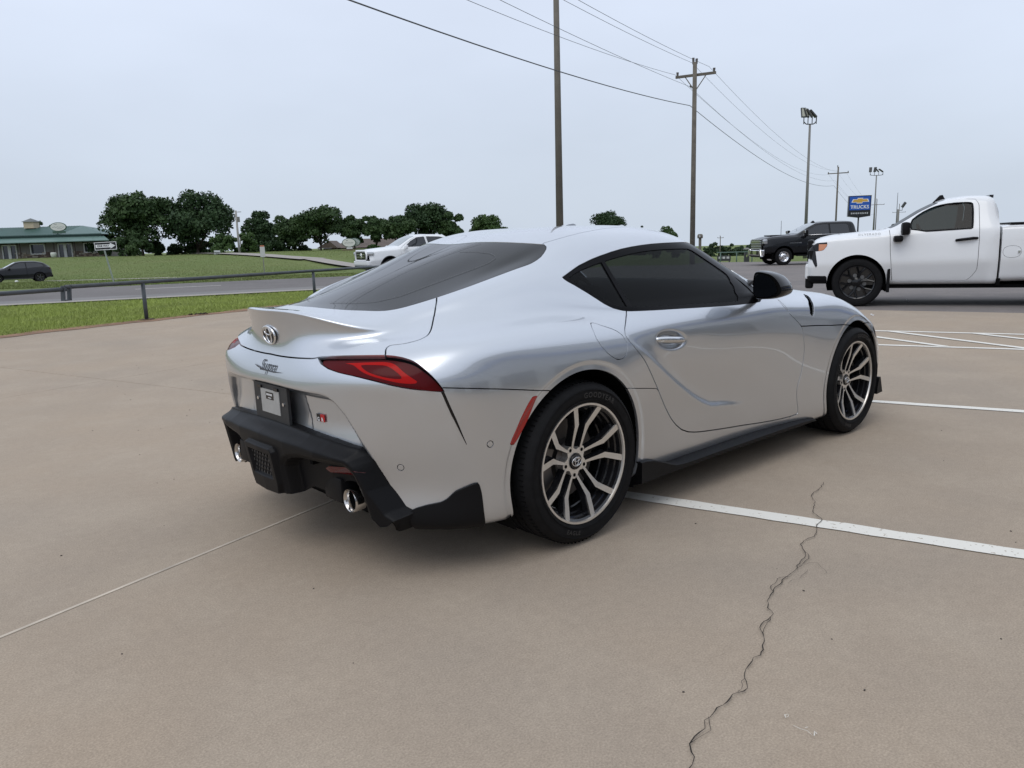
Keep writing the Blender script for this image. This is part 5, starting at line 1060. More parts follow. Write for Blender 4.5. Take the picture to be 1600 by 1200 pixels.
# dealership pole sign
b = ray_at(1341, 345, 87); t = empty('pole_sign', (b.x, b.y, -.6), RZ+R(-8), 'blue trucks sign with gold bowtie emblem on a black pole', 'sign'); cz = ray_at(1341, 322, 87).z+.6; sw, sh = 2.36, 2.22
MB().tube([(0, 0, 0), (0, 0, cz-sh/2+.1)], .085, 10).obj('pole', M_GLOSSBLK, t, True)
m = MB(); m.prism([(-sw/2, -sh/2), (0, -sh/2-.16), (sw/2, -sh/2), (sw/2+.04, sh/2+.02), (-sw/2+.04, sh/2+.0)], lambda p, h: (p[0], h, cz+p[1]), -.20, .20); fr_ = m.obj('sign_box', M_GLOSSBLK, t)
MB().box((.02, -.203, cz+.30), (sw-.20, .02, sh*.66)).obj('blue_face', mat('sign_blue', (.010, .085, .42), .35), fr_)
bt = [(-.86, -.18), (-.30, -.18), (-.36, -.28), (.22, -.28), (.28, -.14), (.92, -.14), (.80, .16), (.26, .16), (.32, .26), (-.24, .26), (-.28, .14), (-.72, .14)]
MB().prism([(x*1.04, y*1.08) for x, y in bt], lambda p, h: (p[0]+.02, h, cz+.58+p[1]), -.222, -.215).obj('emblem_border', M_CHROME, fr_); MB().prism([(x*.93, y*.86) for x, y in bt], lambda p, h: (p[0]+.02, h, cz+.58+p[1]), -.228, -.2225).obj('emblem_gold', mat('emblem_gold', (.62, .36, .06), .35), fr_)
def sign_text(s, size, cx, cz_, y, parent, mt, name='sign_text', bold=.0, spacing=1.0):
    me = text_mesh(name, s, size, 0, 0, spacing, bold); me = xform(me, lambda p: (cx+p[0], y, cz_+p[1])); return link(name, me, mt, parent)
sign_text('TRUCKS', .50, .02, cz-.12, -.216, fr_, M_WHITE, bold=.012, spacing=1.05); sign_text('CHAPPEL WAY', .24, .02, cz-.80, -.205, fr_, M_WHITE, bold=.004) if False else None
m = MB()
for k in range(10): m.box((-.83+k*.185+.02, -.204, cz-.78), (.12, .006, .15+.03*(k % 3 == 0)))
tag(m.obj('dealer_lettering', mat('faded_print', (.42, .43, .45), .5), fr_), kind='stuff')
# one way sign leaning on its post
b = ray_at(178.5, 442, 32.5); t = empty('one_way_sign', tuple(b), RZ, 'leaning one way sign with white arrow pointing right on the grass', 'sign'); MB().box((-.10, 0, .62), (.055, .03, 1.62), ry=R(-8.5)).obj('post', mat('sign_post', (.26, .30, .26), .5, .3), t)
pn = MB().box((-.12, -.03, 1.53), (.92, .012, .32), bev=.01).obj('sign_panel', M_GLOSSBLK, t); zc = 1.53; t.rotation_euler = (0, R(-1.5), RZ)
for q in (((-.12, zc+.15), (.92, .022)), ((-.12, zc-.15), (.92, .022)), ((-.569, zc), (.022, .28)), ((.329, zc), (.022, .28))): MB().box((q[0][0], -.0375, q[0][1]), (q[1][0], .002, q[1][1])).obj('sign_border', M_WHITE, pn)
MB().prism([(-.53, -.065), (.08, -.065), (.08, -.115), (.29, 0), (.08, .115), (.08, .065), (-.53, .065)], lambda p, h: (p[0], h, zc+p[1]), -.041, -.0365).obj('arrow', M_WHITE, pn); sign_text('ONE WAY', .105, -.22, zc, -.0425, pn, M_GLOSSBLK, bold=.004)
# small post sign seen from behind, yard sign
b = ray_at(414, 436, 58); t = empty('road_sign', tuple(b), RZ, 'small pale road sign on a thin post at the far road', 'sign'); MB().box((0, 0, 1.1), (.06, .04, 2.4)).obj('post', M_GALV, t); MB().box((0, -.03, 2.0), (.36, .02, .75)).obj('sign_panel', mat('sign_back', (.50, .50, .50), .5), t); MB().box((0, -.03, 2.43), (.30, .02, .10)).obj('sign_cap', mat('sign_orange', (.45, .16, .09), .5), t)
b = ray_at(340, 402, 104); t = empty('yard_sign', tuple(b), RZ, 'small white yard sign with dark bands at the top of the bank', 'sign'); MB().box((0, 0, .45), (.8, .05, .9)).obj('sign_panel', mat('dull_white', (.5, .52, .52), .6), t)
for z in (.35, .60): MB().box((0, -.028, z), (.74, .006, .12)).obj('sign_band', M_STEEL, t)

# ---------------------------------------------------------------- green roofed building on the bank
M_SIDING = mat('grey_siding', (.20, .185, .175), .8, vary=(1.2, .15)); M_GREENROOF = mat('green_metal_roof', (.055, .125, .105), .45, .2, vary=(.4, .15)); M_PORCH = mat('porch_roof', (.12, .20, .175), .5, vary=(.5, .12)); M_WTRIM = mat('white_trim', (.55, .55, .55), .6); M_PANE = mat('dark_pane', (.02, .025, .035), .08, coat=.3); M_STONEC = [mat('stone_%s' % n_, c, .9, vary=(3, .3)) for n_, c in (('tan', (.26, .20, .15)), ('brown', (.13, .09, .075)), ('cream', (.34, .30, .25)))]; M_DKWOOD = mat('dark_beam', (.035, .025, .022), .8)
F_B = 118.0; bo = ray_at(172, 403.5, F_B); S_ = 1202/F_B; bz = bo.z
bd = empty('green_roof_building', (bo.x, bo.y, bz), RZ, 'long stone and siding shop with green metal roof on the grass bank', 'building')
def X(px, y=0.0, py=388): v_ = ray_at(px, py, F_B+y)-bo; return v_.x*L2[0]+v_.y*L2[1]
def Z(py): return ray_at(100, py, F_B).z-bz
def wallbox(name, x0, x1, z0, z1, y, th, mt, parent=bd): return MB().box(((x0+x1)/2, y+th/2, (z0+z1)/2), (x1-x0, th, z1-z0)).obj(name, mt, parent)
wl = wallbox('wall', X(-70), X(163), Z(408), Z(377.5), 0, .3, M_SIDING)
MB().box((X(163)-.15, 5, Z(392)), (.3, 10, 3.0)).obj('side_wall', M_SIDING, bd)
m = MB()
for k in range(110): m.box((X(-68)+k*.205, -.012, (Z(393)+Z(378))/2), (.025, .03, Z(378)-Z(393)))
tag(m.obj('siding_battens', M_SIDING, wl), kind='stuff')
gaps = [(4, 27), (91, 114)]; rs = np.random.default_rng(3); cnt = 0; sms = [MB(), MB(), MB()]
for rw_ in range(4):
    x = X(-70)
    while x < X(163)-.3:
        w_ = rs.uniform(.22, .55); z0 = Z(404)+rw_*.265
        px0 = 172+(x+w_/2)*S_*1.0
        if not any(a-1 < px0 < b+1 for a, b in gaps) and not (rw_ >= 3 and (47 < px0 < 72 or 131 < px0 < 152)): sms[rs.integers(0, 3)].box((x+w_/2, -.05-.03*rs.random(), z0+.13), (w_-.03, .14, .235), bev=.03)
        x += w_
for q, mt in zip(sms, M_STONEC): tag(q.obj('stone_wainscot', mt, wl), kind='stuff')
def opening(name, px0, px1, py0, py1, mull, parent=bd):
    x0, x1, z0, z1 = X(px0), X(px1), Z(py1), Z(py0); fr = empty(name, (0, 0, 0)); fr.parent = parent
    tw = .14
    for q in (((x0+x1)/2, z1, x1-x0, tw), ((x0+x1)/2, z0+tw/2, x1-x0, tw), (x0, (z0+z1)/2, tw, z1-z0), (x1, (z0+z1)/2, tw, z1-z0))+((((x0+x1)/2, (z0+z1)/2, .45, z1-z0),) if mull else ()): MB().box((q[0], -.10, q[1]), (q[2], .16, q[3])).obj('frame', M_WTRIM, fr)
    MB().box(((x0+x1)/2, -.03, (z0+z1)/2), (x1-x0, .05, z1-z0)).obj('pane', M_PANE, fr); MB().box(((x0+x1)/2, -.06, z1+.18), (x1-x0+.5, .14, .22)).obj('lintel', M_DKWOOD, fr)
opening('glass_door', 4.5, 26, 381, 403.5, True); opening('window', 48.5, 70.5, 380.5, 396.5, False); opening('glass_door', 92, 113, 381, 403.5, True); opening('window', 132.5, 151.5, 381, 396, False); opening('window', -40, -18, 381, 396.5, False)
for px in (31, 84, 117): MB().box((X(px, -1.6), -1.6, Z(390)), (.12, .12, 2.6)).obj('porch_post', M_DKWOOD, bd)
for px in (14, 59, 102, 141): MB().box((X(px), -.2, Z(378.3)), (.9, .3, .25)).obj('porch_lamp', M_DKWOOD, bd)
# porch roof, gap board and hipped main roof
xl = X(-75)
MB().add([(xl, -2.2, Z(377.2)), (X(170.5, -2.2, 376), -2.2, Z(377.2)), (X(162, -.3, 370), -.3, Z(369.8)), (xl, -.3, Z(369.8)), (xl, -2.2, Z(378.3)), (X(170.5, -2.2, 376), -2.2, Z(378.3)), (X(162, -.3, 370), -.3, Z(378.2)), (xl, -.3, Z(378.2))], [(0, 1, 2, 3), (4, 5, 1, 0), (7, 6, 5, 4), (1, 5, 6, 2)]).obj('porch_roof', M_PORCH, bd)
wallbox('fascia', xl, X(163), Z(370.5), Z(366.2), -.5, .2, mat('dark_green', (.012, .045, .040), .5))
rf = MB().add([(xl, -.7, Z(367.5)), (X(163, -.7, 368), -.7, Z(367.5)), (X(129, 6, 355), 6, Z(351.0)), (xl, 6, Z(351.0)), (X(163, -.7, 368)-.5, 13, Z(367.5)), (xl, 13, Z(367.5))], [(0, 1, 2, 3), (1, 4, 2), (3, 2, 4, 5)]).obj('roof', M_GREENROOF, bd)
m = MB()
for k in range(56):
    x = xl+k*.42
    if x < X(127, 6, 355): m.tube([(x, -.7, Z(367.5)+.02), (x, 6, Z(351.0)+.02)], .025, 4, False)
tag(m.obj('roof_seams', M_GREENROOF, rf), kind='stuff')
CPX = X(48.5, 5, 347); CPZ = Z(348.2)
cp = MB().box((CPX, 5, CPZ), (1.55, 1.55, 1.0)).obj('cupola', mat('cream_boards', (.48, .40, .28), .7), bd); MB().add([(CPX+a*1.0, 5+b*1.0, CPZ+.48) for a, b in ((-1, -1), (1, -1), (1, 1), (-1, 1))]+[(CPX, 5, CPZ+1.05)], [(0, 1, 4), (1, 2, 4), (2, 3, 4), (3, 0, 4), (3, 2, 1, 0)]).obj('cupola_roof', mat('grey_shingle', (.14, .15, .15), .8), cp)
def oval(name, cx, cz, a, b, y0, y1, mt, parent): return MB().prism([(a*math.cos(t), b*math.sin(t)) for t in np.linspace(0, 2*math.pi, 33)[:-1]], lambda p, h: (cx+p[0], h, cz+p[1]), y0, y1).obj(name, mt, parent)
so = empty('roof_sign', tuple(bd.matrix_world @ Vector((0, 0, 0))), RZ, 'white oval shop sign standing on the green roof', 'sign'); so.location = (bo.x, bo.y, bz)
M_SIGNW = mat('sign_white', (.62, .62, .58), .5); M_SIGNG = mat('sign_green', (.05, .10, .07), .6)
op = oval('oval_panel', X(91.5, 0, 354), Z(354.2), 1.24, .66, -.15, .0, M_SIGNG, so); oval('oval_face', X(91.5, 0, 354), Z(354.2), 1.14, .58, -.17, -.152, M_SIGNW, op); MB().box((X(93, 0, 362), -.1, Z(362.5)), (1.9, .1, .34)).obj('lower_board', M_SIGNG, so); MB().box((X(91.5), .3, Z(360)), (.12, .12, 1.6)).obj('sign_post', M_DKWOOD, so)
m = MB()
for k in range(11): m.box((X(91.5, 0, 354)-.85+k*.165, -.174, Z(354.6)+.04*((k*7) % 3-1)), (.10, .006, .11))
for k in range(6): m.box((X(91.5, 0, 354)-.1+k*.12, -.174, Z(357)), (.08, .006, .08))
for k in range(5): m.box((X(86, 0, 354)+k*.09, -.174, Z(350.3)+.05*math.sin(k*2)), (.10, .006, .09))
tag(m.obj('sign_print', mat('faint_print', (.30, .31, .30), .6), op), kind='stuff')
pt_ = ray_at(84.5, 403.5, 115); tag(MB().lathe([(0, 0), (.28, 0), (.42, .45), (.40, .78), (.33, .85), (0, .8)], 16).obj('planter', mat('pale_pot', (.50, .52, .47), .6), None, True, loc=tuple(pt_)), 'pale round planter beside the shop double door', 'planter')
# brown roofed house among the trees, and its oval ground sign
M_SHING = mat('brown_shingle', (.135, .105, .09), .9, vary=(.8, .25)); M_BRICK = mat('house_brick', (.22, .16, .125), .9, vary=(1.5, .3))
F_H = 128.0; ho = ray_at(512, 399.5, F_H); hs = 1202/F_H; HX = lambda px, y=0.0, py=390: (lambda v_: v_.x*L2[0]+v_.y*L2[1])(ray_at(px, py, F_H+y)-ho); HZ = lambda py: (399.5-py)/hs
hb = empty('brown_house', tuple(ho), RZ, 'low brick house with brown shingle roof half hidden by trees', 'building'); MB().box((HX(590), 3, HZ(395)), (HX(655)-HX(525), 6, HZ(389)*2-HZ(395)*1.2)).obj('wall', M_BRICK, hb)
MB().add([(HX(520), -1.0, HZ(388.5)), (HX(668), -1.0, HZ(388.5)), (HX(660, 4, 376), 4, HZ(375)), (HX(545, 4, 376), 4, HZ(375)), (HX(520), 9, HZ(388.5)), (HX(668), 9, HZ(388.5))], [(0, 1, 2, 3), (3, 2, 5, 4), (0, 3, 4), (1, 5, 2)]).obj('roof', M_SHING, hb)
gb = MB().add([(HX(502), -3, HZ(388)), (HX(521), -3, HZ(377)), (HX(534), -3, HZ(388)), (HX(502), 3, HZ(388)), (HX(521), 3, HZ(377)), (HX(534), 3, HZ(388))], [(0, 2, 1), (0, 1, 4, 3), (1, 2, 5, 4)]).obj('gable', M_SHING, hb); MB().box((HX(521), -1, HZ(394)), (HX(531)-HX(511), 3, 1.25)).obj('porch_wall', M_BRICK, hb); MB().box((HX(504.5), -2.7, HZ(394)), (.16, .16, 1.25)).obj('porch_post', M_WTRIM, hb)
for px in (514, 522, 529): MB().box((HX(px), -2.55, HZ(394.5)), (.35, .06, 1.0)).obj('window', M_PANE, hb)
go = ray_at(546, 399, 106); gs = 1202/106; t = empty('oval_ground_sign', tuple(go), RZ, 'pale oval sign on a brick base under the trees', 'sign'); GXx = lambda px: (px-546)/gs; GZz = lambda py: (399-py)/gs
MB().box((GXx(546), .3, GZz(394.5)), (GXx(556.5)-GXx(535), .6, GZz(390))).obj('brick_base', mat('sign_brick', (.20, .16, .10), .9, vary=(3, .4)), t); a = oval('oval_panel', GXx(546), GZz(379.8), .95, .60, .25, .5, M_SIGNG, t); oval('oval_face', GXx(546), GZz(379.8), .86, .53, .22, .24, M_SIGNW, a); a2 = oval('oval_panel', GXx(551.5), GZz(379.3), .92, .58, .95, 1.15, M_SIGNG, t); oval('oval_face', GXx(551.5), GZz(379.3), .84, .52, .92, .945, mat('sign_dim', (.36, .40, .38), .6), a2); MB().box((GXx(546.5), .2, GZz(388)), (.80, .08, .24)).obj('lower_board', M_WTRIM, t); MB().box((GXx(546), .4, GZz(388)), (.9, .14, .5)).obj('sign_frame', M_DKWOOD, t)
m = MB()
for k in range(9): m.box((GXx(546)-.55+k*.135, .212, GZz(380)+.03*((k*5) % 3-1)), (.09, .006, .10))
m.box((GXx(543), .212, GZz(376.5)), (.22, .006, .12)); tag(m.obj('sign_print', MATS['faint_print'], a), kind='stuff')

# ---------------------------------------------------------------- things by the far side of the lot
M_FGREEN = mat('fence_green', (.10, .16, .13), .6)
b = ray_at(1120, 408, 47); e_ = ray_at(1176, 407, 47); t = empty('green_rail', tuple(b), 0, 'low green pipe rail at the far edge of the asphalt', 'railing'); dv_ = e_-b
MB().tube([(0, 0, .50), tuple(dv_+Vector((0, 0, .52)))], .032, 8).obj('top_rail', M_FGREEN, t, True)
for k in (.1, .55, .98): p = dv_*k; MB().tube([(p.x, p.y, p.z-.3), (p.x, p.y, p.z+.5)], .035, 8).obj('post', M_FGREEN, t, True)
b = ray_at(1131, 409, 50); t = empty('kiosk_board', tuple(b), RZ, 'low dark board with three white panels behind the green rail', 'sign'); MB().box((0, 0, .22), (.85, .1, .34)).obj('board', M_STEEL, t)
for k in (-.27, -.02, .24): MB().box((k, -.055, .26), (.17, .01, .13)).obj('white_panel', M_WTRIM, t)
for k in (-.35, .35): MB().box((k, 0, 0), (.07, .07, .3)).obj('leg', M_STEEL, t)
b = ray_at(1166, 411, 46); t = empty('air_station', tuple(b), RZ, 'small dark post box under a pale canopy left of the black truck', 'kiosk'); MB().box((0, 0, .30), (.26, .2, .62), bev=.02).obj('cabinet', M_STEEL, t); m = MB(); m.lathe([(0, .9), (.12, .88), (.22, .80), (.21, .79), (0, .8)], 16); m.obj('canopy', M_GALV, t, True); MB().tube([(.15, 0, 0), (.15, 0, .82)], .03, 8).obj('post', M_GALV, t); MB().box((-.02, -.104, .42), (.05, .01, .12)).obj('label_plate', mat('lime_label', (.30, .36, .16), .5), t)
b = ray_at(1093.5, 396, 44); t = empty('brown_marker_post', tuple(b), RZ, 'short brown post with hooded square head right of the wooden pole', 'post'); MB().box((0, 0, .35), (.13, .13, 1.0)).obj('post', M_WOODG, t); m = MB(); m.lathe([(0, .10), (.12, .09), (.16, .0), (.15, -.14), (.0, -.14)], 14, (0, 0, .98)); m.obj('hood', M_WOODG, t, True); MB().box((-.06, -.15, .95), (.08, .03, .10)).obj('lamp_plate', M_WTRIM, t)
# bits of litter
for px, py, z, lb in ((1363, 493, 0.0, 'white scrap of paper on the concrete beside the coupe nose'), (1418, 470, -.065, 'white scrap of paper on the asphalt under the white truck')):
    p = ground_at(px, py, z); tag(MB().box((p.x, p.y, z+.012), (.06, .04, .02), rz=.6, rx=.4).obj('paper_scrap', M_WHITE), lb, 'litter')
p = ray_at(26, 441, 58); tag(MB().box((p.x, p.y, p.z+.05), (.18, .15, .12), rz=.5, rx=.3).obj('paper_bag', M_WHITE), 'small white bag lying in the grass below the black car', 'litter')

# ---------------------------------------------------------------- dealership hall to the right of the camera (seen in the reflections)
dh = empty('dealership_hall', tuple(ab(16, -12.6, 0)), R(16.2), 'pale showroom hall with blue band and dark glass right of the parked coupe', 'building')
M_HALL = mat('hall_panel', (.62, .62, .61), .6, vary=(.4, .1)); wl_ = MB().box((0, -4, 3.6), (60, 8, 7.2)).obj('wall', M_HALL, dh); MB().box((0, .12, 5.2), (60.2, .3, .7)).obj('blue_band', mat('band_blue', (.02, .10, .36), .4), dh); MB().box((0, -3.9, 7.3), (60.6, 8.6, .25)).obj('roof', M_GALV, dh)
for k in range(14): w_ = MB().box((-27+k*4.15, .05, 1.6), (2.6, .12, 2.6)).obj('window', M_PANE, dh); MB().box((-27+k*4.15-1.4, .09, 1.6), (.16, .2, 2.8)).obj('frame', M_GALV, w_)
# ================================================================== the other vehicles
M_WPAINT = lined(mat('white_paint', (.76, .77, .78), .30, coat=.6)); M_BPAINT = lined(mat('black_paint', (.006, .007, .009), .25, coat=.25, spec=.3)); M_BPAINT2 = lined(mat('charcoal_paint', (.007, .008, .011), .32, coat=.15, spec=.3))
M_DKGLASS = glass('truck_glass', (.13, .17, .17), .45); M_PRIV = mat('privacy_glass', (.012, .014, .018), .06, coat=.5); M_LGLASS = mat('pale_windshield', (.22, .25, .26), .06, coat=.6); M_CLAMP = mat('lamp_clear', (.45, .46, .47), .12, .5, coat=1); M_AMBER = mat('lamp_amber', (.55, .17, .03), .15, coat=1)
SEGN = [3, 2, 10, 8, 3, 8, 8, 3, 8]
def loft(st, xs, smooth_v=3, smooth_x=2):
    """half body: stations (x, z bottom, z belt, z top, w sill, w mid, w belt, w roof, roof edge drop)"""
    A = np.array(st, float); A = A[np.argsort(A[:, 0])]; I = [np.interp(xs, A[:, 0], A[:, k]) for k in range(1, 9)]
    for _ in range(smooth_x): I = [np.concatenate([[a[0]], (a[:-2]+2*a[1:-1]+a[2:])/4, [a[-1]]]) for a in I]
    zb, zbl, ztp, ws, wm, wb, wr, dr = I; Z0 = np.zeros_like(xs)
    K = [(Z0, zb), (ws*.92, zb), (ws, zb+.06), (wm, zb+.45*(zbl-zb)), (wb, zbl-.13), (wb-.025, zbl-.005), ((wb-.04+wr)/2, zbl*.5+(ztp-dr)*.5), (wr, ztp-dr), (wr-.10, ztp-dr*.35), (Z0, ztp)]
    Y = []; Zz = []
    for i, n in enumerate(SEGN):
        for t in np.arange(n)/n: Y.append(K[i][0]*(1-t)+K[i+1][0]*t); Zz.append(K[i][1]*(1-t)+K[i+1][1]*t)
    Y.append(K[-1][0]); Zz.append(K[-1][1]); Y = np.stack(Y, 1); Zz = np.stack(Zz, 1)
    for _ in range(smooth_v):
        for a in (Y, Zz): a[:, 1:-1] = (a[:, :-2]+2*a[:, 1:-1]+a[:, 2:])/4
    V = np.stack([np.repeat(xs[:, None], Y.shape[1], 1), Y, Zz], -1); nv = Y.shape[1]
    pm = grid_pm(np.stack([V[..., 0], 0*Y, Zz], -1), V, xs, np.arange(nv))
    k = int(np.argmax(pm.V[:, 1])); 
    if pm.N[k, 1] < 0: pm = grid_pm(np.stack([V[..., 0], 0*Y, Zz], -1), V, xs, np.arange(nv), True)
    pm.Q = np.c_[pm.V[:, 0], pm.V[:, 2], np.tile(np.arange(nv), len(xs))]
    return pm, V
VB = Body(lambda q: np.c_[q[:, 0], np.zeros(len(q)), q[:, 1]])
VSIDE = sum(SEGN[:7])          # rows below this belong to the flanks
def vtake(pm, poly, gap):
    f = VB.sdf(pm, poly); side_ = np.where(pm.Q[:, 2] <= VSIDE+1.5, 1.0, -1.0); fi = np.where(side_ > 0, f, -.09)
    return clip(pm, fi-gap/2), clip(pm, -fi-gap/2)
def end_cap(V, i, name, mt, parent, sgn):
    """close the loft at one end with a shallow bulged face"""
    P = V[i]; n = len(P); c = P.mean(0); m = MB(); full = [tuple(p) for p in P]+[(p[0], -p[1], p[2]) for p in P[::-1][1:-1]]
    m.add(full, [tuple(range(len(full)))]); return m.obj(name, mt, parent)
def wheel_for(parent, rad, wid, rimr, style, mt_face, mt_back=None):
    wh = empty('wheel'); wh.parent = parent; s = rad
    MB().lathe([(rimr, .02), (rimr+.01, 0), (rad*.86, -.012), (rad*.955, .0), (rad, .035), (rad, wid-.035), (rad*.95, wid), (rimr, wid-.02)], 48, (0, 0, 0), 'Y').obj('tyre', M_RUBBER, wh, ang=30)
    MB().lathe([(rimr, .02), (rimr*.985, .005), (rimr*.93, .012), (rimr*.90, .12), (0, .125)], 40, (0, 0, 0), 'Y').obj('rim', mt_back or M_RIMDARK, wh, ang=35)
    if style == 'split':
        for k in range(6):
            a0 = 2*math.pi*k/6+.3; m = MB()
            for d in (-.20, .20):
                p0 = (rimr*.22*math.cos(a0), .035, rimr*.22*math.sin(a0)); p1 = (rimr*.58*math.cos(a0+d*.35), .028, rimr*.58*math.sin(a0+d*.35)); p2 = (rimr*.95*math.cos(a0+d*1.25), .014, rimr*.95*math.sin(a0+d*1.25)); m.tube([p0, p1, p2], [rimr*.075, rimr*.062, rimr*.055], 5)
            m.obj('spoke', mt_face, wh)
        MB().lathe([(0, .0), (rimr*.16, .003), (rimr*.30, .03), (rimr*.30, .10)], 24, (0, 0, 0), 'Y').obj('hub', mt_face, wh, ang=40)
        for k in range(6): a0 = 2*math.pi*(k+.5)/6+.3; MB().lathe([(0, .075), (rimr*.12, .075)], 10, (rimr*.42*math.cos(a0), 0, rimr*.42*math.sin(a0)), 'Y').obj('brake_gleam', mat('gleam', (.16, .16, .16), .4, .5), wh)
    elif style == 'dish':
        MB().lathe([(rimr*.95, .0), (rimr*.90, .02), (rimr*.62, .055), (rimr*.55, .03), (rimr*.34, .01), (rimr*.30, -.05), (rimr*.22, -.075), (0, -.08)], 40, (0, 0, 0), 'Y').obj('wheel_face', mt_face, wh, ang=40)
        for k in range(8): a0 = 2*math.pi*k/8; MB().lathe([(0, .028), (rimr*.085, .028)], 10, (rimr*.74*math.cos(a0), 0, rimr*.74*math.sin(a0)), 'Y').obj('vent_hole', M_DARK, wh); MB().lathe([(0, .012), (rimr*.035, .012)], 8, (rimr*.44*math.cos(a0), 0, rimr*.44*math.sin(a0)), 'Y').obj('lug_nut', M_DARK, wh)
    else:
        for k in range(5): a0 = 2*math.pi*k/5+.2; MB().tube([(rimr*.1*math.cos(a0), .02, rimr*.1*math.sin(a0)), (rimr*.94*math.cos(a0), .012, rimr*.94*math.sin(a0))], [rimr*.10, rimr*.12], 5).obj('spoke', mt_face, wh)
    return wh
def place_wheels(parent, w0, pos):
    """pos: (x, y, z); the first is the prototype, left side is +y"""
    for i, (x, y, z) in enumerate(pos):
        if i == 0: c = w0
        else:
            c = w0.copy(); COL.objects.link(c); c.parent = parent
            for ch in w0.children: d = ch.copy(); COL.objects.link(d); d.parent = c
        c.location = (x, y, z); c.rotation_euler = (0, .7*i, math.pi if y > 0 else 0)
def arch_clip(pm, cx, cz, r0):
    f = np.hypot(pm.Q[:, 0]-cx, pm.Q[:, 1]-cz)-r0; return clip(pm, np.where((pm.Q[:, 2] < VSIDE-6) & (pm.V[:, 1] > .45), f, .1))
def liner(parent, cx, cz, r0, w_):
    for s_ in (1, -1):
        k = 18; v = [(cx+r0*math.cos(t), s_*y, cz+r0*math.sin(t)) for y in (w_-.42, w_-.015) for t in np.linspace(-.35, math.pi+.35, k)]
        MB().add(v, [(i, i+1, k+i+1, k+i) for i in range(k-1)]+[tuple(range(k))]).obj('wheel_liner', M_DARK, parent)

# ---------------------------------------------------------------- white regular cab pickup
p = ground_at(1337, 478.5, -.065); hd = R(116); lf = Vector((math.cos(hd+math.pi/2), math.sin(hd+math.pi/2), 0)); o_ = p-lf*.95; fw_ = Vector((math.cos(hd), math.sin(hd), 0)); o_.z = -.065
def T2(px, py, yy=.97):
    d = Vector(_f+(px-800)/1202*_r-(py-600)/1202*_u); c = Vector(CAM); q = c+d*((o_+lf*yy-c).dot(lf)/d.dot(lf))-o_; return q.dot(fw_), q.z
wt = empty('white_pickup', (o_.x, o_.y, -.065), hd, 'white regular cab pickup truck with black wheels parked at the right edge', 'truck')
st = [(.83, .44, 1.00, 1.07, .80, .86, .80, .74, .05), (.79, .40, 1.07, 1.14, .90, .94, .89, .80, .05), (.66, .40, 1.14, 1.225, .94, .98, .945, .82, .05), (.45, .40, 1.18, 1.275, .96, 1.00, .96, .82, .05), (0, .38, 1.21, 1.315, .93, 1.02, .975, .82, .05), (-.40, .36, 1.235, 1.35, .93, 1.02, .975, .80, .05),
      (-.56, .36, 1.25, 1.40, .93, 1.01, .97, .78, .06), (-.97, .36, 1.265, 1.675, .93, 1.01, .97, .74, .08), (-1.20, .36, 1.275, 1.79, .93, 1.01, .965, .71, .09), (-1.38, .36, 1.285, 1.855, .93, 1.01, .965, .70, .09), (-1.72, .36, 1.295, 1.895, .93, 1.01, .965, .70, .09), (-1.98, .36, 1.30, 1.89, .93, 1.01, .965, .70, .10), (-2.08, .36, 1.305, 1.86, .96, 1.00, .96, .69, .11), (-2.145, .36, 1.31, 1.72, .94, .98, .94, .66, .12)]
xs = np.concatenate([np.linspace(.83, .5, 12, endpoint=False), np.linspace(.5, -1.98, 76, endpoint=False), np.linspace(-1.98, -2.145, 7)])[::-1]
pm, V_ = loft(st, xs, 2); pm = arch_clip(pm, .015, .43, .485)
gpoly = [T2(1425, 362.5), T2(1424, 346), T2(1440, 333.5), T2(1460, 323.5), T2(1478, 318.5), T2(1500, 316), T2(1520, 315.3), T2(1524.5, 318), T2(1521, 355.5), T2(1518, 357)]
gl_, pm = vtake(pm, rounded(gpoly, 1), 0.0)
dpoly = [T2(1391, 358), T2(1391, 395), T2(1393.5, 440), T2(1508, 439), T2(1517, 433), T2(1526, 421.7), T2(1530.5, 373), T2(1534, 318), T2(1529, 309.8), T2(1500, 309.4), T2(1478, 312.2), T2(1440, 327), T2(1410, 347)]
dr_, pm = vtake(pm, dpoly, .008)
f = np.minimum(pm.Q[:, 2]-(VSIDE+2.2), np.minimum(-.50-pm.Q[:, 0], pm.Q[:, 0]+1.24)); wsh = clip(pm, f); pm = clip(pm, -f)
hl = [T2(1270, 384), T2(1276, 380), T2(1293, 378.5), T2(1292, 385), T2(1286, 391.5), T2(1274, 393)]
hl_, pm = vtake(pm, hl, .004); blk, pm = vtake(pm, [T2(1250, 383), T2(1273, 383), T2(1274.5, 396), T2(1277, 415), T2(1274.5, 419), T2(1268, 405), T2(1250, 405)], .003); lowb, pm = vtake(pm, [T2(1250, 431.5), T2(1291, 431.5), T2(1291, 470), T2(1250, 470)], .006)
piece('body', pm, M_WPAINT, wt); [piece('grille_side', blk, M_GLOSSBLK, wt, off=.002, mirror=False, one_side=q_) for q_ in (1, -1)]; piece('lower_bumper', lowb, M_BLACKPL, wt, off=.015); piece('windshield', wsh, M_DKGLASS, wt, off=-.004, flange=0)
hb_ = clip(hl_, T2(1279.5, 387)[0]-hl_.Q[:, 0]); ha_ = clip(hl_, hl_.Q[:, 0]-T2(1279.5, 387)[0]); hb2 = clip(hb_, T2(1285, 381.8)[1]-hb_.Q[:, 1]); hb3 = clip(hb_, hb_.Q[:, 1]-T2(1285, 381.8)[1])
piece('headlight', [ha_, hb3], M_GLOSSBLK, wt, off=.002); [piece('turn_signal', hb2, M_AMBER, wt, off=.004, mirror=False, one_side=q_) for q_ in (1, -1)]
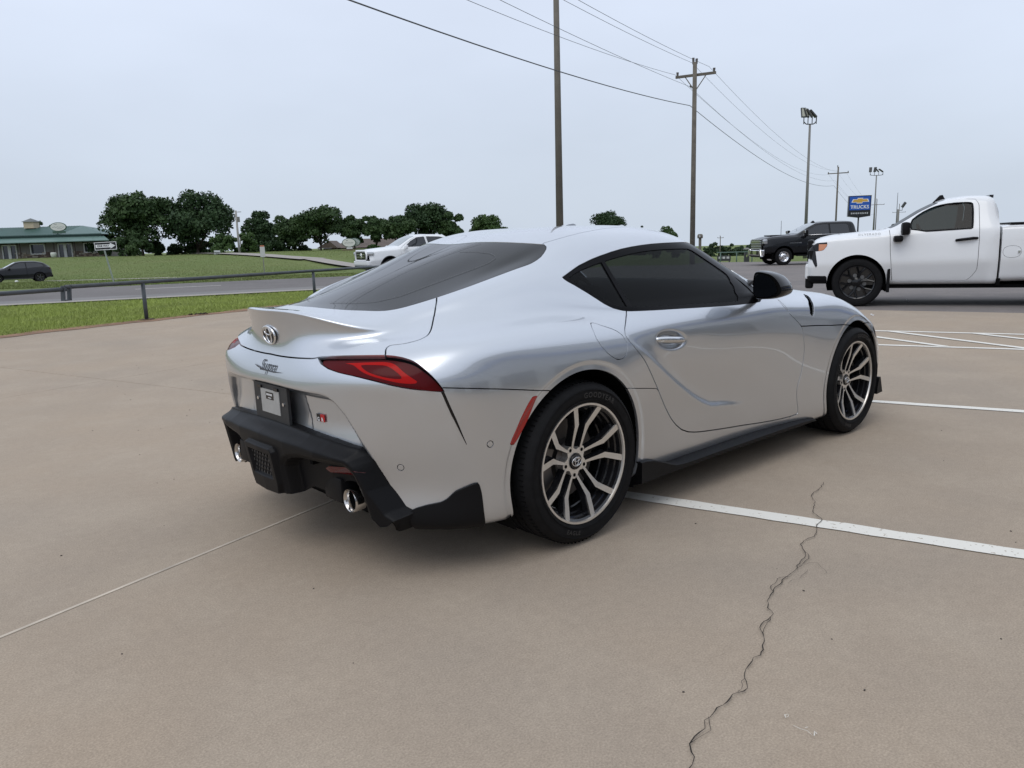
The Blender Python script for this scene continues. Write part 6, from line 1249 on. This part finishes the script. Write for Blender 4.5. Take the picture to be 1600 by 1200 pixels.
for s_ in (1, -1):
    k = dict(mirror=False, one_side=-s_)
    d = piece('door', dr_, M_WPAINT, wt, **k); piece('window', gl_, M_DKGLASS, d, off=-.010, flange=-.0, **k)
    wy = float(gl_.V[:, 1].max())
    def on_side(x, z, o=.0): i = int(np.argmin((pm_all.Q[:, 0]-x)**2+(pm_all.Q[:, 1]-z)**2+np.where(pm_all.Q[:, 2] > VSIDE+1, 9, 0))); return pm_all.V[i, 1]+o
    if s_ == 1: pm_all, _ = loft(st, xs, 2)
    m = MB(); gp = rounded(gpoly, 1); m.tube([(x, s_*(on_side(x, z)+.002), z) for x, z in gp+gp[:1]], .013, 6, False); m.obj('window_seal', M_RUBBER, d, True)
    hx, hz = T2(1510, 373.5); yy = on_side(hx, hz)
    MB().tube([(hx+.155, s_*(yy+.012), hz-.018), (hx+.10, s_*(yy+.045), hz-.010), (hx-.10, s_*(yy+.045), hz+.012), (hx-.165, s_*(yy+.014), hz+.014)], [.022, .024, .024, .02], 8).obj('door_handle', M_BLACKPL, d, True)
    mx_, mz = T2(1413, 360, 1.12); m = MB(); m.box((mx_-.02, s_*1.08, mz+.03), (.13, .26, .22), bev=.05); m.box((mx_+.08, s_*1.05, mz-.14), (.15, .20, .11), bev=.04); m.box((mx_-.06, s_*.95, mz-.02), (.10, .12, .08), bev=.02); m.obj('side_mirror', M_BLACKPL, wt, ang=35)
    yb_ = on_side(-.30, 1.27); me = text_mesh('nameplate', 'SILVERADO', .055, 0, 0, 1.35, .001); me = xform(me, lambda q: (-.16-s_*0+(-q[0] if s_ == 1 else q[0]), s_*(on_side(-.16, 1.20)+.004), 1.262+q[1]+.02*((-q[0]) if s_ == 1 else q[0])*-1)); link('nameplate', me, mat('nameplate_grey', (.55, .56, .57), .3, .6), wt)
    MB().box((-.50, s_*.86, .46), (.05, .26, .42), bev=.01).obj('mud_flap', M_BLACKPL, wt)
end_cap(V_, 0, 'cab_back', M_WPAINT, wt, -1)
# front face: grille bars and lower intake
MB().box((.80, 0, .99), (.10, 1.50, .40), bev=.03).obj('grille', M_BLACKPL, wt); MB().box((.82, 0, .62), (.12, 1.66, .28), bev=.05).obj('front_bumper', M_WPAINT, wt); MB().box((.80, 0, .42), (.14, 1.6, .22), bev=.04).obj('lower_lip', M_BLACKPL, wt)
for z in (.88, 1.0, 1.10): MB().box((.855, 0, z), (.02, 1.36, .03)).obj('grille_bar', M_BLACKPL, wt)
for s_ in (1, -1): MB().prism([T2(1264, 392), T2(1273, 392), T2(1277, 418), T2(1274, 420), T2(1266, 405)], lambda q, h, s_=s_: (q[0], s_*h, q[1]), .70, .905).obj('air_curtain', M_BLACKPL, wt)
MB().prism([(-1.22, -.04), (-1.46, .0), (-1.40, .03), (-1.37, .09), (-1.33, .085)], lambda q, h: (q[0], h, 1.835+q[1]), -.05, .05).obj('roof_antenna', M_BLACKPL, wt)
MB().box((-2.10, 0, 1.86), (.06, .45, .05)).obj('brake_light', M_GLOSSBLK, wt)
# bed
sb = [(-2.178, .40, 1.29, 1.35, .95, 1.00, .97, .93, .03), (-2.25, .40, 1.29, 1.375, .96, 1.01, .975, .93, .03), (-3.0, .42, 1.30, 1.38, .96, 1.02, .98, .93, .03), (-4.6, .44, 1.31, 1.39, .96, 1.02, .98, .93, .03), (-4.7, .46, 1.31, 1.38, .93, .98, .95, .9, .03)]
bx_ = np.linspace(-4.7, -2.178, 60); bm_, BV = loft(sb, bx_); bm_ = arch_clip(bm_, -3.40, .43, .50)
(fx0, fz0), (fx1, fz1) = T2(1594.7, 402), T2(1567.5, 384); fc, bm_ = vtake(bm_, rounded([(fx0, fz0), (fx1, fz0), (fx1, fz1), (fx0, fz1)], 2), .005)
bo_ = piece('bed', bm_, M_WPAINT, wt); piece('fuel_door', fc, M_WPAINT, bo_, mirror=False, one_side=-1); piece('blank_patch', fc, M_WPAINT, bo_, mirror=False, one_side=1); end_cap(BV, -1, 'bed_front', M_WPAINT, bo_, 1); end_cap(BV, 0, 'tailgate', M_WPAINT, bo_, -1); MB().box((-3.45, 0, 1.385), (2.3, 1.76, .03)).obj('bed_cover', M_BLACKPL, bo_)
MB().box((fx0+.035, 1.012, (fz0+fz1)/2+.0), (.035, .02, .03)).obj('fuel_notch', M_CHROME, bo_)
MB().box((-2.16, 0, .75), (.02, 1.78, .75)).obj('cab_gap', M_DARK, wt); MB().box((-2.17, 0, .42), (.06, 1.9, .12)).obj('bed_mount', M_DARK, wt)
MB().box((-1.6, 0, .345), (3.2, 1.7, .06)).box((-3.7, 0, .46), (2.4, 1.5, .06)).obj('underbody', M_DARK, wt); pass
MB().box((-1.3, 0, .62), (1.6, 1.8, .1)).obj('cabin_floor', M_INTERIOR, wt); MB().box((-.62, 0, 1.08), (.4, 1.7, .3), bev=.06).obj('dashboard', M_INTERIOR, wt)
for y in (.45, -.45): MB().box((-1.45, y, .82), (.5, .55, .16), bev=.05).box((-1.80, y, 1.14), (.16, .55, .66), ry=-.15, bev=.06).box((-1.88, y, 1.52), (.10, .28, .20), bev=.04).obj('seat', M_INTERIOR, wt)
m = MB(); m.tube([(-1.02+.07*math.sin(t), .45+.19*math.cos(t), 1.24+.175*math.sin(t)) for t in np.linspace(0, 6.283, 25)], .016, 6, False); m.tube([(-1.02, .45, 1.24), (-.8, .45, 1.15)], .04, 6); m.obj('steering_wheel', M_INTERIOR, wt, True)
liner(wt, .015, .43, .50, .99); liner(wt, -3.40, .43, .51, .99)
w0 = wheel_for(wt, .425, .27, .295, 'split', M_GLOSSBLK); place_wheels(wt, w0, [(.0, .965, .425), (.0, -.965, .425), (-3.40, .965, .425), (-3.40, -.965, .425)])

# ---------------------------------------------------------------- black heavy crew cab pickup with chrome face
p = ground_at(1224, 414.5, -.20); hd = R(139); lf = Vector((math.cos(hd+math.pi/2), math.sin(hd+math.pi/2), 0)); o_ = p-lf*.97
bt_ = empty('black_pickup', (o_.x, o_.y, -.20), hd, 'black crew cab pickup truck with chrome grille facing left across the lot', 'truck')
st = [(.98, .62, 1.15, 1.22, .84, .92, .86, .78, .05), (.90, .58, 1.22, 1.30, .94, .98, .94, .84, .05), (.6, .55, 1.27, 1.385, .98, 1.02, .98, .84, .05), (0, .52, 1.30, 1.43, .98, 1.03, .985, .84, .05), (-.62, .50, 1.33, 1.465, .98, 1.03, .985, .80, .05), (-.80, .50, 1.34, 1.54, .98, 1.02, .98, .78, .06), (-1.25, .50, 1.36, 1.82, .98, 1.02, .975, .74, .08), (-1.60, .50, 1.37, 1.985, .98, 1.02, .975, .71, .09), (-2.0, .50, 1.375, 2.04, .98, 1.02, .975, .70, .09), (-3.2, .50, 1.39, 2.05, .98, 1.02, .975, .70, .09), (-3.45, .50, 1.40, 2.03, .97, 1.01, .97, .69, .11), (-3.52, .50, 1.40, 1.9, .94, .98, .94, .66, .12)]
xs = np.linspace(-3.52, .98, 90); pm, V_ = loft(st, xs); pm = arch_clip(pm, 0, .44, .49)
w1 = [(-.92, 1.40), (-1.25, 1.66), (-1.62, 1.86), (-1.95, 1.90), (-2.20, 1.90), (-2.20, 1.42)]; w2 = [(-2.28, 1.42), (-2.28, 1.90), (-3.05, 1.90), (-3.16, 1.84), (-3.18, 1.45)]
ga, pm = vtake(pm, w1, 0); gb_, pm = vtake(pm, w2, 0); da, pm = vtake(pm, [(-.72, 1.38), (-.72, .62), (-2.22, .60), (-2.24, 1.95), (-1.6, 1.95), (-1.0, 1.55)], .008); db, pm = vtake(pm, [(-2.26, .60), (-3.0, .62), (-3.25, 1.0), (-3.27, 1.93), (-2.26, 1.95)], .008)
f = np.minimum(pm.Q[:, 2]-(VSIDE+2.2), np.minimum(-.74-pm.Q[:, 0], pm.Q[:, 0]+1.64)); wsh = clip(pm, f); pm = clip(pm, -f)
piece('body', pm, M_BPAINT, bt_); piece('windshield', wsh, M_LGLASS, bt_, off=-.004, flange=0)
for s_ in (1, -1):
    k = dict(mirror=False, one_side=-s_)
    for dd_, gg in ((da, ga), (db, gb_)): d = piece('door', dd_, M_BPAINT, bt_, **k); piece('window', gg, M_PRIV, d, off=-.008, flange=0, **k)
    MB().tube([(-.92, s_*.985, 1.40), (-3.2, s_*.985, 1.435)], .014, 6).obj('belt_trim', M_CHROME, bt_, True)
    MB().box((-.98, s_*1.14, 1.50), (.14, .24, .30), bev=.05).box((-.97, s_*1.0, 1.33), (.10, .2, .10), bev=.02).obj('side_mirror', M_BLACKPL, bt_, ang=35); MB().box((-.905, s_*1.15, 1.575), (.03, .22, .13), bev=.012).obj('mirror_cap', M_CHROME, bt_)
    MB().box((.90, s_*.86, 1.14), (.20, .26, .22), bev=.05).obj('headlight', M_CLAMP, bt_, ang=40); MB().box((.97, s_*.84, 1.02), (.10, .22, .10), bev=.02).obj('fog_light', M_GLOSSBLK, bt_)
    MB().box((-.55, s_*1.015, 1.05), (.55, .012, .045)).obj('nameplate', M_CHROME, bt_)
    for xx in (-2.05, -3.05): MB().box((xx, s_*1.03, 1.20), (.24, .05, .04), bev=.01).obj('door_handle', M_CHROME, bt_)
    MB().box((-1.9, s_*1.0, .45), (2.6, .18, .06), bev=.02).obj('side_step', M_BLACKPL, bt_)
g_ = MB().box((.955, 0, 1.02), (.12, 1.52, .50), bev=.04).obj('grille', M_GLOSSBLK, bt_)
for z in (.82, .90, .98, 1.06, 1.14, 1.23): MB().box((1.02, 0, z), (.03, 1.44, .032), bev=.008).obj('grille_bar', M_CHROME, g_)
MB().box((1.03, 0, 1.145), (.03, 1.2, .085), bev=.01).obj('grille_bar', M_CHROME, g_); MB().box((1.02, 0, .62), (.16, 2.02, .28), bev=.05).obj('front_bumper', M_CHROME, bt_)
for s_ in (1, -1): MB().prism([(.25, .52), (.62, .52), (.50, .72), (.32, .72)], lambda q, h, s_=s_: (h, s_*q[0], q[1]), 1.0, 1.108).obj('bumper_opening', M_GLOSSBLK, bt_); MB().prism([(.98, .44), (.86, .44), (.70, .78), (.80, .78)], lambda q, h, s_=s_: (h, s_*q[0], q[1]), 1.0, 1.12).obj('tow_hook', M_CHROME, bt_)
MB().box((.95, 0, .46), (.14, 1.7, .14), bev=.03).obj('lower_lip', M_BLACKPL, bt_); MB().box((.05, 0, 1.42), (.9, .9, .06), bev=.025).obj('hood_scoop', M_BPAINT, bt_)
end_cap(V_, 0, 'cab_back', M_BPAINT, bt_, -1); sb = [(-5.9, .6, 1.40, 1.50, .97, 1.02, .98, .93, .03), (-3.60, .6, 1.40, 1.50, .97, 1.02, .98, .93, .03)]; bmm, BV = loft(sb, np.linspace(-5.9, -3.6, 30)); bmm = arch_clip(bmm, -4.3, .44, .5); piece('bed', bmm, M_BPAINT, bt_); end_cap(BV, 0, 'tailgate', M_BPAINT, bt_, -1); end_cap(BV, -1, 'bed_front', M_BPAINT, bt_, 1)
MB().box((-1.8, 0, .48), (4.2, 1.7, .08)).obj('underbody', M_DARK, bt_); MB().prism([(-1.62, 0), (-1.85, 0), (-1.75, .09)], lambda q, h: (q[0], h, 2.0+q[1]), -.04, .04).obj('roof_antenna', M_BLACKPL, bt_); liner(bt_, 0, .44, .5, 1.0)
w0 = wheel_for(bt_, .41, .26, .255, 'dish', M_CHROME, M_CHROME); place_wheels(bt_, w0, [(0, 1.01, .41), (0, -1.01, .41), (-4.3, 1.01, .41), (-4.3, -1.01, .41)])

# ---------------------------------------------------------------- white pickup passing on the road
p = ray_at(566, 432, 32.6); hd = R(170); ta = empty('road_pickup', (0, 0, 0), hd, 'white four-door pickup with black grille driving left on the road', 'truck'); fw_ = Vector((math.cos(hd), math.sin(hd), 0)); lf = Vector((-fw_.y, fw_.x, 0)); o_ = Vector((p.x, p.y, 0))-fw_*.86+lf*.15
ta.location = (o_.x, o_.y, .0); ta.scale = (.95, .95, .95)
st = [(.90, .42, .98, 1.06, .76, .84, .78, .70, .05), (.80, .40, 1.06, 1.14, .86, .92, .88, .78, .06), (.5, .40, 1.10, 1.21, .90, .95, .91, .78, .06), (0, .38, 1.13, 1.26, .90, .95, .915, .78, .06), (-.40, .37, 1.15, 1.29, .90, .94, .91, .76, .06), (-.58, .37, 1.16, 1.34, .90, .94, .90, .74, .06), (-1.10, .37, 1.18, 1.66, .90, .94, .90, .67, .08), (-1.40, .37, 1.19, 1.765, .90, .94, .90, .65, .08), (-1.9, .37, 1.20, 1.80, .90, .94, .90, .645, .08), (-2.6, .37, 1.22, 1.785, .90, .94, .90, .64, .08), (-2.95, .37, 1.23, 1.74, .89, .93, .89, .63, .09), (-3.08, .37, 1.24, 1.55, .87, .91, .87, .62, .12)]
xs = np.linspace(-3.08, .90, 80); pm, V_ = loft(st, xs); pm = arch_clip(pm, 0, .40, .45); ga, pm = vtake(pm, [(-.75, 1.235), (-1.10, 1.50), (-1.42, 1.655), (-1.80, 1.69), (-1.86, 1.26)], 0); gb_, pm = vtake(pm, [(-1.94, 1.26), (-1.90, 1.69), (-2.55, 1.67), (-2.85, 1.60), (-2.88, 1.30)], 0)
da, pm = vtake(pm, [(-.55, 1.18), (-.55, .5), (-1.88, .48), (-1.9, 1.73), (-1.4, 1.71), (-.8, 1.36)], .008); f = np.minimum(pm.Q[:, 2]-(VSIDE+2.0), np.minimum(-.50-pm.Q[:, 0], pm.Q[:, 0]+1.34)); wsh = clip(pm, f); pm = clip(pm, -f)
piece('body', pm, M_WPAINT, ta); piece('windshield', wsh, M_LGLASS, ta, off=-.004, flange=0)
for s_ in (1, -1):
    k = dict(mirror=False, one_side=-s_); d = piece('door', da, M_WPAINT, ta, **k); piece('window', ga, M_PRIV, d, off=-.008, flange=0, **k); piece('rear_window', gb_, M_PRIV, ta, off=-.008, flange=0, **k)
    MB().box((-.74, s_*1.02, 1.24), (.14, .22, .17), bev=.05).obj('side_mirror', M_WPAINT, ta, ang=40); MB().box((.80, s_*.72, 1.0), (.30, .34, .17), rz=-s_*.5, bev=.05).obj('headlight', M_CLAMP, ta, ang=40); MB().box((.93, s_*.68, .68), (.10, .30, .16), bev=.03).obj('fog_recess', M_GLOSSBLK, ta)
    MB().tube([(.45*math.cos(t)*1.0, s_*.95, .40+.47*math.sin(t)) for t in np.linspace(.2, 2.9, 14)], .03, 6).obj('arch_trim', M_BLACKPL, ta, True)
g_ = MB().prism([(-.50, .76), (.50, .76), (.55, .95), (.46, 1.07), (-.46, 1.07), (-.55, .95)], lambda q, h: (h, q[0], q[1]), .80, .965).obj('grille', M_GLOSSBLK, ta); gf = [(-.60, .70), (.60, .70), (.66, .95), (.54, 1.12), (-.54, 1.12), (-.66, .95)]; m = MB(); m.tube([(.955, y, z) for y, z in gf+gf[:1]], .05, 8, False); m.obj('grille_surround', M_WPAINT, g_, True)
for z in (.86, .97): MB().box((.975, 0, z), (.02, .9, .022)).obj('grille_bar', M_CHROME, g_)
MB().lathe([(0, .985), (.10, .98), (.11, .965)], 20, (0, 0, .915), 'X').obj('grille_emblem', M_CHROME, g_); MB().box((.90, 0, .60), (.20, 1.72, .22), bev=.06).obj('front_bumper', M_WPAINT, ta); MB().box((.90, 0, .42), (.18, 1.6, .18), bev=.05).obj('lower_lip', M_GLOSSBLK, ta)
end_cap(V_, 0, 'cab_back', M_WPAINT, ta, -1); sb = [(-4.55, .5, 1.18, 1.27, .90, .94, .91, .86, .03), (-3.14, .5, 1.18, 1.27, .90, .94, .91, .86, .03)]; bmm, BV = loft(sb, np.linspace(-4.55, -3.14, 20)); bmm = arch_clip(bmm, -3.57, .40, .46); piece('bed', bmm, M_WPAINT, ta); end_cap(BV, 0, 'tailgate', M_WPAINT, ta, -1); MB().box((-1.5, 0, .40), (3.6, 1.5, .08)).obj('underbody', M_DARK, ta); liner(ta, 0, .40, .46, .92)
w0 = wheel_for(ta, .385, .24, .22, 'five', M_CHROME); place_wheels(ta, w0, [(0, .93, .385), (0, -.93, .385), (-3.57, .93, .385), (-3.57, -.93, .385)])

# ---------------------------------------------------------------- black crossover on the far road
p = ray_at(70, 439, 62); hd = R(176); sv = empty('black_crossover', (0, 0, 0), hd, 'matte black crossover with black wheels driving past at the left edge', 'car'); fw_ = Vector((math.cos(hd), math.sin(hd), 0)); lf = Vector((-fw_.y, fw_.x, 0)); o_ = Vector((p.x, p.y, 0))+fw_*3.15-lf*.80; sv.location = (o_.x, o_.y, -.775)
st = [(.92, .34, .78, .84, .70, .80, .70, .55, .05), (.75, .30, .86, .94, .86, .92, .84, .68, .05), (.3, .28, .94, 1.05, .90, .95, .90, .72, .05), (-.35, .27, 1.00, 1.13, .91, .95, .91, .72, .05), (-.55, .27, 1.01, 1.19, .91, .95, .91, .72, .06), (-1.25, .27, 1.03, 1.58, .91, .95, .90, .62, .07), (-1.7, .27, 1.04, 1.655, .91, .95, .90, .60, .07), (-2.6, .27, 1.07, 1.65, .91, .95, .90, .60, .07), (-3.2, .28, 1.12, 1.54, .90, .95, .90, .58, .08), (-3.55, .34, 1.16, 1.30, .88, .93, .88, .60, .08), (-3.70, .40, 1.10, 1.20, .82, .88, .80, .60, .06), (-3.74, .45, .9, 1.0, .75, .8, .7, .5, .06)]
xs = np.linspace(-3.74, .92, 90); pm, V_ = loft(st, xs); pm = arch_clip(pm, 0, .37, .43); pm = arch_clip(pm, -2.85, .37, .43)
ga, pm = vtake(pm, [(-.80, 1.10), (-1.25, 1.42), (-1.62, 1.535), (-1.95, 1.55), (-1.98, 1.12)], 0); gb_, pm = vtake(pm, [(-2.05, 1.12), (-2.03, 1.55), (-2.6, 1.545), (-3.1, 1.43), (-3.22, 1.22)], 0); f = np.minimum(pm.Q[:, 2]-(VSIDE+2), np.minimum(-.50-pm.Q[:, 0], pm.Q[:, 0]+1.32)); wsh = clip(pm, f); pm = clip(pm, -f)
da, pm = vtake(pm, [(-.60, 1.03), (-.60, .40), (-2.0, .38), (-2.01, 1.60), (-1.6, 1.58), (-.95, 1.25)], .008); db, pm = vtake(pm, [(-2.02, .38), (-2.45, .40), (-2.9, .85), (-3.1, 1.10), (-3.1, 1.5), (-2.02, 1.60)], .008)
piece('body', pm, M_BPAINT2, sv); piece('windshield', wsh, mat('sky_windshield', (.34, .37, .40), .05, coat=1), sv, off=-.004, flange=0)
for s_ in (1, -1):
    k = dict(mirror=False, one_side=-s_); d = piece('door', da, M_BPAINT2, sv, **k); piece('window', ga, M_PRIV, d, off=-.008, flange=0, **k); d = piece('door', db, M_BPAINT2, sv, **k); piece('window', gb_, M_PRIV, d, off=-.008, flange=0, **k); MB().box((-.86, s_*1.0, 1.10), (.16, .20, .13), bev=.04).obj('side_mirror', M_GLOSSBLK, sv, ang=40); MB().box((-3.62, s_*.70, 1.05), (.12, .32, .06), bev=.02).obj('tail_light', M_TAIL, sv)
    MB().box((-1.4, s_*.93, .33), (2.0, .04, .06)).obj('sill_trim', M_STEEL, sv)
end_cap(V_, 0, 'tail_panel', M_BPAINT2, sv, -1); end_cap(V_, -1, 'nose_panel', M_BPAINT2, sv, 1); MB().box((-1.4, 0, .30), (3.9, 1.5, .06)).box((-3.72, 0, .45), (.14, 1.5, .18)).obj('underbody', M_DARK, sv); liner(sv, 0, .37, .44, .93); liner(sv, -2.85, .37, .44, .93)
w0 = wheel_for(sv, .37, .24, .26, 'five', M_STEEL); place_wheels(sv, w0, [(0, .93, .37), (0, -.93, .37), (-2.85, .93, .37), (-2.85, -.93, .37)])
